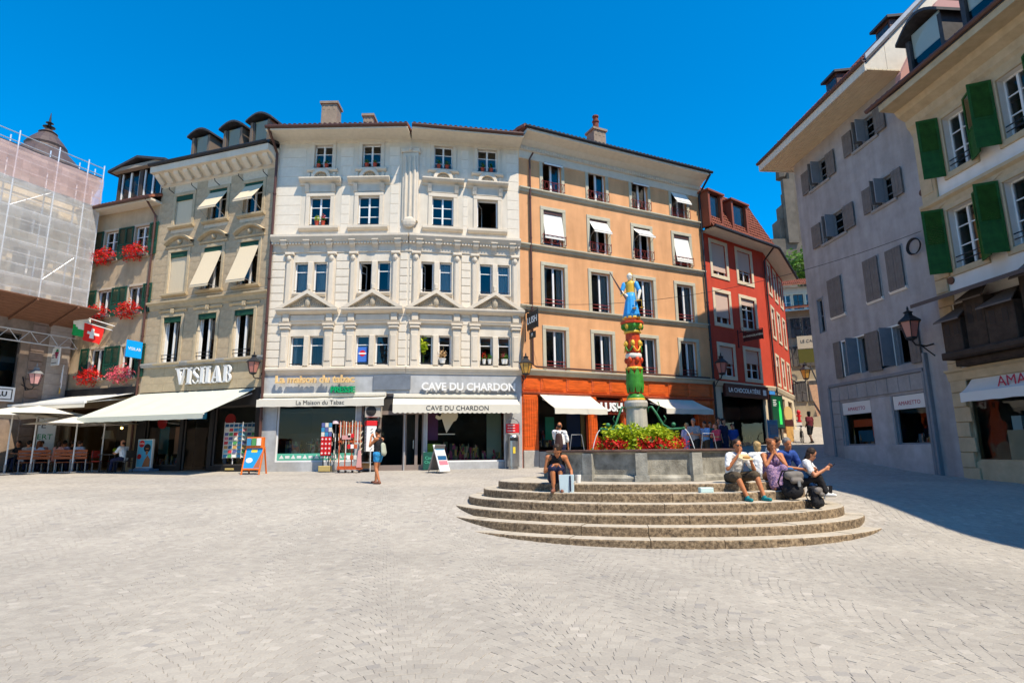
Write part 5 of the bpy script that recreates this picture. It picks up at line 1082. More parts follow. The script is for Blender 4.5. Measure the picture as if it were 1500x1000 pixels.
for z in lv[:-1]:
    part('ledger', MB().tube([(SL, 0, z), (uR, 0, z)], .03, 6), M_pole, sc, FSc.M)
    part('deck', MB().box(SL, uR, .06, .7, z-.08, z-.03), mat('deck_aluminium', (.45, .45, .44), .6, .1, 6), sc, FSc.M)
    for dz in (.5, 1.0): part('guardrail', MB().tube([(SL, .02, z+dz), (uR, .02, z+dz)], .022, 5), M_pole, sc, FSc.M)
for dz in (.35, .75): part('guardrail', MB().tube([(SL, .02, zt1+dz), (uR, .02, zt1+dz)], .025, 5), M_pole, sc, FSc.M)
for i, (a, c) in enumerate(zip(us_[1:-1], us_[2:])):
    if i < 2:
        for j in ((1,) if i == 0 else (3,)): part('diagonal_brace', MB().tube([(a, .03, lv[j+1]), (c, .03, lv[j])], .02, 5), M_pole, sc, FSc.M)
part('end_frame', MB().tube([(uR, 0, zbt), (uR, .75, lv[1])], .024, 5).tube([(uR, .75, lv[1]), (uR, 0, lv[2])], .024, 5).tube([(uR, 0, lv[2]), (uR, .75, lv[3])], .024, 5), M_pole, sc, FSc.M)
def sheet(u0, u1, z0, z1, y, amp, ni, nj):
    mb = MB(); P = lambda i, j: (u0+(u1-u0)*i/ni, y+amp*math.sin(i*1.7+j*.6)*math.sin(j*.9+i*.3), z0+(z1-z0)*j/nj)
    for i in range(ni):
        for j in range(nj): mb.quad(P(i, j), P(i+1, j), P(i+1, j+1), P(i, j+1))
    return mb
part('netting', sheet(SL, uR, zbt-.3, zt0, -.06, .04, 30, 24), M_net, sc, FSc.M, smooth=True); part('top_sheet', sheet(SL, uR, zt0, zt1+.15, -.08, .05, 30, 8), M_net2, sc, FSc.M, smooth=True)
mb = MB(); mb.M = T(uR, 0, 0, R(90)); part('end_netting', sheet(0, .9, zbt-.3, zt1, 0, .02, 6, 20), M_net, sc, FSc.M @ T(uR+.03, 0, 0, R(90)))
# protective timber roof carried by a lattice girder
M_plank = mat('canopy_plank', (.16, .075, .045), .8, .3, 3, .2, 30, stretch=(1, 12, 1))
zca, zcb = zof(FSc, 0, 455), zof(FSc, 0, 520); n = 16; oc = 1.7; zcan = zS(45, 452)-.15
pr = thing('protective_roof', 'sloping timber plank roof under the scaffold above the stone arcade', 'roof', F=FSc.M @ T(0, 0, zcan))
for i in range(9):
    y0, y1 = .3-i*(oc+.3)/9, .3-(i+1)*(oc+.3)/9+.02; zz = lambda y: -.25+(-y)*.32
    part('plank', MB().slab([(SL, y0, zz(y0)), (uR-.3, y0, zz(y0)), (uR-.3, y1, zz(y1)), (SL, y1, zz(y1))], (0, 0, .05)), M_plank, pr)
for u in np.arange(SL, uR, 1.6): part('rafter', MB().slab([(u, .3, -.45), (u+.08, .3, -.45), (u+.08, -oc, .2), (u, -oc, .2)], (0, 0, .12)), M_plank, pr)
mb = MB()
for z in (-1.35, -.85): mb.tube([(SL, .1, z), (uR-.2, .1, z)], .03, 6)
k = 0
for u in np.arange(SL, uR-.5, .4): mb.tube([(u, .1, -1.35 if k % 2 else -.85), (u+.4, .1, -.85 if k % 2 else -1.35)], .018, 5); k += 1
part('lattice_girder', mb, M_pole, pr)
# wall lantern maker
def lantern(label, base, q, m_pane, s=1.0, arm=None, group=None):
    """q = world position of the lantern body centre, base = world point on the wall"""
    t = thing('wall_lantern', label, 'lantern', tuple(base), group=group); o = Vector(q)-Vector(base); A = WM[t]
    mb = MB(); mb.tube([(0, 0, 0), (o[0]*.35, o[1]*.35, o[2]-.52*s), (o[0]*.85, o[1]*.85, o[2]-.5*s), (o[0], o[1], o[2]-.36*s)], .026*s, 6); mb.tube([(0, 0, o[2]-.1 if arm else -.35*s), (o[0]*.6, o[1]*.6, o[2]-.5*s)], .02*s, 6); part('bracket', mb, M_dark, t)
    B = A @ Matrix.Translation(o); mb = MB(); r0, r1 = .15*s, .27*s; z0, z1 = -.3*s, .16*s
    for k in range(6):
        a = math.pi/3*k; mb.tube([(r0*math.cos(a), r0*math.sin(a), z0), (r1*math.cos(a), r1*math.sin(a), z1)], .014*s, 5)
    mb.lathe([(.05*s, z0-.08*s), (r0*1.1, z0-.02*s), (r0*1.1, z0+.02*s)], 6); part('frame', mb, M_dark, t, B)
    mb = MB().lathe([(r1*1.18, z1), (r1*1.2, z1+.03*s), (.12*s, z1+.2*s), (.1*s, z1+.28*s), (.14*s, z1+.3*s), (.03*s, z1+.36*s), (.035*s, z1+.42*s), (.0*s+.005, z1+.5*s)], 6); part('hood', mb, M_dark if m_pane is not M_pane_w else M_zinc, t, B)
    for k in range(6):
        a, c = math.pi/3*k+.06, math.pi/3*(k+1)-.06; part('pane', MB().quad(*[(r*math.cos(b), r*math.sin(b), z) for r, z, b in ((r0*.96, z0, a), (r0*.96, z0, c), (r1*.96, z1, c), (r1*.96, z1, a))]), m_pane, t, B)
    return t
M_pane_a = mat('amber_lantern_glass', (.55, .30, .06), .15, spec=.6); M_pane_p = mat('rosy_lantern_glass', (.42, .16, .13), .2, spec=.6); M_pane_w = mat('pink_lantern_glass', (.55, .28, .27), .25, spec=.5)
q = FS.P(*FS.uv(52, 553, 1.0), 1.0); lantern('zinc topped lantern with pinkish panes below the timber roof', FS.P(FS.uv(52, 553, 1)[0], q[2]+.1), q, M_pane_w, 1.0)
q = FV.P(LV-.12, zof(FV, 386, 535, .5), .5); lantern('lantern with rosy panes between the optician and the tobacco shop', FV.P(LV-.05, q[2]-.1), q, M_pane_p, .95)
q = FO.P(-.05, zof(FO, 762, 537, .55), .55); lantern('lantern with amber panes between the wine shop and the cherry wood front', FO.P(.02, q[2]-.3), q, M_pane_a, .95)
q = FR.P(FR.uv(1057, 537, .9)[0], zof(FR, 1057, 537, .9), .9); lantern('black lantern on a curled arm at the left of the red house', FR.P(.15, q[2]-.5), q, M_pane_p, 1.1)
q = FR2.P(LR2*.95, zof(FR2, 1166, 535, .9), .9); lantern('lantern with amber panes up the side street', FR2.P(LR2*.95, q[2]-.3), q, M_pane_a, 1.2)
# hanging wine sign of the restaurant
t = thing('hanging_sign', 'white square sign with a bunch of grapes above the restaurant awning', 'sign', F=F1.at(.15, .9, zof(F1, 95, 521, .9), R(-8))); part('board', MB().bbox(-.34, .34, -.03, .03, -.42, .42, .01), M_whitep, t)
mb = MB()
for k, (x, z) in enumerate([(.08, .1), (.16, .1), (.24, .1), (.12, 0), (.2, 0), (.16, -.1)]): mb.ball((x, -.04, z+.05), .05, 7, 5)
part('grapes', mb, mat('grape_purple', (.30, .02, .08), .5), t); part('leaf', MB().slab([(.05, -.035, .2), (.28, -.035, .22), (.22, -.035, .32), (.1, -.035, .34)], (0, -.01, 0)), M_greenl, t); [part('text_line', MB().box(-.25, x1, -.035, -.031, z, z+.04), M_gshut, t) for x1, z in ((-.02, .05), (-.06, -.06), (.2, -.32))]; part('bracket', MB().tube([(-.2, 0, .46), (.45, .3, .46)], .02, 5), M_frame, t)
# white scrolled iron bracket sign
t = thing('iron_scroll_sign', 'white wrought iron scroll bracket with a small gilded disc', 'sign', F=F1.at(.2, .55, zof(F1, 88, 549, .55), R(-30))); mb = MB()
for cx, cz, r_ in ((-.25, 0, .3), (.15, .05, .26), (.15, -.2, .2), (-.2, -.25, .18)): mb.tube([(cx+r_*(1-k/22)*math.cos(k*.6), 0, cz+r_*(1-k/22)*math.sin(k*.6)) for k in range(20)], .014, 4)
mb.tube([(-.6, 0, .36), (.5, 0, .36)], .016, 5); mb.tube([(.5, 0, .4), (.5, 0, -.7)], .016, 5); part('scrolls', mb, M_frame, t); part('disc', MB().tube([(-.1, -.02, -.75), (-.1, .02, -.75)], .15, 14), M_gold, t)
# white menu wall sign
u, z = FS.uv(45, 640, .35); t = thing('menu_board', 'white lettered restaurant board leaning behind the benches', 'sign', (at(45, 640, 27.0)[0], 27.0, at(45, 660, 27)[2]), R(30)); part('panel', MB().bbox(-.9, .9, -.05, 0, -.6, 1.7, .02), M_whitep, t); text('CAFÉ', .4, M_gshut, t, WM[t] @ T(.05, -.06, 1.15), .004); text('OUVERT', .34, M_greenl, t, WM[t] @ T(.15, -.06, .62), .004)
u, z = FS.uv(8, 577, .15); t = thing('wall_sign', 'white sign with a black framed word on the sooty arcade', 'sign', F=FS.at(u, .1, z)); part('panel', MB().bbox(-1.0, .35, -.05, 0, -.32, .32, .01), M_whitep, t); mb = MB(); part('border', MB().box(-.9, .25, -.056, -.051, .2, .24).box(-.9, .25, -.056, -.051, -.24, -.2).box(.21, .25, -.056, -.051, -.2, .2), M_black, t); text('PLU', .3, M_black, t, WM[t] @ T(-.2, -.06, 0), .003, off=.01)
# ================================================================ grey house
gh = thing('grey_house', 'grey rendered house in shade with plank shutters and a wide boarded eave', 'building', F=FG.M @ T(LG/2, 0, 1.2))
og, zge = solve_out(FG, (1235, 216), (1200, 172)); print('og raw', og, zge); og = 1.35; zge = float(np.mean([zof(FG, 1200, 170, og), zof(FG, 1270, 101, og)])); print('grey', og, zge, LG)
FE = Fac(FG.P(LG-.1), FG.az+90)
def leaf(o, F, u0, u1, z0, z1, m=M_gshut, out=.05): shutter(o, F, u0, z0, z1, u1-u0, m, out, 0, 'plank')
def gwin(tl, br, fr=(0, .3, .5, .7, 1)):
    u0, u1, z0, z1 = rc(FG, tl, br); w_ = u1-u0; a, c = u0+w_*.24, u1-w_*.24
    o = win(gh, FG, a, c, z0, z1, .2, 2, (.33, .66), M_bluegrey, (.1, .02, M_greytrim), (.12, .08, .1, M_greytrim), fw=.06)
    part('mullion_post', MB().bbox((a+c)/2-.09, (a+c)/2+.09, -.03, .1, z0, z1, .01), M_greytrim, o, FG.M)
    leaf(o, FG, u0, a-.03, z0, z1); leaf(o, FG, c+.03, u1, z0, z1)
    part('shutter', MB().bbox((a+c)/2-.12, (a+c)/2-.08, -.42, -.05, z0+.02, z1-.02, .005), M_gshut, o, FG.M); part('shutter', MB().bbox((a+c)/2+.1, (a+c)/2+.14, -.42, -.05, z0+.02, z1-.02, .005), M_bluegrey, o, FG.M)
    return o
gwin((1175, 257), (1226, 252)) ; gwin((1235, 201), (1299.5, 186)); gwin((1190, 334), (1255, 330)); gwin((1264, 281), (1326, 282))
for tl, br in (((1213, 412), (1239, 459)), ((1265, 384), (1294, 436)), ((1298, 369.5), (1329, 420))):
    u0, u1, z0, z1 = rc(FG, tl, br); o = win(gh, FG, u0+.06, u1-.06, z0+.05, z1-.05, .2, 2, (), M_bluegrey, (.1, .02, M_greytrim), (.1, .08, .12, M_gb)); h = (u0+u1)/2; leaf(o, FG, u0, h-.004, z0, z1); leaf(o, FG, h+.004, u1, z0, z1)
u0, u1, z0, z1 = rc(FG, (1224, 504), (1352.5, 525)); n = 4; zz1 = z1; zz0 = float(np.mean([zof(FG, 1230, 554), zof(FG, 1352, 526)]))
for i in range(4):
    a, c = u0+.35+(u1-u0-.7)*i/4, u0+.35+(u1-u0-.7)*(i+1)/4; o = win(gh, FG, a+.07, c-.07, zz0, zz1, .22, 1, (), M_bluegrey, (.06, .02, M_gb), opened=0 if i in (0, 3) else None)
    if i in (0, 2): leaf(o, FG, a-.42 if i == 0 else a-.36, a+.03 if i == 0 else a+.1, zz0-.05, zz1+.05)
    if i in (1, 3): leaf(o, FG, c-.1, c+.36, zz0-.05, zz1+.05)
    if i % 2: part('shutter', MB().bbox(a+.02, a+.06, -.5, -.03, zz0, zz1, .005), M_bluegrey, o, FG.M)
u0, u1, z0, z1 = rc(FG, (1152, 420), (1160, 470)); o1 = rc(FG, (1197, 440), (1203, 488)); win(gh, FG, max(.12, o1[0]), max(.12, o1[0])+.35, o1[2], o1[3], .15, 1, (.5,), M_bluegrey, (.08, .02, M_bluegrey))
sw1 = rc(FG, (1232.5, 591), (1282.5, 652.5)); sw2 = rc(FG, (1306, 579), (1365, 649)); zsl = (sw1[2]+sw2[2])/2; zst = (sw1[3]+sw2[3])/2; OPEN[id(FG)] += [(sw1[0], sw1[1], zsl, zst), (sw2[0], sw2[1], zsl, zst)]
wall(gh, FG, 0, LG, .5, zge+.1, M_grey, .2, 13); rooms(gh, FG, 0, LG, [.8, 4.6, 7.5, 10.5, zge])
soffit(gh, FG, -.5, LG-.05, zge+.02, og, mat('cream_boards', (.62, .52, .36), .7, .08, 4), 9)
part('eaves_fascia', MB().box(-.55, LG-.05, -og-.06, -og, zge-.02, zge+.3), M_soffit, gh, FG.M)
part('verge_boards', MB().box(-.56, -.5, -og, 5, zge-.02, zge+.3), M_soffit, gh, FG.M); soffit(gh, Fac(FG.P(0), FG.az-90), 0, .01, zge, .01, M_soffit, 1)
part('end_soffit', MB().box(-.5, -.01, .01, 5, zge+.02, zge+.07), MATS['cream_boards'], gh, FG.M)
gutter(gh, FG, -.6, LG, zge+.35, og+.02); roof(gh, FG, -.6, LG, zge+.32, og, 6, 7.5, M_slate); roof_edge(gh, FG, -.6, LG, zge+.5, og-.1, M_tile, 1.0)
tiles(gh, FG.M @ Vector((-.6, -og, zge+.46)), FG.M @ Vector((LG, -og, zge+.46)), FG.M @ Vector((LG, 5.5, zge+.3+7.5*6.85/(6+og))), FG.M @ Vector((-.6, 5.5, zge+.3+7.5*6.85/(6+og))), 26, 40, M_tile)
for px, py in ((1205, 152), (1278, 70)):
    u, z = FG.uv(px, py, og-.8); mb = MB(); zb_ = zge+.6; zb_ = zge+1.45; yf = -og+1.3; mb.box(u-.36, u+.36, yf, 1.6, zb_, zb_+.85); d = part('dormer', mb, M_brown, gh, FG.M); part('dormer_roof', MB().slab([(u-.48, yf-.15, zb_+.82), (u+.48, yf-.15, zb_+.82), (u+.48, 2, zb_+1.15), (u-.48, 2, zb_+1.15)], (0, 0, .1)), M_slate, d, FG.M); part('pane', MB().quad((u-.3, yf-.01, zb_+.3), (u+.3, yf-.01, zb_+.3), (u+.3, yf-.01, zb_+.75), (u-.3, yf-.01, zb_+.75)), GLASS, d, FG.M)
# boarded gable end with pale flashing above the eave
for u_, nm in ((LG-.14, 'gable_boards'), (-.56, 'gable_boards')):
    for k in range(9):      # upright boards closing the roof space
        y0, y1 = -og+.02+k*(6+og-.1)/9, -og+.02+(k+1)*(6+og-.1)/9-.015; zr_ = lambda y: zge+.30+7.5*(y+og)/(6+og)
        part(nm, MB().slab([(u_, y0, zge+.08), (u_, y1, zge+.08), (u_, y1, zr_(y1)), (u_, y0, zr_(y0))], (.06, 0, 0)), M_soffit, gh, FG.M)
part('flashing', MB().slab([(LG-.06, -og, zge+.36), (LG-.06, 6, zge+.36+7.5), (LG-.06, 6, zge+.62+7.5), (LG-.06, -og, zge+.62)], (.05, 0, 0)), M_zinc, gh, FG.M)
# grey stone shop surround of separate slabs
so_ = rc(FG, (1216, 571), (1372.5, 684)); zso = float(np.mean([zof(FG, 1216, 571), zof(FG, 1369, 537.5)]))
part('shop_border', MB().bbox(so_[0], so_[1]+.05, -.1, 0, zso, zso+.12, .02).bbox(so_[0]-.06, so_[0]+.06, -.1, 0, .8, zso, .02).bbox(so_[1]-.02, so_[1]+.1, -.1, 0, .5, zso, .02).bbox(so_[1]+.16, so_[1]+.28, -.14, 0, .5, zso+.6, .02), M_bluegrey, gh, FG.M)
n = 9
for i in range(n): a, c = so_[0]+.08+(so_[1]-so_[0]-.12)*i/n, so_[0]+.08+(so_[1]-so_[0]-.12)*(i+1)/n; part('stone_slab', MB().bbox(a+.008, c-.008, -.05, 0, zst+.1, zso-.01, .008), M_greytrim, gh, FG.M)
for a, c in ((so_[0]+.08, sw1[0]-.06), (sw2[1]+.06, so_[1]-.04)):
    for k in range(5): z0, z1 = 1.0+(zst+.08-1.0)*k/5, 1.0+(zst+.08-1.0)*(k+1)/5; part('stone_slab', MB().bbox(a, c, -.05, 0, z0+.008, z1-.008, .008), M_greytrim, gh, FG.M)
part('stone_slab', MB().bbox(sw1[1]+.05, sw2[0]-.05, -.03, 0, zsl, zst, .01), M_shop, gh, FG.M); part('plinth', MB().bbox(sw1[0]-.05, sw2[1]+.05, -.08, 0, .5, zsl, .02), M_shop, gh, FG.M)
M_redtxt = mat('crimson_letters', (.42, .02, .06), .5)
M_toys = print_mat('toy_display', [(.5, .12, .03), (.12, .1, .1), (.45, .3, .08), (.1, .2, .3), (.4, .35, .3), (.05, .05, .06)], (5, 5, 4))
for i, r in enumerate((sw1, sw2)):
    o = shop_window(gh, FG, (r[0], r[1], zsl, zst), M_bluegrey, 1); goods(o, FG, r[0]+.15, r[1]-.15, zsl, 14, .8, (.3, .8), M_toys)
    part('roller_valance', MB().box(r[0]+.02, r[1]-.02, .02, .05, zst-.5, zst-.02), M_blind, o, FG.M); text('AMARETTO', .2, M_redtxt, o, FG.M @ T((r[0]+r[1])/2, .015, zst-.3), .002)
    if i == 0: part('display_poster', MB().box(r[0]+.2, r[1]-.3, .3, .33, zst-1.0, zst-.72), mat('orange_card', (.62, .10, .03), .6), o, FG.M); part('display_poster', MB().box(r[1]-.45, r[1]-.2, .3, .34, zsl+.1, zst-.9), mat('orange_card', (.62, .10, .03), .6), o, FG.M); part('display_poster', MB().box(r[0]+.35, r[1]-.5, .35, .4, zsl+.15, zst-1.15), mat('poster_blue2', (.03, .16, .28), .6), o, FG.M)
q = FG.P(FG.uv(1333, 480, .9)[0], zof(FG, 1333, 480, .9), .9); lantern('large black lantern on an iron arm on the grey house', FG.P(FG.uv(1366, 497)[0], q[2]-.5), q, M_pane_p, 1.12)
# cable coil and the cables over the square
u, z = FG.uv(1343, 361); mb = MB()
for k in range(4): mb.tube([(u+(.27+.012*k)*math.cos(a), -.08-.02*k, z+(.25+.012*k)*math.sin(a)) for a in np.linspace(0, 2*math.pi, 20)], .016, 5)
solo('cable_coil', mb, M_dark, 'coil of black cable hung on the grey house below its plank shutters', 'cable', FG.M)
def cable(label, a, c, sag=.4, r=.012):
    a, c = Vector(a), Vector(c); solo('overhead_cable', MB().tube([a.lerp(c, k/24)-Vector((0, 0, sag*4*(k/24)*(1-k/24))) for k in range(25)], r, 4), M_dark, label, 'cable')
cable('thin cable strung from the orange house over to the cable coil', FO.P(FO.uv(766, 446)[0], zof(FO, 766, 443, .1), .1), FG.P(u+.4, z+.4, .1), .9, .01)
# ================================================================ house with bright green shutters at the right
GL = 21.
bb = thing('green_shutter_house', 'white house with ochre stone trim and bright green louvred shutters', 'building', F=FB.M @ T(3, 0, .9))
og2, zbe = solve_out(FB, (1340, 172), (1300, 152)); og2 = 1.15; zbe = float(np.mean([zof(FB, 1300, 152, og2), zof(FB, 1440, 32, og2)])); print('gb', og2, zbe)
zcs = float(np.mean([zof(FB, 1345, 310, .15), zof(FB, 1500, 226, .15)]))
rA = rc(FB, (1395, 165), (1400, 240)); zA = (float(np.mean([zof(FB, 1378, 262), zof(FB, 1436, 235)])), float(np.mean([zof(FB, 1363, 178), zof(FB, 1437, 135)])))
zB = (float(np.mean([zof(FB, 1393, 404), zof(FB, 1465, 372)])), float(np.mean([zof(FB, 1361, 320), zof(FB, 1443, 274)])))
wA = [(FB.uv(1363, 215)[0], FB.uv(1438, 190)[0])]; wB = [(FB.uv(1361, 360)[0], FB.uv(1467, 325)[0])]; print('gbwin', zA, zB, wA, wB)
def gbwin(u0, u1, z0, z1, skew=0):
    m_ = (u0+u1)/2; e_ = (u1-u0)/2; a, c = m_-e_, m_+e_
    o = win(bb, FB, a, c, z0+.1, z1-.1, .3, 2, (.3, .62), M_frame, (.2, .06, M_gbstone, 1), None, None, None, ('plain', M_dark))
    mb = MB()
    for q in range(8):
        t0, t1 = -1+q/4, -1+(q+1)/4; e = (c-a)/2+.24; za, zb2 = z1+.06+.14*(1-t0*t0), z1+.06+.14*(1-t1*t1); um = (a+c)/2; mb.add([(um+e*t, -o_, z+dz) for t, z in ((t0, za), (t1, zb2)) for o_, dz in ((0, 0), (.1, 0), (.1, .16), (0, .16))], [(0, 1, 5, 4), (1, 2, 6, 5), (2, 3, 7, 6)])
    part('arched_lintel', mb, M_gbstone, o, FB.M); shutter(o, FB, a-.06, z0, z1, .60, M_green, .10, math.pi+R(62)); shutter(o, FB, c+.06, z0, z1, .60, M_green, .10, -R(24)); return o
pitch_ = FB.uv(1472, 170)[0]-FB.uv(1400, 200)[0]
mA = (wA[0][0]+wA[0][1])/2; mB = (wB[0][0]+wB[0][1])/2; mA = FB.uv(1402, 200)[0]; mB = FB.uv(1413, 335)[0]; st = FB.uv(1487, 145)[0]-mA; print('mA', mA, mB, st)
for k in range(7):
    if mA+k*st+1.4 > GL: break
    gbwin(mA+k*st-.44, mA+k*st+.44, *zA); gbwin(mB+k*st-.5, mB+k*st+.5, *zB)
zwr = float(np.mean([zof(FB, 1364, 449, .9), zof(FB, 1500, 392, .9)])); zfa = float(np.mean([zof(FB, 1393, 542, .2), zof(FB, 1500, 529, .2)]))
sgo = (FB.uv(1424, 640)[0], FB.uv(1424, 640)[0]+2.6, 1.25, zfa-.25); OPEN[id(FB)] += [sgo, (sgo[1]+.9, sgo[1]+3.6, 1.0, zfa-.25), (sgo[1]+5, sgo[1]+8, 1.0, zfa-.25)]
wall(bb, FB, 0, GL, zfa, zbe, M_gb, .3, 8); wall(bb, FB, 0, GL, .2, zfa, M_gbstone, .3, 8, name='stone_ground_floor'); rooms(bb, FB, 0, GL, [.3, zfa, zcs, zbe])
for k in range(22): z0 = .6+k*.46; part('quoin', MB().bbox(.02, .62-.12*(k % 2), -.06, 0, z0+.01, z0+.45, .015), M_gbstone, bb, FB.M) if z0 < zcs-.6 else None
part('corner_pilaster', MB().bbox(.02, .66, -.07, 0, zcs+.12, zbe-.9, .02).bbox(.12, .56, -.09, -.068, zcs+.4, zbe-1.2, .02), M_gbstone, bb, FB.M)
cornice(bb, FB, 0, GL, zcs, [(0, -.3), (.06, -.28), (.1, -.1), (.2, -.02), (.2, .08), (0, .14)], M_gbstone, 'string_course')
cornice(bb, FB, 0, GL, zbe, [(0, -1.0), (.06, -.98), (.12, -.8), (.2, -.7), (.24, -.45), (.5, -.3), (.6, -.12), (og2, -.1), (og2, .12), (0, .14)], M_gbstone, 'eaves_cornice')
gutter(bb, FB, -.5, GL, zbe+.2, og2); roof(bb, FB, -.4, GL, zbe+.16, og2, 6, 5.6, M_slate)
tiles(bb, FB.M @ Vector((-.4, -og2, zbe+.3)), FB.M @ Vector((GL, -og2, zbe+.3)), FB.M @ Vector((GL, 5, zbe+.3+5.6*(5+og2)/(6+og2))), FB.M @ Vector((-.4, 5, zbe+.3+5.6*(5+og2)/(6+og2))), 22, 80, M_tile)
for px, py in ((1362, 62), (1450, 2)):
    u, z = FB.uv(px, py, .3); zb_ = zbe+.8; h = .75; mb = MB(); mb.box(u-h, u-h+.15, -.5, 2, zb_, zb_+1.2); mb.box(u+h-.15, u+h, -.5, 2, zb_, zb_+1.2); mb.box(u-h, u+h, -.5, -.3, zb_-.1, zb_+.12); d = part('dormer', mb, M_slate, bb, FB.M); r_ = MB()
    pts = [(-h-.15+(2*h+.3)*k/8, zb_+1.15+.5*math.sin(math.pi*k/8)) for k in range(9)]
    for (xa, za), (xb, zb2) in zip(pts[:-1], pts[1:]): r_.slab([(u+xa, -.75, za), (u+xb, -.75, zb2), (u+xb, 2.5, zb2), (u+xa, 2.5, za)], (0, 0, .1))
    part('dormer_roof', r_, M_slate, d, FB.M); part('pane', MB().quad((u-h+.15, -.4, zb_+.1), (u+h-.15, -.4, zb_+.1), (u+h-.15, -.4, zb_+1.4), (u-h+.15, -.4, zb_+1.4)), GLASS, d, FB.M); part('blind', MB().box(u-h+.16, u+h-.16, -.38, -.36, zb_+.5, zb_+1.4), M_blind, d, FB.M)
# party wall with pale flashing between the two roofs
mb = MB().slab([(-.15, -.4, zbe+.5), (-.15, 5, zbe+5.4), (-.15, 5, zbe+7.2), (-.15, 1.6, zbe+4.4), (-.15, -.2, zbe+1.4)], (.25, 0, 0)); part('party_wall', mb, mat('pink_render', (.50, .27, .24), .8), bb, FB.M)
for px, py in ((1352, 282), (1394, 411)): u, z = FB.uv(px, py); part('wall_anchor', MB().tube([(u, 0, z), (u, -.05, z)], .12, 12), M_brown, bb, FB.M)
# old wooden clock house under a lean-to roof
M_oldwood = mat('old_dark_wood', (.05, .034, .025), .85, .3, 4, .3, 30)
t = thing('wooden_clock_house', 'dark carved wooden model town under a lean-to roof on the green shuttered house', 'clock', F=FB.M @ T(2.2, 0, zfa+.3)); z0 = .15; zT = zwr-zfa-.35
part('lean_to_roof', MB().slab([(-2.1, -1.1, zT), (3.2, -1.1, zT), (3.2, 0, zT+.35), (-2.1, 0, zT+.35)], (0, 0, .12)), mat('roof_board', (.09, .07, .065), .8), t); part('base_shelf', MB().bbox(-1.6, 3.2, -.75, 0, 0, .22, .05).bbox(-1.4, 3.2, -.5, 0, -.22, 0, .05), M_oldwood, t); part('back_board', MB().box(-1.55, 3.2, -.1, -.01, .22, zT), M_oldwood, t)
for x0, x1, hh, dp in ((-1.55, -.85, 1.0, .62), (-.8, -.1, 1.5, .5), (.0, .9, 1.1, .6), (1.0, 1.5, 1.7, .45), (1.6, 2.6, 1.2, .55)):
    part('model_house', MB().bbox(x0, x1, -dp, -.1, .22, .22+hh, .02), M_oldwood, t); xm = (x0+x1)/2
    part('model_roof', MB().slab([(x0-.12, -dp-.16, .15+hh), (x1+.12, -dp-.16, .15+hh), (xm+.2, -.1, .62+hh), (xm-.2, -.1, .62+hh)], (0, 0, .05)), mat('model_shingle', (.13, .11, .10), .8), t)
    for k in range(2): part('model_window', MB().box(x0+.12+k*(x1-x0)*.45, x0+.3+k*(x1-x0)*.45, -dp-.006, -dp, .22+hh*.5, .22+hh*.85), M_black, t)
# shop under it
o = shop_window(bb, FB, sgo, M_gbstone, 1); goods(o, FB, sgo[0]+.9, sgo[1]-.1, sgo[2], 12, 1.0, (.3, .8), M_toys); part('display_case', MB().box(sgo[0]+.9, sgo[0]+1.5, .3, .8, sgo[2], sgo[2]+.9), mat('display_case_paint', (.5, .42, .3), .7), o, FB.M); part('display_box', MB().box(sgo[0]+1.05, sgo[0]+1.35, .35, .7, sgo[2]+.9, sgo[2]+1.3), mat('pale_blue_box', (.4, .55, .62), .6), o, FB.M)
for a in ((sgo[1]+.9, sgo[1]+3.6, 1.0, zfa-.25), (sgo[1]+5, sgo[1]+8, 1.0, zfa-.25)): shop_window(bb, FB, a, M_gbstone, 2)
aw = awning('white awning with crimson lettering on the green shuttered house', FB, sgo[0]+.3, sgo[1]+1.5, zfa-.3, .45, zfa-.72, M_blind, .28, words=None, box=False); text('AMARETTO', .42, M_redtxt, aw, WM[aw] @ T(.35, -.30, -.22), .004)
cornice(bb, FB, 0, GL, zfa, [(0, -.3), (.08, -.28), (.12, -.05), (.2, 0), (.2, .06), (0, .08)], M_gbstone, 'shop_cornice')
# ================================================================ up the side street
def farhouse(label, px0, px1, Y, az, ybase, ytop, m, rows_, roofm, nwin, rise=1.5, shutm=None):
    O = at(px0, 600, Y); F = Fac(O, az); L_ = F.uv(px1, 600)[0]; zt_ = F.uv((px0+px1)/2, ytop)[1]; zb_ = F.uv((px0+px1)/2, ybase)[1]-2; b = thing('side_street_house', label, 'building', F=F.M @ T(L_/2, 0, zb_))
    for z in rows_:
        zz = F.uv((px0+px1)/2, z)[1]
        for i in range(nwin):
            u = L_*(i+.5)/nwin; o = win(b, F, u-.45, u+.45, zz-.75, zz+.75, .18, 2, (.5,), M_bframe if i % 2 else M_frame, (.1, .03, M_rtrim))
            if shutm:
                for s in (-1, 1): shutter(o, F, u-.45-.5 if s < 0 else u+.49, zz-.75, zz+.75, .44, shutm, .05)
    wall(b, F, 0, L_, zb_, zt_, m, .18, 6); roof(b, F, -.5, L_+.5, zt_, .9, 5, rise, roofm); tiles(b, F.M @ Vector((-.5, -.9, zt_+.13)), F.M @ Vector((L_+.5, -.9, zt_+.13)), F.M @ Vector((L_+.5, 5, zt_+rise+.13)), F.M @ Vector((-.5, 5, zt_+rise+.13)), 12, 30, M_tile2); return b, F, L_
M_cream = mat('cream_render', (.55, .44, .29), .85, .1, 2, .2, 60, stain=.15)
fb, FF, LF = farhouse('cream house with shutters closing the view up the side street', 1150, 1245, 44, -22, 600, 452, M_cream, (572, 520, 478), M_tile2, 5, 1.3, M_gshut)
farhouse('steep red roofed house above the cream house', 1158, 1235, 56, -15, 560, 418, mat('pale_render', (.5, .46, .4), .85, .1, 2), (440,), M_tile2, 4, 2.0)
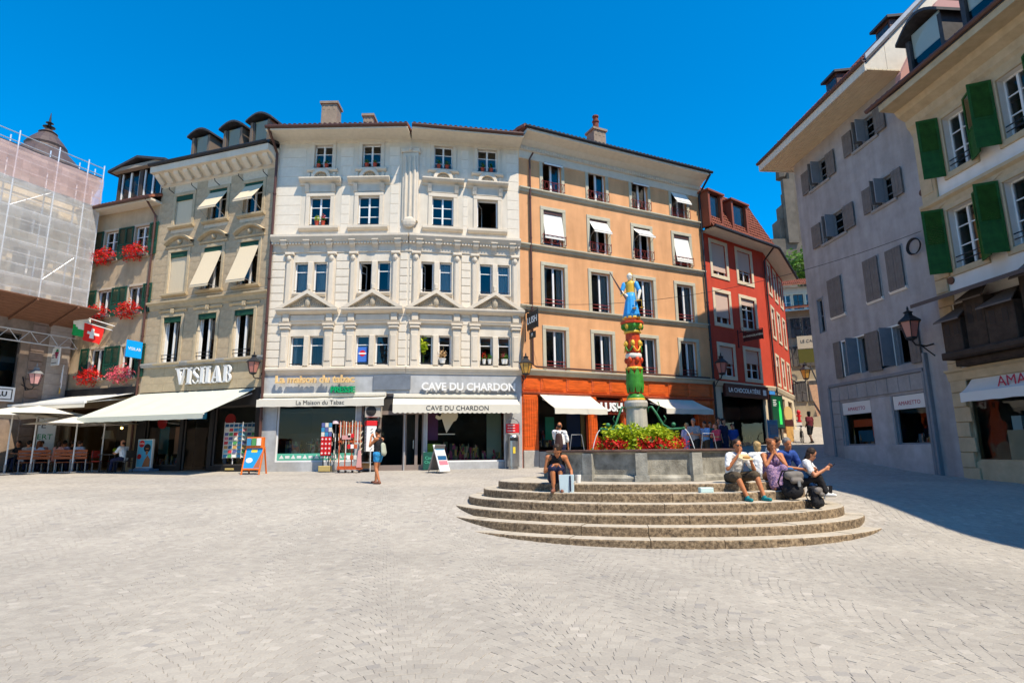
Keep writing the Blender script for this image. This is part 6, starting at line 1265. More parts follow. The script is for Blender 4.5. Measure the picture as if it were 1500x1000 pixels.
t = thing('iron_wreath_sign', 'round iron wreath hanging over a white banner sign up the side street', 'sign', F=FF.at(FF.uv(1180, 480)[0], 1.0, zof(FF, 1180, 480, 1.0))); mb = MB()
for k in range(5): mb.tube([(.75*math.cos(k*1.256)+.28*math.cos(a), 0, .42*math.sin(k*1.256)+.28*math.sin(a)) for a in np.linspace(0, 6.28, 12)], .03, 4)
part('wreath', mb, M_dark, t); part('banner', MB().box(-.75, .75, -.03, 0, -1.55, -.6), M_rtrim, t); text('LE CAFÉ', .3, M_gshut, t, WM[t] @ T(0, -.04, -1.0), .004); part('lower_banner', MB().box(-.75, .75, -.03, 0, -2.6, -1.6), mat('olive_cloth', (.12, .11, .02), .8), t); part('bracket', MB().tube([(0, 1.0, .1), (0, 0, .1)], .04, 5), M_dark, t)
p = gp(1171, 618); t = thing('fire_hydrant', 'red fire hydrant standing up the side street', 'hydrant', (p[0], p[1], p[2])); part('body', MB().lathe([(.16, 0), (.16, .08), (.1, .1), (.1, .6), (.13, .62), (.13, .75), (.05, .86)], 12), M_blk, t); part('outlet', MB().tube([(-.18, 0, .45), (.18, 0, .45)], .05, 8), M_blk, t)
p = gp(1200, 628); t = thing('stair_wall', 'pale masonry stair parapet with railing at the top of the side street', 'wall', (p[0]+.3, p[1]+1, p[2]-.3), R(-30)); part('parapet', MB().slab([(-.8, 0, 0), (1.2, 0, 0), (1.2, 0, 1.2), (.4, 0, 1.2), (-.8, 0, 1.0)], (0, .4, 0)), M_rtrim, t); part('tiled_slope', MB().slab([(.15, 1.2, .9), (.95, 1.2, .9), (.35, 3.2, 3.6), (-.3, 3.2, 3.6)], (0, .1, 0)), mat('brick_slope', (.34, .20, .12), .8, .2, 9), t); part('handrail', MB().tube([(.9, 1.1, 1.6), (-.1, 3.1, 5.0)], .05, 5), M_dark, t)
# cathedral tower far up the hill
ct = thing('cathedral_tower', 'dark gothic cathedral tower rising above the side street', 'tower', tuple(at(1172, 400, 120))); D = 120; M_goth = mat('gothic_stone', (.10, .085, .07), .9, .3, .3, .4, 2); base_ = at(1172, 400, 120)
def tw(px0, px1, y0, y1, dp=6, back=0, nm='tower_stage'):
    a, c = at(px0, y1, D+back), at(px1, y0, D+back); part(nm, MB().box(a[0], c[0], D+back, D+back+dp, a[2]-(.5), c[2]), M_goth, ct, I4)
for x0, y0, y1, bk in ((1149, 256, 280, 3), (1146, 279, 299, 2.2), (1142, 298, 320, 1.4), (1139, 319, 350, .7), (1135, 349, 470, 0)): tw(x0+6, 1216, y0, y1, 4.5-bk, bk)
for x0, y0, y1, bk in ((1150, 262, 352, .4), (1160, 250, 352, 1.6), (1180, 250, 352, 1.6)): tw(x0+6, x0+11, y0, y1, 1.2, bk-1.0, 'buttress')
for x0, y0, y1 in ((1168, 276, 308), (1173, 276, 308), (1187, 276, 308)):
    A, B = at(x0, y1, D+1.2), at(x0+3, y0, D+1.2); part('lancet', MB().box(A[0], B[0], D+.55, D+.65, A[2], B[2]), M_black, ct, I4)
for px, yt, yb in ((1145, 206, 262), (1170, 236, 262), (1190, 230, 262)):
    A, B = at(px, yb, D+3), at(px, yt, D+3); part('spire', MB().lathe([(1.3, 0), (1.1, (B[2]-A[2])*.3), (.08, B[2]-A[2])], 8, (A[0], D+3, A[2])), M_goth, ct, I4)
# tree beyond
p = at(1176, 392, 62); t = thing('tree', 'green tree below the cathedral tower', 'tree', (p[0], p[1], p[2]-8)); part('trunk', MB().tube([(0, 0, 0), (.1, 0, 4), (.3, .2, 8)], [.35, .28, .15], 8).tube([(.1, 0, 4.5), (1.2, .2, 7)], [.15, .06], 6).tube([(.1, 0, 5), (-1.1, -.2, 7.5)], [.15, .06], 6), mat('bark', (.10, .07, .05), .9, .2, 5), t)
mb = MB(); leafcloud(t, 'crown', (0, 0, 8.1), (1.9, 1.9, 2.0), 1500, .2, M_tree_leaf, .3)
leafcloud(t, 'crown', (1.2, 0, 7.0), (1.4, 1.4, 1.3), 700, .2, M_tree_leaf, .3)

# ================================================================ unseen houses added round the square for its shade and window reflections
def plain_house(label, O, az, L_, H_, m, nwin, tm):
    F = Fac(O, az); z0 = g(O[0], O[1])-.3; b = thing('unseen_house', label, 'building', F=F.M @ T(L_/2, 0, z0))
    rows_ = [z0+5.2+k*3.1 for k in range(int((H_-6)/3.1)+1)]
    for z in rows_:
        for i in range(nwin): u = L_*(i+.5)/nwin; win(b, F, u-.55, u+.55, z, z+1.8, .2, 2, (.5,), M_frame, (.15, .04, tm), (.1, .1, .1, tm))
    for i in range(3): OPEN[id(F)].append((L_*(i+.12)/3, L_*(i+.88)/3, z0+.9, z0+3.6))
    wall(b, F, 0, L_, z0, z0+H_, m, .2, 6); rooms(b, F, 0, L_, [z0, z0+4.3, z0+7.6, z0+10.7, z0+H_])
    for i in range(3): shop_window(b, F, (L_*(i+.12)/3, L_*(i+.88)/3, z0+.9, z0+3.6), M_bframe, 2)
    cornice(b, F, 0, L_, z0+4.3, [(0, -.2), (.15, -.1), (.2, 0), (0, .08)], tm, 'string_course'); cornice(b, F, 0, L_, z0+H_, [(0, -.6), (.2, -.4), (.6, -.2), (.65, 0), (0, .05)], tm, 'eaves_cornice'); roof(b, F, -.1, L_+.1, z0+H_+.05, .65, 6, 2.6, M_tile2)
    return b
plain_house('added unseen ochre house closing the square behind the viewer, facing the white house', (14, -9.5), 183, 14, 13.8, mat('ochre_render', (.48, .34, .19), .85, .1, 2, .2, 60, stain=.2), 6, M_rtrim)
plain_house('added unseen pale grey house closing the square behind the viewer, facing the optician', (-.2, -10.3), 176, 14, 14.5, mat('pale_grey_render', (.42, .40, .37), .85, .1, 2, .2, 60, stain=.2), 6, M_greytrim)
plain_house('added unseen pink house on the far side of the side street behind the grey house', (27.5, 46), -90, 17, 11.5, mat('pink_wash', (.46, .30, .24), .85, .1, 2, .2, 60, stain=.2), 6, M_rtrim)  # added so the chocolate shop glass does not reflect open sky
plain_house('added unseen cream house on the terrace side of the square, next to the scaffold', (-33.5, -1.0), 66, 20, 13.5, M_cream, 8, M_rtrim)
# ================================================================ fountain: stepped platform, basin, column, statue
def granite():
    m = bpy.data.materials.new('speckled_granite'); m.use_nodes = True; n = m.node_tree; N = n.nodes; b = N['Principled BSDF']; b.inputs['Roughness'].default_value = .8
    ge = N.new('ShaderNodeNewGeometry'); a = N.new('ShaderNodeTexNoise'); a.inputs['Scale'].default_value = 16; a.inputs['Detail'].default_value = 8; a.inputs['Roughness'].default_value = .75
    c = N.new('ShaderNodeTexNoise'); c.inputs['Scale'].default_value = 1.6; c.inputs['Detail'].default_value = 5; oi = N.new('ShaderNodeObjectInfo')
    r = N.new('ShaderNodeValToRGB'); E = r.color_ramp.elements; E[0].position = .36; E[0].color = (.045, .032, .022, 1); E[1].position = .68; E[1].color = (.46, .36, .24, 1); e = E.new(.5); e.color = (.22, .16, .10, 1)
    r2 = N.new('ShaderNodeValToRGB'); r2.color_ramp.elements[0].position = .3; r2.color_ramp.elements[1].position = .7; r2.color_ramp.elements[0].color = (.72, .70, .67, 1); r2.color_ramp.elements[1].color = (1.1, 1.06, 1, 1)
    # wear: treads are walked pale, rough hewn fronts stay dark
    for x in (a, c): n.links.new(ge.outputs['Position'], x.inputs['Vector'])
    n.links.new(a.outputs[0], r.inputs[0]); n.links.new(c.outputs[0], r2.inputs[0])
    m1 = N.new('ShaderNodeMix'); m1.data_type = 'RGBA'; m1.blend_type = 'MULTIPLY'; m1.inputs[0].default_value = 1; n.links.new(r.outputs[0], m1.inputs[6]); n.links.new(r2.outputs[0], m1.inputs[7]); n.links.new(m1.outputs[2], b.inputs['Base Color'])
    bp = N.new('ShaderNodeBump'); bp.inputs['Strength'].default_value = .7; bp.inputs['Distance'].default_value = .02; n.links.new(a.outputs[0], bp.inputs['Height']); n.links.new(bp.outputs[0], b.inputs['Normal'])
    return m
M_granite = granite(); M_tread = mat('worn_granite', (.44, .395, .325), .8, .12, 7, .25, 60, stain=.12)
fs = thing('fountain_steps', 'round granite steps climbing to the fountain basin', 'steps', (FC[0], FC[1], 0))
def ell(k, t, inset=0):
    u = (FA+TREAD*k-inset)*math.cos(t); v = ((FBF if math.sin(t) < 0 else FBB)+TREAD*k-inset)*math.sin(t); c, s = math.cos(FROT), math.sin(FROT)
    return (FC[0]+c*u-s*v, FC[1]+s*u+c*v)
def edge_at(k, px):
    """front point of step edge k seen in photo column px"""
    best = min((ell(k, t) for t in np.linspace(math.pi*1.02, math.pi*1.98, 400)), key=lambda p: abs(750+870*p[0]/p[1]-px)); return best
for k in range(6):
    zt = PTOP-RISE*k; per = 2*math.pi*math.sqrt(((FA+TREAD*k)**2+(3+TREAD*k)**2)/2); nb = int(per/1.35); t0 = random.random(); cuts = sorted([t0+2*math.pi*(i+random.uniform(-.16, .16))/nb for i in range(nb)]); cuts.append(cuts[0]+2*math.pi)
    for a, c in zip(cuts[:-1], cuts[1:]):
        gp_ = .006/(FA+TREAD*k); a, c = a+gp_, c-gp_; n = 7; mid = ell(k, (a+c)/2); zlow = min(zt-RISE-.12, g(*mid)-.1); dz = random.gauss(0, .003); ins = .62; mb = MB(); rows_ = []
        prf = [(0, zlow), (0, zt-.03), (.012, zt-.008), (.035, zt), (ins, zt), (ins, zlow)]
        if g(*mid) > zt+.03: continue
        vs = []; 
        for i in range(n+1):
            t = a+(c-a)*i/n
            for d, z in prf: x, y = ell(k, t, d); vs.append((x-FC[0], y-FC[1], z+dz))
        m_ = len(prf); fq = []
        for i in range(n):
            for j in range(m_-1): fq.append((i*m_+j, (i+1)*m_+j, (i+1)*m_+j+1, i*m_+j+1))
        fq += [tuple(range(m_)), tuple(range((n+1)*m_-1, n*m_-1, -1))]
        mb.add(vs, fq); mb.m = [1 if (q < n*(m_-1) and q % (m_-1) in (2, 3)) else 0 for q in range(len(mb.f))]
        part('step_block', mb, [M_granite, M_tread], fs)
mb = MB(); mb.add([(ell(0, t, .4)[0]-FC[0], ell(0, t, .4)[1]-FC[1], PTOP-.006) for t in np.linspace(0, 2*math.pi, 48, endpoint=False)], [tuple(range(48))]); part('platform', mb, M_tread, fs)
BC = Vector((3.3, 15.6, 0)); BR, ZR, NB = 2.38, 1.70, 12
fv = at(940, 680, 13.2); a0 = math.atan2(fv[1]-BC[1], fv[0]-BC[0])
fo = thing('fountain', 'stone fountain with a painted column carrying a statue in blue dress', 'fountain', (BC[0], BC[1], PTOP))
M_bas = mat('basin_limestone', (.15, .14, .115), .85, 0, 3.2, .6, 30, col2=(.44, .42, .36), stain=.4, detail=9)
def bv(k, r, z): t = a0+2*math.pi*k/NB; return (r*math.cos(t), r*math.sin(t), z)
for k in range(NB):
    # panel between pilasters, base course and rim segment, one per side
    mb = MB(); prf = [(BR+.10, 0), (BR+.10, .07), (BR+.04, .12), (BR-.02, .14), (BR-.02, .60), (BR+.04, .64), (BR-.18, .64), (BR-.18, 0)]
    A = [bv(k, r, z) for r, z in prf]; B = [bv(k+1, r, z) for r, z in prf]; n = len(prf); mb.add(A+B, [(i, n+i, n+i+1, i+1) for i in range(n-1)]); part('basin_panel', mb, M_bas, fo)
    mb = MB(); prf = [(BR+.06, .641), (BR+.08, .66), (BR+.08, .69), (BR+.04, .70), (BR-.22, .70), (BR-.22, .641)]; A = [bv(k, r, z) for r, z in prf]; B = [bv(k+1, r, z) for r, z in prf]; n = len(prf); mb.add(A+B, [(i, n+i, n+i+1, i+1) for i in range(n-1)]); part('rim', mb, mat('rim_metal', (.13, .075, .06), .55, .3, 6), fo)
    mb = MB(); t = a0+2*math.pi*k/NB; mb.M = T(0, 0, 0, t); mb.box(BR-.1, BR+.07, -.13, .13, .13, .62); mb.box(BR-.1, BR+.12, -.16, .16, 0, .13); part('pilaster', mb, M_stone, fo)
mb = MB(); mb.add([bv(k, BR-.2, .52) for k in range(NB)], [tuple(range(NB))])
M_water = mat('water', (.02, .05, .05), .05, spec=.6); part('water', mb, M_water, fo)
part('iron_clasp', MB().add([bv(.55, BR+.09, .62), bv(.95, BR+.09, .62), bv(.92, BR+.09, .3), bv(.88, BR+.09, .48), bv(.62, BR+.09, .48), bv(.58, BR+.09, .3)], [(0, 1, 2, 3, 4, 5)]), M_dark, fo) if False else None
def zf(y, x=932): return at(x, y, BC[1])[2]-PTOP
M_fl_red, M_fl_green, M_fl_gold, M_fl_blue, M_fl_white = mat('paint_red', (.52, .055, .015), .4, .15, 8), mat('paint_green', (.05, .24, .03), .4, .25, 8), mat('paint_gold', (.70, .43, .05), .35, .1, 8), mat('paint_blue', (.04, .32, .72), .4, .12, 6), mat('paint_white', (.72, .68, .60), .5, .08, 8)
cx = at(932, 600, BC[1])[0]-BC[0]
zp1 = zf(587); mb = MB()
prf = [(.48, .1), (.48, .5), (.4, .55), (.36, .6), (.31, .66), (.27, zp1-.22), (.30, zp1-.16), (.31, zp1-.06), (.29, zp1)]
mb.lathe(prf, 32, (cx, 0, 0), mod=lambda a, z: 1-(.07*(1+math.cos(8*a))/2 if .66 <= z < zp1-.2 else 0)); part('pedestal', mb, mat('pedestal_stone', (.47, .44, .385), .8, .12, 5, .3, 50, stain=.2), fo)
z = [zf(y) for y in (587, 578, 573, 552, 541, 537, 505, 492, 488, 480)]
CS = .80
def ring(name, prf, m, sm=True, mod=None, n=24, F=None): return part(name, MB().lathe([(r*CS, h) for r, h in prf], n, (cx, 0, 0), mod=mod), m, fo, F, smooth=sm)
ring('column_base', [(.26, z[0]), (.29, z[0]+.04), (.29, z[0]+.1), (.22, z[1]+.02)], M_fl_green); ring('base_ring', [(.30, z[0]+.0), (.315, z[0]+.03), (.30, z[0]+.06)], M_fl_gold)
ring('column_shaft', [(.2, z[1]), (.225, z[2]), (.24, z[4]), (.24, z[8]), (.23, z[9])], M_fl_red, False, mod=lambda a, zz: 1-.05*(1+math.cos(12*a))/2)
for k in range(8):      # tall acanthus leaves round the lower shaft
    t = k*math.pi/4+.2; mb = MB(); mb.M = T(cx, 0, 0, t); rows_ = [(z[1]+.05, .05), (z[2]+.1, .085), ((z[2]+z[3])/2, .1), (z[3]+.06, .08), (z[3]+.22, .02)]; vs = []
    for i, (zz, w_) in enumerate(rows_): o_ = .195+.025*math.sin(i*1.0)+(.04 if i == 4 else 0); vs += [(o_, -w_, zz), (o_+.035, 0, zz), (o_, w_, zz)]
    mb.add(vs, [(i*3+j, i*3+j+1, i*3+j+4, i*3+j+3) for i in range(4) for j in range(2)]); part('acanthus_leaf', mb, M_fl_green, fo, smooth=True)
for za, zb2 in ((z[4]-.03, z[4]+.06), (z[8]-.02, z[8]+.05)): ring('gilded_band', [(.25, za), (.29, za+.02), (.29, zb2-.02), (.25, zb2)], M_fl_gold)
ring('white_band', [(.245, z[5]+.22), (.27, z[5]+.24), (.27, z[5]+.33), (.245, z[5]+.35)], M_fl_white)
for k in range(6):
    t = k*math.pi/3+.3; p = (cx+.205*math.cos(t), .205*math.sin(t)); zz = z[6]+.02
    mb = MB(); mb.ball((p[0], p[1], zz), (.06, .06, .09), 9, 7); mb.ball((p[0]+.06*math.cos(t), p[1]+.06*math.sin(t), zz-.01), .025, 6, 5); part('mask', mb, M_fl_gold, fo, smooth=True)
    t2 = t+math.pi/6; mb = MB(); pts = [(cx+.225*math.cos(t+q*math.pi/3), .225*math.sin(t+q*math.pi/3), zz-.06-.16*math.sin(math.pi*q)) for q in np.linspace(.05, .95, 9)]; mb.tube(pts, .02, 6); part('garland', mb, M_fl_green if k % 2 else M_fl_gold, fo, smooth=True)
    mb = MB().ball((cx+.19*math.cos(t2), .19*math.sin(t2), z[5]+.17), (.065, .065, .09), 8, 6); part('shield', mb, M_fl_red, fo, smooth=True)
ring('capital', [(.24, z[8]+.04), (.26, z[8]+.12), (.33, z[9]+.02), (.36, z[9]+.08), (.3, z[9]+.1)], M_fl_green, False, mod=lambda a, zz: 1+.06*math.cos(16*a)); ring('capital_top', [(.34, z[9]+.08), (.38, z[9]+.1), (.38, z[9]+.16), (.1, z[9]+.17)], M_fl_red, False, mod=lambda a, zz: 1+.04*math.cos(8*a))
for k in range(8): t = k*math.pi/4; part('capital_leaf', MB().ball((cx+.255*math.cos(t), .255*math.sin(t), z[9]+.02), (.055, .055, .09), 7, 6), M_fl_gold if k % 2 else M_fl_green, fo, smooth=True)
# scroll brackets and water spouts
M_verd = mat('verdigris', (.035, .17, .085), .5, .3, 9)
zsp = zf(629)
SPOUTS = []
cam_side = Vector((-.19, -.98, 0))
for k, (dx, dy) in enumerate(((-1, -.12), (1, -.10), (.12, 1), (-.15, -1))):
    if k == 3: continue
    d = Vector((dx, dy, 0)).normalized(); L_ = (.98, 1.2, 1.1, 1)[k]; mb = MB(); q_ = L_/1.62; P = lambda r, zz: (cx+d[0]*(r if r < .3 else .3+(r-.3)*(L_-.3)/1.32), d[1]*(r if r < .3 else .3+(r-.3)*(L_-.3)/1.32), zz)
    mb.tube([P(.25, zsp-.02), P(.9, zsp), P(1.62, zsp+.02)], [.045, .036, .024], 8); mb.ball(P(1.62, zsp+.02), .04, 8, 6); mb.ball(P(1.25, zsp+.12), (.06, .06, .06), 8, 6); mb.ball(P(.7, zsp), (.08, .08, .06), 8, 6); mb.ball(P(.4, zsp), (.09, .09, .07), 8, 6)
    mb.tube([P(1.1, zsp+.03), P(.85, zsp+.12), P(.62, zsp+.42), P(.45, zsp+.6), P(.34, zsp+.58), P(.3, zsp+.45)], [.02, .028, .03, .028, .022, .015], 6)
    mb.tube([P(.62, zsp+.42), P(.75, zsp+.62), P(.72, zsp+.72), P(.66, zsp+.7)], .014, 5); mb.tube([P(.85, zsp+.14), P(.98, zsp+.28), P(.9, zsp+.36)], .014, 5)
    part('spout_arm', mb, M_verd, fo, smooth=True); SPOUTS.append((d, L_))
M_jet = mat('falling_water', (.75, .8, .82), .15, spec=.7)
for d, L_ in SPOUTS:
    pts = []; rs = []
    for q in range(14): t = q/13*.52; r = L_+t*.75; pts.append((cx+d[0]*r, d[1]*r, zsp-4.9*t*t)); rs.append(.014-.004*q/13+.003*math.sin(q*2))
    part('water_jet', MB().tube([p for p in pts if p[2] > .5], rs[:len([p for p in pts if p[2] > .5])], 6), M_jet, fo, smooth=True)
for x, w_ in ((-1.75, .3), (1.45, .32)):      # little tubular stands on the rim grate
    t = thing('rim_stand', 'small tubular steel stand set in the basin %s' % ('behind the red flowers' if x < 0 else 'in front of the waiting group'), 'stand', (BC[0]+x, BC[1]-1.2, PTOP+.45)); part('tubes', MB().tube([(-w_*.7, 0, 0), (-w_*.4, 0, .62), (w_*.4, 0, .62), (w_*.7, 0, 0)], .011, 6), M_zinc, t)
# planting round the pedestal
fl = thing('fountain_planting', 'lime leaves above red begonias planted round the fountain pedestal', 'flowers', (BC[0]+cx, BC[1], PTOP+.5))
part('planter_ring', MB().lathe([(.8, -.3), (.92, .05), (.85, .12), (.4, .12)], 24), M_gshut, fl)
for k in range(14):
    a = 2*math.pi*k/14+.1; r = .55
    leafcloud(fl, 'lime_leaves', (r*math.cos(a)*1.12, r*math.sin(a), .56+.10*math.sin(k*2.3)), (.40, .38, .22), 330, .052, M_lime_leaf, .25)
for k in range(20):
    a = 2*math.pi*k/20; r = .84+.07*math.sin(k*3.1); m = (M_redfl, M_redfl, M_lime_leaf, M_redfl)[k % 4]
    leafcloud(fl, 'begonias' if m is M_redfl else 'lime_leaves', (r*math.cos(a)*1.18, r*math.sin(a), .28+.06*math.sin(k*1.7)), (.27, .25, .19), 240, .032 if m is M_redfl else .04, m, .3)
leafcloud(fl, 'foliage', (0, 0, .25), (1.05, .95, .24), 900, .06, M_green_leaf, .5)
# ---- people: every body is tapered limbs fused into one skin, clothes are shells over it
def caps(mb, a, b, ra, rb, n=10, flat=(1, 1, 1)):
    a, b = Vector(a), Vector(b); d = b-a; L_ = d.length
    if L_ < 1e-4: mb.ball(a, ra); return
    z = d/L_; x = z.cross(Vector((0, 1, 0))); x = x.normalized() if x.length > .05 else Vector((1, 0, 0)); y = z.cross(x); pr = [(ra*math.sin(q), -ra*math.cos(q)) for q in (.15, .7, 1.2)]+[(ra, 0), (rb, L_)]+[(rb*math.cos(q), L_+rb*math.sin(q)) for q in (.4, .9, 1.4)]
    vs = []
    for r, h in pr:
        for j in range(n): t = 2*math.pi*j/n; p = a+z*h+(x*math.cos(t)*flat[0]+y*math.sin(t)*flat[1])*r; vs.append(tuple(p))
    k = len(pr); mb.add(vs, [(i*n+j, i*n+(j+1) % n, (i+1)*n+(j+1) % n, (i+1)*n+j) for i in range(k-1) for j in range(n)]+[tuple(range(n-1, -1, -1)), tuple(range((k-1)*n, k*n))])
FOLD = bpy.data.textures.new('folds', 'CLOUDS'); FOLD.noise_scale = .07; FOLD.noise_depth = 2
def fuse(mb, name, m, voxel=.014, smooth=4, fold=0.):
    me = mb.mesh('tmp', m); o = bpy.data.objects.new('tmp', me); COL.objects.link(o)
    r = o.modifiers.new('r', 'REMESH'); r.mode = 'VOXEL'; r.voxel_size = voxel; r.use_smooth_shade = True
    if smooth: s = o.modifiers.new('s', 'SMOOTH'); s.factor = .5; s.iterations = smooth
    if fold: d = o.modifiers.new('d', 'DISPLACE'); d.texture = FOLD; d.strength = fold; d.mid_level = .5
    dg = bpy.context.evaluated_depsgraph_get(); out = bpy.data.meshes.new_from_object(o.evaluated_get(dg)); out.name = name
    if not out.materials: out.materials.append(m)
    bpy.data.objects.remove(o); bpy.data.meshes.remove(me); return out
SKIN = mat('skin', (.50, .215, .115), .55, .06, 20); SKIN2 = mat('skin_tan', (.44, .165, .07), .55, .06, 20); SKIN3 = mat('skin_dark', (.10, .045, .025), .55)
HAIRD, HAIRB, HAIRG, HAIRR, HAIRK = mat('hair_dark', (.03, .016, .01), .6, .2, 60), mat('hair_blond', (.42, .28, .12), .6, .2, 60), mat('hair_grey', (.17, .16, .15), .6, .25, 60), mat('hair_auburn', (.16, .055, .02), .6, .2, 60), mat('hair_black', (.008, .007, .007), .6)
J0 = dict(pel=(0, 0, .95), che=(0, 0, 1.25), nk=(0, 0, 1.47), hd=(0, .02, 1.62), shl=(.18, 0, 1.4), shr=(-.18, 0, 1.4), ell=(.23, -.02, 1.12), elr=(-.23, -.02, 1.12), wrl=(.24, .06, .87), wrr=(-.24, .06, .87), hpl=(.09, 0, .92), hpr=(-.09, 0, .92), knl=(.1, .02, .5), knr=(-.1, .02, .5), anl=(.1, -.02, .08), anr=(-.1, -.02, .08))
def person(label, loc, rz, J=None, skin=SKIN, hair=HAIRD, hairstyle='short', top=None, sleeve=.5, bottom=None, leg=1., shoes=M_black, skirt=None, s=1., vox=.014, group=None, build=1., extras=None, look=0., nod=0., female=False, tank=False):
    """local axes: x = the person's left, y = forward, z = up"""
    P = dict(J0); P.update(J or {}); P = {k: Vector(v) for k, v in P.items()}
    t = thing('person', label, 'person', F=Matrix.Translation(loc) @ Matrix.Rotation(rz, 4, 'Z') @ Matrix.Diagonal((s, s, s, 1)), group=group); b = build
    H = P['hd']; up = (H-P['nk']).normalized(); HM = Matrix.Translation(H) @ Matrix.Rotation(look, 4, 'Z') @ Matrix.Rotation(-nod, 4, 'X')
    mb = MB()
    wsh, wch, whip = (.095, .125, .145) if not female else (.08, .11, .15)
    # trunk
    caps(mb, P['pel'], P['che'], .125*b, .13*b, 12, (1.25, .85, 1)); caps(mb, P['che'], (P['shl']+P['shr'])/2-Vector((0, 0, .03)), .135*b, .10*b, 12, (1.2, .8, 1)); caps(mb, P['shl'], P['shr'], .062*b, .062*b); caps(mb, (P['shl']+P['shr'])/2, P['nk']+up*.05, .07, .05)
    for q in 'lr':
        caps(mb, P['pel'], P['hp'+q], .11*b, .105*b); caps(mb, P['hp'+q], P['kn'+q], .092*b, .058); caps(mb, P['kn'+q]+(P['an'+q]-P['kn'+q])*.02, P['kn'+q].lerp(P['an'+q], .3), .056, .058); caps(mb, P['kn'+q].lerp(P['an'+q], .3), P['an'+q], .056, .037)
        f = P.get('toe'+q); f = f if f is not None else P['an'+q]+Vector((.02 if q == 'l' else -.02, .15, -.045)); caps(mb, P['an'+q]+Vector((0, -.02, -.04)), f, .036, .028)
        caps(mb, P['sh'+q], P['el'+q], .055*b, .040); caps(mb, P['el'+q], P['wr'+q], .041, .027)
        # hand: palm, four fingers of different length, thumb from the side of the palm
        d = P.get('hand'+q); d = (d-P['wr'+q]).normalized() if d is not None else (P['wr'+q]-P['el'+q]).normalized(); sx = Vector((1, 0, 0)) if q == 'l' else Vector((-1, 0, 0)); sd = d.cross(sx); sd = sd.normalized() if sd.length > .2 else Vector((0, 1, 0)); nn = d.cross(sd); W_ = P['wr'+q]; pm = W_+d*.085
        caps(mb, W_, pm, .028, .036, 8, (1, .75, 1))
        for i, ln in enumerate((.06, .07, .066, .05)): r0 = pm+sd*(.03-.02*i); kn_ = r0+d*ln*.55; caps(mb, r0, kn_, .0095, .009, 6); caps(mb, kn_, kn_+(d*.8-nn*(.5 if q == 'l' else -.5)).normalized()*ln*.5, .009, .007, 6)
        caps(mb, W_+d*.03+sd*.02, W_+d*.075+sd*.055, .013, .010, 6); caps(mb, W_+d*.075+sd*.055, W_+d*.11+sd*.058, .010, .008, 6)
    if female: 
        for s_ in (-1, 1): mb.ball(P['che']+Vector((s_*.065, .1, .03)), (.06, .055, .06), 8, 6)
    # head with brow, nose, lips, chin, ears
    mb.M = HM; mb.ball((0, -.012, .035), (.076, .094, .10), 14, 10); mb.ball((0, .018, -.045), (.058, .066, .075), 12, 8); mb.ball((0, .075, -.035), (.012, .026, .02), 7, 5); mb.ball((0, .062, -.005), (.01, .022, .03), 7, 5); mb.ball((0, .068, -.075), (.025, .014, .012), 8, 5); mb.ball((0, .058, -.108), (.028, .022, .02), 8, 5)
    for s_ in (-1, 1): mb.ball((s_*.077, -.012, -.01), (.012, .022, .034), 7, 5); mb.ball((s_*.033, .062, .018), (.022, .014, .01), 7, 4)
    mb.M = None
    body = put('body', fuse(mb, 'body', skin, vox if vox > .013 else vox, 2), t, WM[t])
    A = WM[t] @ HM
    for s_ in (-1, 1): part('eye', MB().ball((s_*.031, .072, .0), (.014, .008, .008), 8, 5), M_black, t, A)
    part('mouth', MB().ball((0, .08, -.078), (.022, .006, .005), 8, 4), mat('lips', (.30, .06, .05), .5), t, A)
    # hair
    hb = MB(); hb.M = HM
    hb.ball((0, -.032, .056), (.092, .102, .100), 14, 10)
    if hairstyle == 'bald': hb = MB(); hb.M = HM; hb.ball((0, -.06, -.0), (.083, .055, .06), 12, 8)
    if hairstyle in ('long', 'curly', 'bob'): hb.ball((0, -.05, -.03), (.09, .07, .11), 12, 8)
    if hairstyle == 'long': hb.M = None; caps(hb, HM @ Vector((0, -.07, -.02)), P['nk']+Vector((0, -.09, -.1)), .075, .05, 10, (1.2, .7, 1))
    if hairstyle == 'bun': hb.ball((0, -.05, .15), (.055, .055, .05), 10, 7)
    if hairstyle == 'curly':
        for i in range(26): a = random.uniform(0, 6.28); e = random.uniform(-.3, 1.3); hb.ball((.088*math.cos(a)*math.cos(e*.6), -.03+.09*math.sin(a)*math.cos(e*.6) if math.sin(a) < .4 else -.02, .05+.09*math.sin(e)), .03, 6, 5)
    me = fuse(hb, 'hair', hair, max(.012, vox), 1, .03); 
    put('hair', me, t, WM[t])
    e = .016
    if top:
        mb = MB(); caps(mb, P['pel']+Vector((0, 0, .0)), P['che'], .135*b+e, .135*b+e, 12, (1.25, .88, 1)); caps(mb, P['che'], (P['shl']+P['shr'])/2-Vector((0, 0, .03)), .138*b+e, .10*b+e, 12, (1.2, .82, 1)); 
        if female:
            for s_ in (-1, 1): mb.ball(P['che']+Vector((s_*.065, .1, .03)), .06+e, 8, 6)
        if not tank:
            caps(mb, P['shl'], P['shr'], .064*b+e, .064*b+e)
            for q in 'lr':
                if sleeve > 0: caps(mb, P['sh'+q], P['sh'+q].lerp(P['el'+q], min(1, sleeve*1.0)), .062*b+e, .052+e)
                if sleeve > 1: caps(mb, P['el'+q], P['el'+q].lerp(P['wr'+q], sleeve-1), .05+e, .036+e)
        put('shirt', fuse(mb, 'shirt', top, max(.016, vox), 3, .035), t, WM[t])
        if tank:
            st = MB(); 
            for s_ in 'lr': st.tube([P['che']+Vector((.07 if s_ == 'l' else -.07, .13, .06)), P['sh'+s_]*.55+P['nk']*.45+Vector((0, .03, .03)), P['che']+Vector((.07 if s_ == 'l' else -.07, -.12, .05))], .018, 6)
            part('straps', st, top, t)
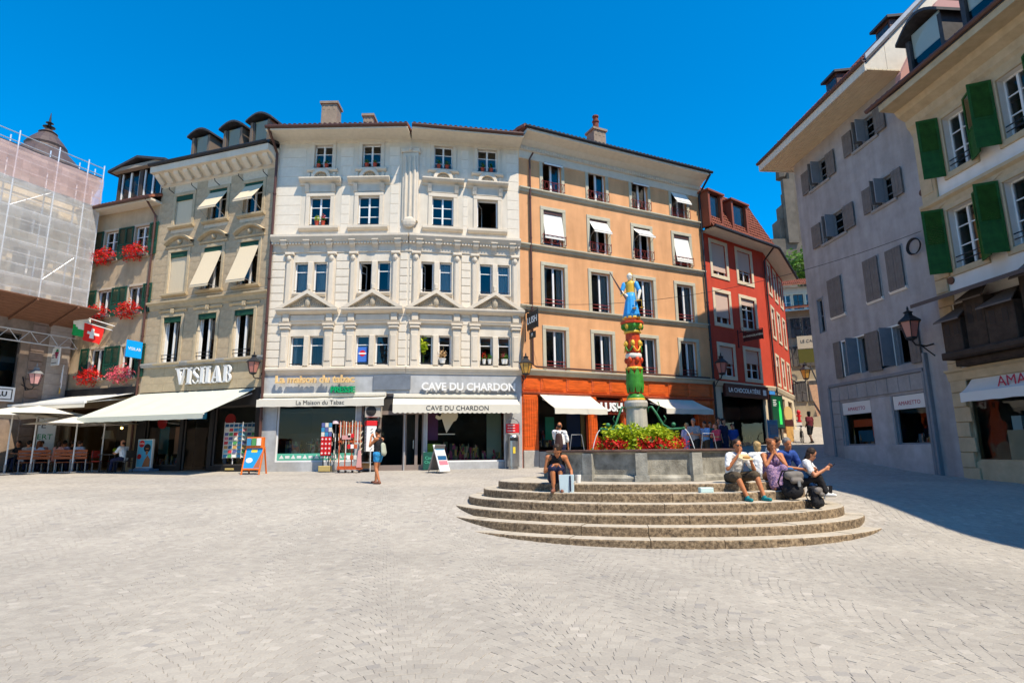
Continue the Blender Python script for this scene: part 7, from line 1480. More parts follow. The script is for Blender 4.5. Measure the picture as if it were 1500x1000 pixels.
    if bottom:
        mb = MB(); caps(mb, P['pel'], P['pel'].lerp(P['che'], .35), .132*b+e, .13*b+e, 12, (1.25, .88, 1))
        for q in 'lr':
            caps(mb, P['pel'], P['hp'+q], .118*b+e, .112*b+e); caps(mb, P['hp'+q], P['hp'+q].lerp(P['kn'+q], min(1, leg)), .098*b+e, .066+e if leg >= 1 else .085+e)
            if leg > 1: caps(mb, P['kn'+q], P['kn'+q].lerp(P['an'+q], min(1, leg-1)), .064+e, .05+e)
        put('trousers' if leg > 1 else 'shorts', fuse(mb, 'trousers', bottom, max(.016, vox), 3, .03), t, WM[t])
    if skirt:
        m, ends = skirt; mb = MB(); caps(mb, P['pel'], P['pel'].lerp(P['che'], .4), .13*b+e, .125*b+e, 12, (1.25, .9, 1))
        for q in 'lr': caps(mb, P['pel'], P['kn'+q], .12*b+e, .075+e); caps(mb, P['kn'+q], P['kn'+q].lerp(P['an'+q], ends), .072+e, .085+e)
        if ends > .3: caps(mb, P['pel'], (P['knl']+P['knr'])/2-Vector((0, .04, .03)), .11, .07); caps(mb, (P['knl']+P['knr'])/2-Vector((0, .04, .05)), ((P['knl']+P['knr'])/2).lerp((P['anl']+P['anr'])/2, ends), .07, .09)
        put('skirt', fuse(mb, 'skirt', m, max(.018, vox), 4, .04), t, WM[t])
    if shoes:
        for q in 'lr':
            f = P.get('toe'+q); f = f if f is not None else P['an'+q]+Vector((.02 if q == 'l' else -.02, .15, -.045)); mb = MB(); a = P['an'+q]; caps(mb, a+Vector((0, -.03, -.045)), f+Vector((0, .01, 0)), .046, .038); caps(mb, a+Vector((0, -.01, -.035)), a+Vector((0, 0, .0)), .046, .044)
            put('shoe', fuse(mb, 'shoe', shoes, .012, 2), t, WM[t])
    t2 = t; t2['_hm'] = 0; del t2['_hm']
    return t, P, A
# ================================================================ people
def cloth(name, c, v=.1): return mat(name, c, .85, v, 9, .25, 120)
C_white, C_blue, C_navy, C_jean, C_dnm, C_khaki, C_black = cloth('white_cotton', (.72, .72, .72)), cloth('blue_shirt', (.02, .06, .26)), cloth('navy_cotton', (.012, .016, .05)), cloth('blue_jeans', (.03, .12, .30), .3), cloth('denim_shorts', (.03, .25, .52), .2), cloth('khaki_cotton', (.075, .055, .035)), cloth('black_cotton', (.012, .012, .015))
C_floral = mat('floral_print', (.015, .025, .16), .85, 0, 30, 0, 40, col2=(.46, .28, .38), detail=3); C_teal = cloth('teal_canvas', (.01, .19, .22)); C_pink = cloth('pink_cotton', (.52, .06, .10)); C_grey = cloth('grey_cotton', (.26, .27, .29)); C_tank = cloth('pale_blue_cotton', (.25, .45, .72)); C_green = cloth('dark_green_cotton', (.015, .12, .09)); C_lav = cloth('lavender_cotton', (.45, .42, .62)); C_salm = cloth('salmon_cotton', (.62, .30, .26)); C_ltblue = cloth('light_blue_shirt', (.42, .52, .70))
def sit(seat, lean=.16, kx=.13, out=.42, hd=(0, .0), tw=0.):
    z = seat+.11; return dict(pel=(0, 0, z), che=(0, lean*.5, z+.27), nk=(0, lean, z+.49), hd=(hd[0], lean+.05+hd[1], z+.635), shl=(.18, lean-.02, z+.43), shr=(-.18, lean-.02, z+.43), hpl=(.095, .02, z-.01), hpr=(-.095, .02, z-.01), knl=(kx, out, .5), knr=(-kx, out, .5), anl=(kx, out+.06, .08), anr=(-kx, out+.06, .08), ell=(.26, lean+.12, z+.2), elr=(-.26, lean+.12, z+.2), wrl=(.12, lean+.32, z+.22), wrr=(-.12, lean+.32, z+.22))
def onstep(px, k, back=.22): p = edge_at(k, px); d = Vector((p[0]-FC[0], p[1]-FC[1]-1.5)).normalized() if False else Vector((-p[0]*.0, 1)).normalized(); return p[0], p[1]+back
# man eating, white t-shirt
x, y = onstep(1074, 0, .2); J = sit(.34, .2, .17, .45); J.update(anl=(.11, .62, .08), anr=(-.26, .62, .08), knl=(.2, .46, .47), knr=(-.24, .44, .49), elr=(-.25, .38, .60), wrr=(-.14, .44, .80), handr=(-.12, .50, .78), ell=(.28, .27, .62), wrl=(.06, .38, .93), handl=(.02, .36, .98))
t, P, A = person('man in white t-shirt and sunglasses eating on the top step', (x, y, PTOP-.34), math.pi+.2, J, SKIN2, HAIRD, 'short', C_white, .75, C_khaki, .95, C_teal, vox=.012, nod=-.12, look=-.1)
part('sunglasses', MB().ball((.034, .084, .0), (.03, .012, .02), 8, 5).ball((-.034, .084, .0), (.03, .012, .02), 8, 5).box(-.08, .08, .06, .075, .006, .014), M_black, t, A)
w_ = WM[t] @ Vector((-.02, .5, .80)); tt = thing('sandwich_wrapper', 'open pale paper wrapper with food held by the man in white', 'food', tuple(w_), .2); part('wrapper', MB().slab([(-.12, -.07, 0), (.12, -.07, 0), (.14, .08, .05), (-.14, .08, .05)], (0, 0, .012)).slab([(-.13, .08, .05), (.13, .08, .05), (.1, .1, .12), (-.1, .1, .12)], (0, .01, 0)), mat('wax_paper', (.62, .50, .30), .7), tt); part('bread', MB().ball((0, 0, .05), (.09, .05, .035), 10, 7), mat('bread', (.45, .24, .08), .8), tt)
# woman in floral dress
x, y = onstep(1131, 0, .2); J = sit(.17, .16, .12, .36); J.update(knl=(.13, .38, .44), knr=(-.13, .38, .44), anl=(.1, .45, .07), anr=(-.1, .45, .07), ell=(.2, .36, .50), elr=(-.2, .36, .5), wrl=(.04, .30, .72), wrr=(-.05, .30, .72), handl=(0, .26, .80), handr=(-.02, .26, .8))
person('woman with curly auburn hair in a blue and pink floral dress leaning on her knees', (x, y, PTOP-.17), math.pi-.1, J, SKIN2, HAIRR, 'curly', C_floral, 0, None, 0, None, (C_floral, .95), vox=.012, female=True, tank=True, look=.25)
# older man in blue shirt
x, y = onstep(1160, 0, .22); J = sit(.34, .24, .15, .42); J.update(knl=(.13, .44, .52), knr=(-.2, .42, .5), anl=(.16, .5, .08), anr=(-.4, .55, .08), ell=(.27, .28, .62), elr=(-.27, .32, .58), wrl=(-.12, .5, .56), wrr=(-.28, .56, .56), handl=(-.2, .56, .56), handr=(-.36, .58, .55))
person('grey haired man in navy polo shirt and jeans beside the floral dress', (x, y, PTOP-.34), math.pi+.3, J, SKIN2, HAIRG, 'short', C_blue, .85, C_jean, 1.95, M_black, vox=.012, look=-.1, s=1.03)
# boy behind, looking down
x, y = onstep(1181, 0, .75); J = sit(.17, .22, .12, .34); J.update(hd=(-.02, .33, .88)); person('brown haired boy in white looking down behind the man in navy polo', (x-.1, y, PTOP), math.pi+.7, J, SKIN, HAIRD, 'short', C_white, .8, C_navy, 1.9, M_black, s=.92, nod=.5, vox=.014)
x, y = onstep(1117, 0, .8); person('blond woman in white with her back turned behind the floral dress', (x+.22, y+.05, PTOP-.1), -.3, sit(.17, .1), SKIN, HAIRB, 'bob', C_white, .3, C_teal, 1.9, M_black, s=.9, female=True, vox=.014)
# girl with telephone
x, y = onstep(1203, 1, .2); J = sit(.17, .2, .11, .36); J.update(knl=(.1, .4, .40), knr=(-.14, .38, .36), anl=(.1, .52, .07), anr=(-.12, .46, .07), ell=(.24, .34, .44), elr=(-.24, .36, .46), wrl=(.10, .52, .56), wrr=(-.08, .58, .60), hd=(0, .3, .88))
t, P, A = person('dark haired girl in white top and black trousers holding a phone on the second step', (x, y, PTOP-RISE-.17), math.pi+1.0, J, SKIN, HAIRD, 'long', C_white, .6, C_black, 1.9, M_white2, vox=.012, female=True, nod=.45)
q = WM[t] @ Vector((-.02, .68, .64)); solo('telephone', MB().bbox(-.035, .035, -.005, .005, -.07, .07, .003), M_black, 'black phone held out by the girl in the white top', 'phone', Matrix.Translation(q) @ Matrix.Rotation(math.pi+1, 4, 'Z') @ Matrix.Rotation(-.8, 4, 'X'))
# woman reading phone at the left of the basin
x, y = onstep(815, 0, .15); J = sit(.17, .26, .085, .36); J.update(hd=(-.03, .36, .84), knl=(.085, .36, .50), knr=(-.085, .36, .50), anl=(.06, .36, .07), anr=(-.10, .34, .07), ell=(.25, .24, .42), wrl=(.06, .34, .56), elr=(-.3, .2, .44), wrr=(-.33, .34, .25), handl=(0, .36, .56))
person('woman in black vest sitting on the top step bent over with a carrier bag', (x, y, PTOP-.17), math.pi-.15, J, SKIN2, HAIRD, 'long', C_black, 0, C_navy, .9, mat('sandal', (.2, .08, .05), .6), vox=.012, female=True, tank=True, nod=.6, look=-.1)
# standing woman taking a picture
p = gp(553, 708); J = dict(ell=(.24, .16, 1.2), elr=(-.2, .2, 1.18), wrl=(.08, .26, 1.46), wrr=(-.04, .28, 1.46), handl=(.02, .26, 1.55), handr=(0, .27, 1.55), knl=(.1, .1, .5), anl=(.12, .16, .08), knr=(-.1, .02, .5), anr=(-.12, -.14, .08), hd=(0, .06, 1.61), nk=(0, .02, 1.46))
t, P, A = person('woman in black top and blue denim shorts walking with a phone raised', (p[0], p[1], p[2]), R(68), J, SKIN2, HAIRK, 'short', C_black, 0, C_dnm, .42, mat('sandal', (.2, .08, .05), .6), vox=.012, female=True, tank=True, s=.97, nod=.1)
mb = MB(); caps(mb, (0, -.17, 1.2), (0, -.2, .98), .1, .12, 10, (1.1, .6, 1)); b_ = thing('backpack', 'pale green backpack worn by the woman in denim shorts', 'backpack', F=WM[t]); put('bag', fuse(mb, 'bag', mat('sage_canvas', (.36, .38, .30), .8), .015, 3), b_, WM[b_]); part('strap', MB().tube([(.1, -.1, 1.0), (.13, .08, 1.3), (.1, -.08, 1.42)], .015, 6).tube([(-.1, -.1, 1.0), (-.13, .08, 1.3), (-.1, -.08, 1.42)], .015, 6), mat('strap_grey', (.25, .27, .25), .8), b_)
# man with rucksack looking into the shop
x, y = at(820, 640, 21.6)[:2]; J = dict(elr=(-.2, .16, 1.22), wrr=(-.12, .1, 1.5), handr=(-.1, .06, 1.58), ell=(.26, .02, 1.14), wrl=(.26, .12, .92), shr=(-.2, 0, 1.42))
t, P, A = person('bald man in white shirt with a brown rucksack facing the cherry wood shop', (x, y, g(x, y)), R(-14), J, SKIN2, HAIRD, 'bald', C_white, 1.2, C_navy, 1.95, M_black, s=1.06)
mb = MB(); caps(mb, (0, -.2, 1.28), (0, -.22, .98), .11, .14, 10, (1.1, .6, 1)); b_ = thing('backpack', 'dark brown rucksack on the back of the bald man in white shirt', 'backpack', F=WM[t]); put('bag', fuse(mb, 'bag', mat('brown_leather', (.045, .02, .016), .6), .015, 3), b_, WM[b_]); [part('strap', MB().tube([(s_*.1, -.14, 1.05), (s_*.14, .12, 1.3), (s_*.13, .02, 1.47), (s_*.09, -.12, 1.4)], .02, 6), MATS['brown_leather'], b_) for s_ in (-1, 1)]
# group waiting in the shade
GR = [(1013, 25.2, 1.06, C_grey, HAIRG, 'short', 'grey t-shirt', 2.6, C_black), (1003, 26.2, .97, C_lav, HAIRB, 'bob', 'lavender top', 3.4, C_lav), (1029, 25.4, .98, C_tank, HAIRD, 'short', 'pale blue vest', 2.2, C_khaki), (1037, 26.0, .95, C_green, HAIRD, 'bob', 'dark green top', 3.2, C_jean), (1046, 25.0, .92, C_pink, HAIRR, 'long', 'pink top', 2.0, C_black), (1050, 26.8, 1.0, C_salm, HAIRD, 'short', 'salmon shirt', 3.0, C_navy), (1057, 25.5, 1.0, C_navy, HAIRK, 'bob', 'navy dress', 3.8, C_navy), (1070, 25.8, .84, C_blue, HAIRD, 'short', 'bright blue t-shirt', 2.9, C_khaki)]
for px, Y, s_, c, hr, st, nm, rz, bt in GR:
    px_ = px+4; x = at(px_, 640, Y)[0]; J = dict(ell=(.2, .12, 1.14), wrl=(.04, .26, 1.2), elr=(-.22, .1, 1.14), wrr=(-.06, .25, 1.16)) if px in (1013, 1029, 1046, 1037) else {}
    person('person in %s waiting in the shade of the cherry wood shop' % nm, (x, Y, g(x, Y)), rz, J, SKIN, hr, st, c, .7, bt, 1.95 if px != 1070 else 1.0, M_black, s=s_*1.06, vox=.024, female=nm in ('lavender top', 'pink top', 'dark green top'))
# walker with bicycle up the side street
p = gp(1189, 649); p = Vector((p[0], p[1], p[2])) if p[1] < 38 else at(1189, 649, 33.8)
person('person in dark red top and black shorts walking a bicycle up the side street', (p[0], p[1], g(p[0], p[1])), R(20), dict(knl=(.1, .12, .52), anl=(.1, .1, .08), anr=(-.1, -.2, .1), wrr=(-.1, .2, .95)), SKIN3, HAIRK, 'curly', cloth('dark_red_cotton', (.12, .012, .02)), .6, C_black, .9, M_black, vox=.018)
t = thing('bicycle', 'black bicycle pushed up the side street', 'bicycle', (p[0]-.42, p[1]+.2, g(p[0], p[1])), R(70))
for x_ in (-.5, .5):
    part('wheel', MB().tube([(x_+.33*math.cos(a), 0, .34+.33*math.sin(a)) for a in np.linspace(0, 2*math.pi, 20)], .02, 5), M_black, t)
part('frame', MB().tube([(-.5, 0, .34), (-.15, 0, .85), (.38, 0, .85), (.5, 0, .34)], .018, 5).tube([(-.15, 0, .85), (.0, 0, .32), (.38, 0, .82)], .018, 5), M_dark, t); part('handlebar', MB().tube([(.36, -.25, 1.0), (.38, 0, .98), (.36, .25, 1.0)], .014, 5), M_dark, t); part('saddle', MB().ball((-.2, 0, .92), (.13, .06, .04), 8, 5), M_black, t)
# restaurant guests
YB = 25.2
BEN = [(30, 26.5, C_black, HAIRK, 'guest in a black jacket across the first table'), (44, 26.6, C_white, HAIRD, 'guest in white across the first table'), (95, 26.7, C_salm, HAIRR, 'auburn haired guest across the second table'), (118, 26.7, C_grey, HAIRD, 'guest in grey across the second table'), (37, 25.6, C_grey, HAIRK, 'black haired guest in grey'), (53, 25.7, C_ltblue, HAIRR, 'guest in light blue'), (62, 26.4, C_salm, HAIRD, 'guest in salmon facing the tables'), (82, 25.6, C_salm, HAIRD, 'long haired guest in pink'), (90, 25.9, C_lav, HAIRK, 'guest in lavender'), (103, 26.3, C_black, HAIRD, 'guest in black'), (112, 25.6, C_ltblue, HAIRD, 'broad guest in blue shirt')]
for i, (px, Y, c, hr, nm) in enumerate(BEN):
    x = at(px, 660, Y)[0]; person('%s seated at the restaurant benches' % nm, (x, Y, g(x, Y)), R(-12+i*9 % 30) if Y < 26.35 else math.pi+R(i*11 % 25), sit(.46, .12, .12, .44), SKIN, hr, 'long' if i in (2, 5, 7) else 'short', c, .7, C_navy, 1.9, M_black, vox=.026, female=i in (2, 5, 7, 8))
x = at(183, 660, 25.0)[0]; person('man in white shirt sitting alone at a small restaurant table', (x, 25.0, g(x, 25)), R(80), sit(.46, .1, .12, .44), SKIN, HAIRD, 'bald', C_white, .7, C_navy, 1.9, M_black, vox=.016)
# ================================================================ terrace furniture
M_bench = mat('bench_wood', (.27, .075, .028), .6, .25, 5, stretch=(.5, 6, 6)); M_pcan = mat('parasol_canvas', (.66, .62, .54), .9, .03, 4)
def bench(px0, px1, Y, nm):
    a, c = at(px0, 680, Y)[0], at(px1, 680, Y)[0]; x = (a+c)/2; L_ = (c-a)/2; t = thing('terrace_bench', nm, 'bench', (x, Y, g(x, Y)))
    for z in (.62, .76, .90): part('back_slat', MB().bbox(-L_, L_, -.02, .02, z-.055, z+.055, .01), M_bench, t)
    for y in (.08, .2, .32, .44): part('seat_slat', MB().bbox(-L_, L_, y-.05, y+.05, .42, .45, .008), M_bench, t)
    for s_ in (-1, 0, 1): part('leg_frame', MB().tube([(s_*(L_-.06), .03, .95), (s_*(L_-.06), .05, .0)], .025, 6).tube([(s_*(L_-.06), .05, .4), (s_*(L_-.06), .46, .4), (s_*(L_-.06), .48, 0)], .022, 6), M_zinc, t)
bench(24, 72, 25.15, 'slatted orange wood bench nearest the sooty stone pier'); bench(77, 126, 25.1, 'slatted orange wood bench ending beside the small table')
def parasol(px, Y, ztop, w_, nm, base=True, dx=0):
    x = at(px, 680, Y)[0]; z0 = g(x, Y); t = thing('parasol', nm, 'parasol', (x, Y, z0), R(-12)); h = ztop-z0
    part('pole', MB().tube([(0, 0, 0), (0, 0, h)], .03, 8), M_frame, t)
    mb = MB(); n = 4; e = h-.42
    for k in range(4):
        a = [(-w_, -w_), (w_, -w_), (w_, w_), (-w_, w_)][k]; c = [(w_, -w_), (w_, w_), (-w_, w_), (-w_, -w_)][k]
        for i in range(8):
            f0, f1 = i/8, (i+1)/8; p0 = (a[0]+(c[0]-a[0])*f0, a[1]+(c[1]-a[1])*f0); p1 = (a[0]+(c[0]-a[0])*f1, a[1]+(c[1]-a[1])*f1); s0, s1 = .04*math.sin(math.pi*f0), .04*math.sin(math.pi*f1)
            mb.add([(p0[0], p0[1], e+s0), (p1[0], p1[1], e+s1), (0, 0, h)], [(0, 1, 2)])
    part('canopy', mb, M_pcan, t)
    for k in range(8): a = k*math.pi/4; r_ = w_*(1.38 if k % 2 else .98); part('rib', MB().tube([(0, 0, h-.06), (r_*math.cos(a), r_*math.sin(a), e+.0)], .012, 5), M_zinc, t)
    part('base', MB().bbox(-.35, .35, -.35, .35, 0, .06, .01).tube([(0, 0, .06), (0, 0, .4)], .05, 8), M_zinc, t)
zpA = at(50, 594, 24.6)[2]
parasol(45, 24.6, zpA, 1.45, 'cream parasol standing between the benches and the sooty stone pier'); parasol(106, 25.0, at(106, 608, 25)[2], 1.3, 'cream parasol with its pole in front of the second bench'); parasol(147, 25.9, at(147, 608, 25.9)[2], 1.0, 'smaller cream parasol next to the man at the small table'); parasol(8, 24.2, at(8, 596, 24.2)[2], 1.35, 'cream parasol against the arcade under the timber roof')
for px, Y, nm in ((50, 26.0, 'long dark terrace table behind the first bench'), (100, 26.0, 'long dark terrace table behind the second bench'), (163, 25.2, 'small dark table of the man sitting alone')):
    x = at(px, 680, Y)[0]; t = thing('terrace_table', nm, 'table', (x, Y, g(x, Y))); hw_ = .75 if px < 120 else .38; part('table_top', MB().bbox(-hw_, hw_, -.35, .35, .71, .75, .01), M_inside, t)
    for sx in (-1, 1):
        for sy in (-1, 1): part('leg', MB().tube([(sx*(hw_-.08), sy*.28, 0), (sx*(hw_-.08), sy*.28, .71)], .02, 6), M_dark, t)
def chair(px, Y, rz, nm, m=None):
    x = at(px, 680, Y)[0]; t = thing('terrace_chair', nm, 'chair', (x, Y, g(x, Y)), rz); part('seat', MB().bbox(-.22, .22, -.22, .22, .44, .47, .01), m or M_inside, t); part('backrest', MB().bbox(-.22, .22, -.24, -.21, .6, .9, .01), m or M_inside, t)
    for sx in (-1, 1):
        for sy in (-1, 1): part('leg', MB().tube([(sx*.2, sy*.2, 0), (sx*.2, sy*.2, .9 if sy < 0 else .44)], .014, 5), M_dark, t)
chair(183, 25.0, R(80), 'dark chair under the man sitting alone'); chair(146, 25.2, R(-95), 'chair with red seat across the small table', cloth('red_cushion', (.35, .03, .02)))
x = at(170, 660, 25.2)[0]; t = thing('table_plant', 'small yellow green plant on the small restaurant table', 'plant', (x, 25.2, g(x, 25.2)+.75)); part('pot', MB().lathe([(.05, 0), (.07, .1)], 10), M_wpot, t); leafcloud(t, 'leaves', (0, 0, .17), (.12, .12, .09), 60, .05, M_lime_leaf)
# ================================================================ street things in front of the shops
# poster stand of the optician
p = gp(210, 690); t = thing('poster_stand', 'wheeled poster stand showing a woman in sunglasses before the optician', 'sign', (p[0], p[1], p[2]), R(-14)); part('base', MB().bbox(-.52, .52, -.28, .28, 0, .1, .04).tube([(-.45, 0, .1), (.45, 0, .1)], .06, 8), mat('stand_base', (.16, .24, .36), .6), t); part('frame', MB().bbox(-.4, .4, -.05, .05, .14, 1.36, .015), M_frame, t)
part('poster', MB().box(-.36, .36, -.058, -.051, .18, 1.32), mat('poster_sky', (.10, .45, .68), .5), t); part('red_disc', MB().tube([(-.16, -.06, 1.16), (-.16, -.064, 1.16)], .15, 18), M_blk, t); part('red_disc', MB().tube([(-.24, -.06, .62), (-.24, -.064, .62)], .11, 18), M_blk, t)
part('portrait_hair', MB().tube([(.14, -.059, .98), (.14, -.062, .98)], .18, 16), M_black, t); part('portrait_face', MB().slab([(.06, -.063, .98), (.22, -.063, .98), (.2, -.063, .72), (.1, -.063, .68)], (0, -.003, 0)), SKIN3 if False else mat('portrait_skin', (.42, .15, .06), .5), t); part('portrait_shoulders', MB().slab([(-.05, -.063, .19), (.34, -.063, .19), (.34, -.063, .5), (.2, -.063, .68), (.06, -.063, .5)], (0, -.003, 0)), MATS['portrait_skin'], t); part('portrait_glasses', MB().box(.04, .24, -.07, -.067, .86, .93), M_black, t)
text('OFFRE', .1, M_whitep, t, WM[t] @ T(-.16, -.068, 1.16), .001)
# postcard rack
cards = [mat('card%d' % i, c, .4) for i, c in enumerate([(.05, .25, .45), (.55, .05, .06), (.65, .62, .55), (.08, .3, .1), (.5, .3, .1), (.1, .12, .3), (.75, .75, .72), (.2, .45, .55), (.6, .2, .25), (.02, .1, .22)])]
p = gp(352, 690); t = thing('postcard_rack', 'tall rack full of colourful postcards before the optician window', 'rack', (p[0], p[1], p[2]), R(-10)); part('wheeled_base', MB().bbox(-.6, -.2, -.2, .2, .05, .13, .02).bbox(.15, .6, -.2, .2, .05, .13, .02), mat('rack_base', (.42, .32, .12), .6), t)
for sx in (-.4, .38): part('post', MB().tube([(sx, 0, .1), (sx, 0, .62)], .02, 6), M_frame, t)
part('panel', MB().box(-.84, .84, -.02, .02, .55, 2.0), M_white2, t)
for x_ in (-.84, -.42, 0, .42, .84): part('wire_frame', MB().tube([(x_, -.05, .52), (x_, -.05, 2.04)], .012, 5), M_frame, t)
for i in range(8):
    for j in range(8): me = shared(('card', (i*3+j*7+i*j) % 10), lambda: MB().box(-.085, .085, -.004, .004, -.065, .065).mesh('postcard', cards[(i*3+j*7+i*j) % 10])); put('postcard', me, t, WM[t] @ T(-.735+i*.21, -.05, .63+j*.18, 0, R(-12)))
for k in range(4): part('castor', MB().ball((-.55+k*.37, -.15, .04), .045, 7, 5), M_black, t)
# orange magazine board
p = gp(366, 695); M_or = mat('orange_frame', (.72, .16, .02), .5); t = thing('magazine_board', 'orange framed folding board with a bright blue poster', 'sign', (p[0], p[1], p[2]), R(-6)); A = T(0, 0, 0, 0, R(-14)); part('front_frame', MB().box(-.38, -.33, -.02, .02, 0, 1.1).box(.33, .38, -.02, .02, 0, 1.1).box(-.33, .33, -.02, .02, .18, .24).box(-.33, .33, -.02, .02, 1.04, 1.1), M_or, t, WM[t] @ A); part('poster', MB().box(-.33, .33, -.012, .012, .24, 1.04), mat('poster_azure', (.02, .28, .60), .4), t, WM[t] @ A); part('poster_title', MB().box(-.12, .12, -.016, -.0125, .86, .98), mat('poster_yellow', (.75, .55, .05), .5), t, WM[t] @ A); part('poster_cloud', MB().ball((-.14, -.014, .55), (.14, .003, .1), 10, 6), M_whitep, t, WM[t] @ A); part('poster_figure', MB().slab([(.08, -.013, .26), (.32, -.013, .26), (.32, -.013, .9), (.22, -.013, .6)], (0, -.003, 0)), mat('poster_rust', (.42, .12, .05), .5), t, WM[t] @ A)
part('back_leg', MB().box(-.38, -.33, -.02, .02, 0, 1.08).box(.33, .38, -.02, .02, 0, 1.08), M_or, t, WM[t] @ T(0, .56, 0, 0, R(14))); part('magazine_pocket', MB().bbox(-.34, .34, .18, .34, 1.0, 1.42, .02), M_or, t); [part('magazine', MB().box(-.3+k*.2, -.13+k*.2, .14, .17, 1.1, 1.38), cards[(k*3) % 10], t) for k in range(3)]
# rack of red and white souvenirs
p = gp(476, 691); t = thing('souvenir_rack', 'narrow black rack of red and white cross souvenirs', 'rack', (p[0], p[1], p[2])); part('post', MB().tube([(-.1, 0, .05), (-.1, 0, 1.9)], .02, 6).tube([(.12, 0, .05), (.12, 0, 1.9)], .02, 6), M_black, t); part('box_base', MB().bbox(-.24, .24, -.15, .15, .02, .24, .02), mat('rack_base', (.42, .32, .12), .6), t); part('board', MB().box(-.22, .22, -.03, 0, .62, 1.96), M_black, t)
for i in range(3):
    for j in range(7):
        c = M_blk if j < 4 else [cards[5], cards[2], cards[0]][(i+j) % 3]; me = shared(('souv', c.name), lambda: MB().bbox(-.065, .065, -.06, -.03, -.085, .085, .01).mesh('souvenir', c)); s_ = put('souvenir', me, t, WM[t] @ T(-.145+i*.145, 0, .74+j*.185))
        if j < 4: put('white_cross', shared('cross', lambda: MB().box(-.012, .012, -.066, -.061, -.04, .04).box(-.04, -.012, -.066, -.061, -.012, .012).box(.012, .04, -.066, -.061, -.012, .012).mesh('white_cross', M_whitep)), s_, WM[t] @ T(-.145+i*.145, 0, .74+j*.185))
p = gp(488, 690); t = thing('hat_rack', 'rack of pale trinkets topped with a pink sun hat', 'rack', (p[0], p[1]+.1, p[2])); part('post', MB().tube([(0, 0, 0), (0, 0, 1.95)], .025, 6), M_zinc, t); part('sun_hat', MB().lathe([(.22, 0), (.24, .01), (.13, .03), (.12, .11), (.05, .14)], 14, (0, -.05, 1.9)), mat('pale_pink_straw', (.66, .52, .55), .8), t); part('foot', MB().tube([(-.25, 0, .02), (.25, 0, .02)], .02, 5).tube([(0, -.25, .02), (0, .25, .02)], .02, 5), M_black, t)
for i in range(26): me = shared(('trk', i % 5), lambda: MB().tube([(0, 0, 0), (.01, 0, -.16)], .022, 5).mesh('trinket', [M_whitep, M_zinc, cards[2], cards[6], M_goldl][i % 5])); a = i*2.4; put('trinket', me, t, WM[t] @ T(.2*math.cos(a), .16*math.sin(a)-.02, .5+(i % 9)*.17))
# orange wooden stand with sticks and toys
p = gp(512, 692); t = thing('toy_stand', 'red orange wooden stand hung with sticks, flutes and toys', 'rack', (p[0], p[1], p[2])); M_ow = mat('orange_wood', (.48, .09, .025), .5, .2, 6)
for sx in (-.42, -.18, .08, .4): part('post', MB().box(sx-.02, sx+.02, -.1, -.06, .1, 1.86), M_ow, t)
for z in (.22, 1.2, 1.8): part('crossbar', MB().box(-.46, .46, -.14, -.1, z-.035, z+.035), M_ow, t)
part('crossbar', MB().box(-.46, .46, -.18, .2, .12, .18), M_ow, t)
for i in range(16): x_ = -.42+i*.056; h = random.uniform(.5, 1.2); part('stick', MB().tube([(x_, -.16, 1.86-h), (x_+random.uniform(-.02, .02), -.16, 1.9+random.uniform(0, .12))], .014, 5), [M_ow, M_whitep, M_ow, mat('beech', (.6, .42, .24), .6)][i % 4], t)
for i in range(8): part('toy', MB().bbox(-.06, .06, -.02, .02, 0, .16, .01), [M_whitep, M_ow, cards[2], M_blk][i % 4], t, WM[t] @ T(-.02+(i % 3)*.13, -.18, .5+(i//3)*.42))
for k in range(4): part('castor', MB().ball((-.4+k*.27, -.12, .05), .05, 7, 5), M_black, t)
part('price_card', MB().box(-.3, .05, -.2, -.19, 1.28, 1.44), mat('pink_card', (.6, .3, .28), .6), t); part('pink_book_stack', MB().slab([(.3, -.2, .2), (.5, -.2, .2), (.46, -.2, .85), (.36, -.2, .85)], (0, .05, 0)), MATS['pink_card'], t); [part('pennant', MB().slab([(.38, -.15, 1.55-k*.22), (.52, -.15, 1.62-k*.22), (.4, -.15, 1.42-k*.22)], (0, -.01, 0)), mat('cream_cutout', (.62, .55, .40), .7), t) for k in range(5)]
# knife display column
p = gp(541, 690); t = thing('knife_display', 'white turning display column of pocket knives with a red top', 'rack', (p[0], p[1], p[2]), R(24)); part('pole', MB().tube([(0, 0, .05), (0, 0, .8)], .035, 8), M_steel, t); part('column', MB().bbox(-.2, .2, -.2, .2, .78, 1.86, .01), mat('display_board', (.74, .74, .73), .5), t); part('red_top', MB().bbox(-.215, .215, -.215, .215, 1.8, 2.0, .01), M_blk, t); part('foot', MB().lathe([(.3, 0), (.3, .04), (.05, .06)], 12), M_black, t)
for k in range(7):
    for A, nm in ((T(0, -.206, .88+k*.13), 'knife'), (T(-.206, 0, .88+k*.13, R(-90)), 'knife')): put('knife', shared('knife', lambda: MB().slab([(-.05, 0, -.03), (-.02, 0, -.035), (.05, 0, .03), (.03, 0, .035)], (0, -.008, 0)).mesh('knife', M_black)), t, WM[t] @ A)
t_ = gp(527, 691); t = thing('side_bin', 'low wire bin with small goods under the knife display', 'rack', (t_[0]+.25, t_[1], t_[2])); part('wire_tray', MB().box(-.2, .2, -.2, .2, .35, .38), M_zinc, t); [part('post', MB().tube([(sx, -.18, 0), (sx, -.18, .9)], .012, 5), M_frame, t) for sx in (-.2, .2)]; goods_ = MB(); [goods_.tube([(-.16+i*.04, -.1, .15), (-.16+i*.04, -.1, .36)], .015, 5) for i in range(9)]; part('hanging_goods', goods_, cards[4], t, kind='stuff')
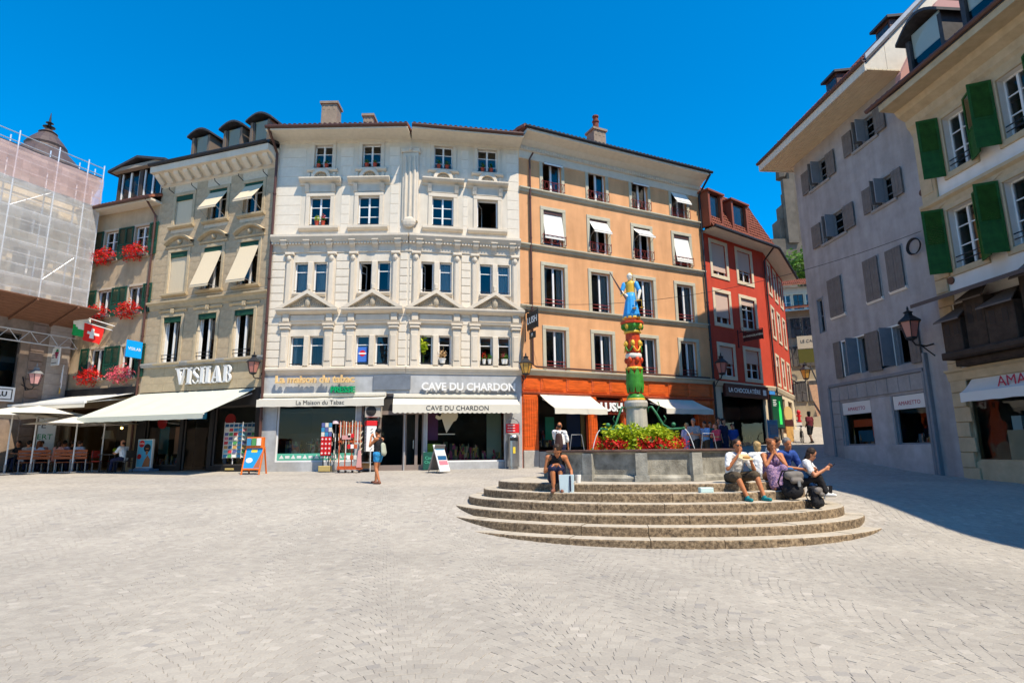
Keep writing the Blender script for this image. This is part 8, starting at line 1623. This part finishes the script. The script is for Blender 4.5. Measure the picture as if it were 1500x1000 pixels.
# newspaper board
p = gp(459, 689); t = thing('newspaper_board', 'small white and blue newspaper placard leaning at the shop wall', 'sign', (p[0], p[1], p[2]+.05), R(6)); part('placard', MB().box(-.32, .3, -.02, .02, 0, .55), M_whitep, t, WM[t] @ T(0, 0, 0, 0, R(-14))); part('blue_print', MB().slab([(.0, -.024, .02), (.3, -.024, .02), (.3, -.024, .45), (.16, -.024, .3)], (0, -.003, 0)), cards[0], t, WM[t] @ T(0, 0, 0, 0, R(-14))); [part('headline', MB().box(-.27, -.02+.03*k, -.024, -.021, .4-k*.1, .44-k*.1), M_gshut, t, WM[t] @ T(0, 0, 0, 0, R(-14))) for k in range(3)]
# folding board by the wine shop, seen from its side
p = gp(643, 692); t = thing('folding_board', 'folding board with photographs standing side on before the wine shop', 'sign', (p[0], p[1], p[2]), R(58)); A = WM[t] @ T(0, -.32, 0, 0, R(-20)); B = WM[t] @ T(0, .32, 0, 0, R(20)); part('front_panel', MB().bbox(-.3, .3, -.02, .02, .05, 1.12, .01), M_whitep, t, A); part('back_panel', MB().bbox(-.3, .3, -.02, .02, .12, 1.12, .01), mat('grey_board', (.16, .15, .15), .6), t, B); [part('photograph', MB().box(-.26, .26, -.028, -.021, .1+k*.2, .27+k*.2), [cards[6], cards[8], cards[9], cards[2], cards[0]][k], t, A) for k in range(5)]; [part('foot', MB().tube([(s_*.25, -.01, .0), (s_*.25, 0, .16)], .012, 5), M_black, t, B) for s_ in (-1, 1)]
p = FW2.P(cv[0]+.25, 1.0, .22); t = thing('chalk_board', 'dark green chalk board propped below the wine shop window', 'sign', (p[0], p[1], g(p[0], p[1])), R(10.3)); part('slate', MB().bbox(-.36, .36, -.02, .02, .02, .72, .01), mat('chalk_green', (.01, .08, .06), .8), t); text('Cave du\nChardon', .17, mat('chalk_mint', (.1, .5, .32), .8), t, WM[t] @ T(0, -.028, .4), .002)
# waste bin with information hoop
u, z = FW2.uv(752, 688, .45); p = FW2.P(u, 0, .45); t = thing('waste_bin', 'steel waste bin under a red notice and a grey hoop', 'bin', (p[0], p[1], g(p[0], p[1])), R(10)); part('drum', MB().lathe([(.22, .0), (.22, .08), (.255, .1), (.255, 1.12), (.24, 1.3), (.2, 1.36)], 20), M_steel, t, smooth=False); part('slot', MB().bbox(-.16, .16, -.262, -.2, 1.14, 1.26, .01), M_black, t); part('yellow_sticker', MB().box(-.05, .05, -.262, -.255, .62, .88), mat('poster_yellow', (.75, .55, .05), .5), t)
part('hoop', MB().tube([(-.3, .1, 0)]+[(.3*math.cos(a)*-1, .1, 1.75+.32*math.sin(a)) for a in np.linspace(0, math.pi, 12)]+[(.3, .1, 1.4)], .03, 8), M_zinc, t); part('notice', MB().box(-.28, .28, .06, .09, 1.46, 1.84), M_blk, t); [part('notice_line', MB().box(-.22, .1, .054, .0595, 1.54+k*.11, 1.565+k*.11), M_whitep, t) for k in range(3)]
# blue display board inside the chocolate shop entrance
p = FR.P(FR.uv(1112, 660)[0], 0, .9); t = thing('display_stand', 'blue framed stand in front of the chocolate shop window', 'sign', (p[0], p[1], g(p[0], p[1])), R(30)); part('panel', MB().bbox(-.4, .4, -.03, .03, .25, 1.35, .01), mat('stand_blue', (.06, .2, .34), .6), t); [part('leg', MB().tube([(s_*.36, 0, 0), (s_*.36, 0, 1.4)], .025, 6), MATS['stand_blue'], t) for s_ in (-1, 1)]; part('picture', MB().box(-.3, .3, -.04, -.031, .6, 1.1), cards[9], t)
# bags on the steps
def rucksack(px, k, nm, s_=1., rz=0, dx=0, dy=0):
    q = edge_at(k, px); q = (q[0]+dx, q[1]+.17+dy); t = thing('backpack', nm, 'backpack', F=Matrix.Translation((q[0], q[1], PTOP-RISE*k)) @ Matrix.Rotation(rz, 4, 'Z') @ Matrix.Diagonal((s_, s_, s_, 1)))
    mb = MB(); caps(mb, (0, 0, .13), (0, .03, .36), .125, .09, 12, (1.35, .85, 1)); caps(mb, (0, -.09, .12), (0, -.07, .2), .07, .06, 10, (1.5, .7, 1)); put('body', fuse(mb, 'bag', C_black, .014, 3, .03), t, WM[t]); fb_ = MB(); caps(fb_, (-.09, -.05, .36), (.09, -.05, .36), .065, .065, 10, (1, 1, 1)); caps(fb_, (-.07, -.11, .28), (.07, -.11, .28), .04, .04); put('flap', fuse(fb_, 'flap', M_gshut, .014, 3, .02), t, WM[t]); part('strap', MB().tube([(-.1, .1, .1), (-.13, .16, .25), (-.08, .1, .42), (.08, .1, .42), (.13, .16, .25), (.1, .1, .1)], .014, 5), M_black, t); part('buckle', MB().box(-.02, .02, -.16, -.14, .2, .28), M_zinc, t)
rucksack(1160, 2, 'big black backpack standing between the floral dress and the jeans', 1.35, .2, 0, .0); rucksack(1196, 3, 'slumped black backpack at the foot of the jeans', 1.0, .9, -.02, .05)
def bag(px, k, nm, m, m2, w_=.14, h=.36, dy=.1, dx=0):
    q = edge_at(k, px); t = thing('carrier_bag', nm, 'bag', (q[0]+dx, q[1]+dy, PTOP-RISE*k), R(-12)); part('bag', MB().slab([(-w_, -.07, 0), (w_, -.07, 0), (w_*1.1, -.09, h), (-w_*1.1, -.09, h)], (0, .14, 0)), m, t); part('stripe', MB().box(w_*.45, w_*.7, -.095, -.09, .02, h-.02), m2, t); part('handle', MB().tube([(-w_*.5, -.02, h), (-w_*.4, -.02, h+.12), (w_*.4, -.02, h+.12), (w_*.5, -.02, h)], .01, 5), m2, t)
bag(829, 1, 'pale blue and white carrier bag beside the woman in black vest', mat('bag_paleblue', (.55, .68, .74), .5), C_navy, dy=.2); bag(1209, 2, 'black and silver handbag at the feet of the girl with the phone', C_black, M_frame, .22, .22, .15)
q = edge_at(0, 846); t = thing('paper_cup', 'small white paper cup with a straw left on the top step', 'cup', (q[0], q[1]+.35, PTOP)); part('cup', MB().lathe([(.05, 0), (.068, .17)], 12), M_whitep, t); part('straw', MB().tube([(.02, 0, .05), (.05, 0, .26)], .008, 5), M_zinc, t)
q = edge_at(1, 1031); solo('food_box', MB().bbox(-.13, .13, -.08, .08, 0, .1, .01), mat('pale_turquoise_card', (.55, .72, .70), .6), 'flat pale turquoise box on the second step beside the man in white', 'box', Matrix.Translation((q[0], q[1]+.15, PTOP-RISE)))
q = edge_at(0, 1101); mb = MB(); mb.ball((0, 0, .07), (.11, .08, .07), 8, 6); mb.ball((.06, .02, .12), (.06, .05, .05), 7, 5); solo('crumpled_bag', mb, M_whitep, 'crumpled white paper bag on the platform beside the man in white', 'bag', Matrix.Translation((q[0], q[1]+.4, PTOP)))
q = edge_at(0, 1107); solo('teal_bag', MB().slab([(-.1, -.06, 0), (.1, -.06, 0), (.08, -.05, .2), (-.09, -.05, .2)], (0, .12, 0)), C_teal, 'small teal bag next to the crumpled paper bag', 'bag', Matrix.Translation((q[0]+.08, q[1]+.6, PTOP)))
# ---- statue on the column (painted lady with sword and scales)
zs0 = zf(486)+PTOP; st = thing('statue', 'painted statue of a blindfolded lady in blue skirt and golden armour holding a sword', 'statue', F=Matrix.Translation((BC[0]+cx, BC[1], zs0+.02)) @ Matrix.Rotation(math.pi-.35, 4, 'Z') @ Matrix.Diagonal((1.0, 1.0, 1.0, 1)))
K = (zf(402)-zf(486))/1.70
WM[st] = WM[st] @ Matrix.Diagonal((K*.86, K*.86, K, 1)); st.matrix_basis = WM[st]
mb = MB(); caps(mb, (0, 0, .1), (0, 0, .95), .08, .1); caps(mb, (0, 0, 1.5), (0, 0, 1.6), .05, .06); mb.ball((0, .03, 1.6), (.085, .1, .12), 12, 9); mb.ball((0, .12, 1.58), (.015, .03, .03), 6, 5)
for a, b_ in (((.2, 0, 1.38), (.28, .1, 1.12)), ((.28, .1, 1.12), (.1, .2, 1.0)), ((-.2, 0, 1.38), (-.32, .05, 1.14)), ((-.32, .05, 1.14), (-.26, .12, .9))): caps(mb, a, b_, .06, .045)
for s_ in (-1, 1): caps(mb, (s_*.1, .0, .5), (s_*.1, .06, .1), .07, .055); caps(mb, (s_*.1, .0, .05), (s_*.12, .17, .03), .05, .04)
put('body', fuse(mb, 'body', M_fl_white, .016, 2), st, WM[st])
mb = MB(); caps(mb, (0, 0, 1.05), (0, 0, 1.38), .115, .125, 12, (1.2, .85, 1)); caps(mb, (-.14, 0, 1.4), (.14, 0, 1.4), .07, .07); put('breastplate', fuse(mb, 'breastplate', M_fl_gold, .016, 2), st, WM[st])
mb = MB(); caps(mb, (-.2, 0, 1.38), (-.28, .03, 1.2), .085, .075); caps(mb, (.2, 0, 1.38), (.27, .06, 1.2), .085, .07); put('blue_sleeves', fuse(mb, 'blue_sleeves', M_fl_blue, .016, 2), st, WM[st])
mb = MB().lathe([(.13, 1.12), (.15, .98), (.19, .75), (.23, .5), (.25, .36), (.22, .37)], 40, (0, 0, 0), 1.1, .9, mod=lambda a, z_: 1+.13*math.sin(11*a+z_*3)*(1.2-z_)); part('skirt', mb, M_fl_blue, st, smooth=True); part('skirt_hem', MB().lathe([(.245, .34), (.26, .36), (.26, .4), (.24, .41)], 32, (0, 0, 0), 1.12, .92, mod=lambda a, z_: 1+.05*math.sin(9*a+1)), M_fl_gold, st, smooth=True)
mb = MB(); mb.ball((0, -.03, 1.64), (.1, .11, .1), 12, 8); mb.ball((0, -.1, 1.56), (.08, .06, .09), 8, 6); part('hair', mb, M_fl_gold, st, smooth=True); part('blindfold', MB().lathe([(.092, 1.6), (.1, 1.61), (.1, 1.64), (.092, 1.65)], 14, (0, .025, 0), 1, 1.15), M_fl_white, st)
part('green_support', MB().ball((-.15, -.06, .22), (.14, .14, .24), 10, 8), M_fl_green, st, smooth=True)
mb = MB(); mb.tube([(.12, .22, .9), (.2, .26, 1.05)], .025, 6); mb.slab([(.18, .25, 1.05), (.24, .25, 1.03), (.62, .3, 1.72), (.6, .3, 1.74)], (0, .015, 0)); part('sword_blade', mb, mat('sword_iron', (.16, .10, .09), .45, metal=.5), st); part('sword_guard', MB().tube([(.10, .25, 1.11), (.3, .27, .99)], .018, 6), M_fl_gold, st)
mb = MB().tube([(-.26, .14, .9), (-.26, .2, .84)], .012, 5).tube([(-.38, .2, .84), (-.14, .2, .84)], .01, 5)
part('scales_beam', mb, M_fl_gold, st)
for s_ in (-1, 1): part('scale_pan', MB().lathe([(.02, 0), (.075, .03), (.08, .035)], 10, (-.26+s_*.12, .2, .6)).tube([(-.26+s_*.12, .2, .63), (-.26+s_*.12, .2, .84)], .006, 4), M_fl_gold, st)
# ================================================================ groups of look-alikes
GRP = {'parasol': 'parasols on the restaurant terrace', 'terrace_bench': 'benches on the restaurant terrace', 'terrace_table': 'tables on the restaurant terrace', 'terrace_chair': 'chairs on the restaurant terrace', 'wall_lantern': 'lanterns on the house walls', 'window_flowers': 'geranium boxes on the beige house', 'backpack': 'backpacks in the square', 'carrier_bag': 'bags left on the steps', 'hanging_sign': 'hanging shop signs', 'flag': 'flags on the beige house', 'rim_stand': 'small stands in the basin', 'side_street_house': 'houses up the side street', 'shop_awning': 'awnings over the shops', 'flower_pot': 'flower pots on the white house sills'}
for o in list(COL.objects):
    if o.parent is None and o.get('label'):
        k = o.name.split('.')[0]
        if k in GRP: o['group'] = GRP[k]
        if k == 'person':
            L_ = o['label']; o['group'] = 'people waiting in the shade' if 'waiting' in L_ else 'guests of the restaurant' if 'restaurant' in L_ else 'people sitting on the fountain steps' if any(q in L_ for q in ('step', 'floral', 'polo')) else 'people walking in the square'
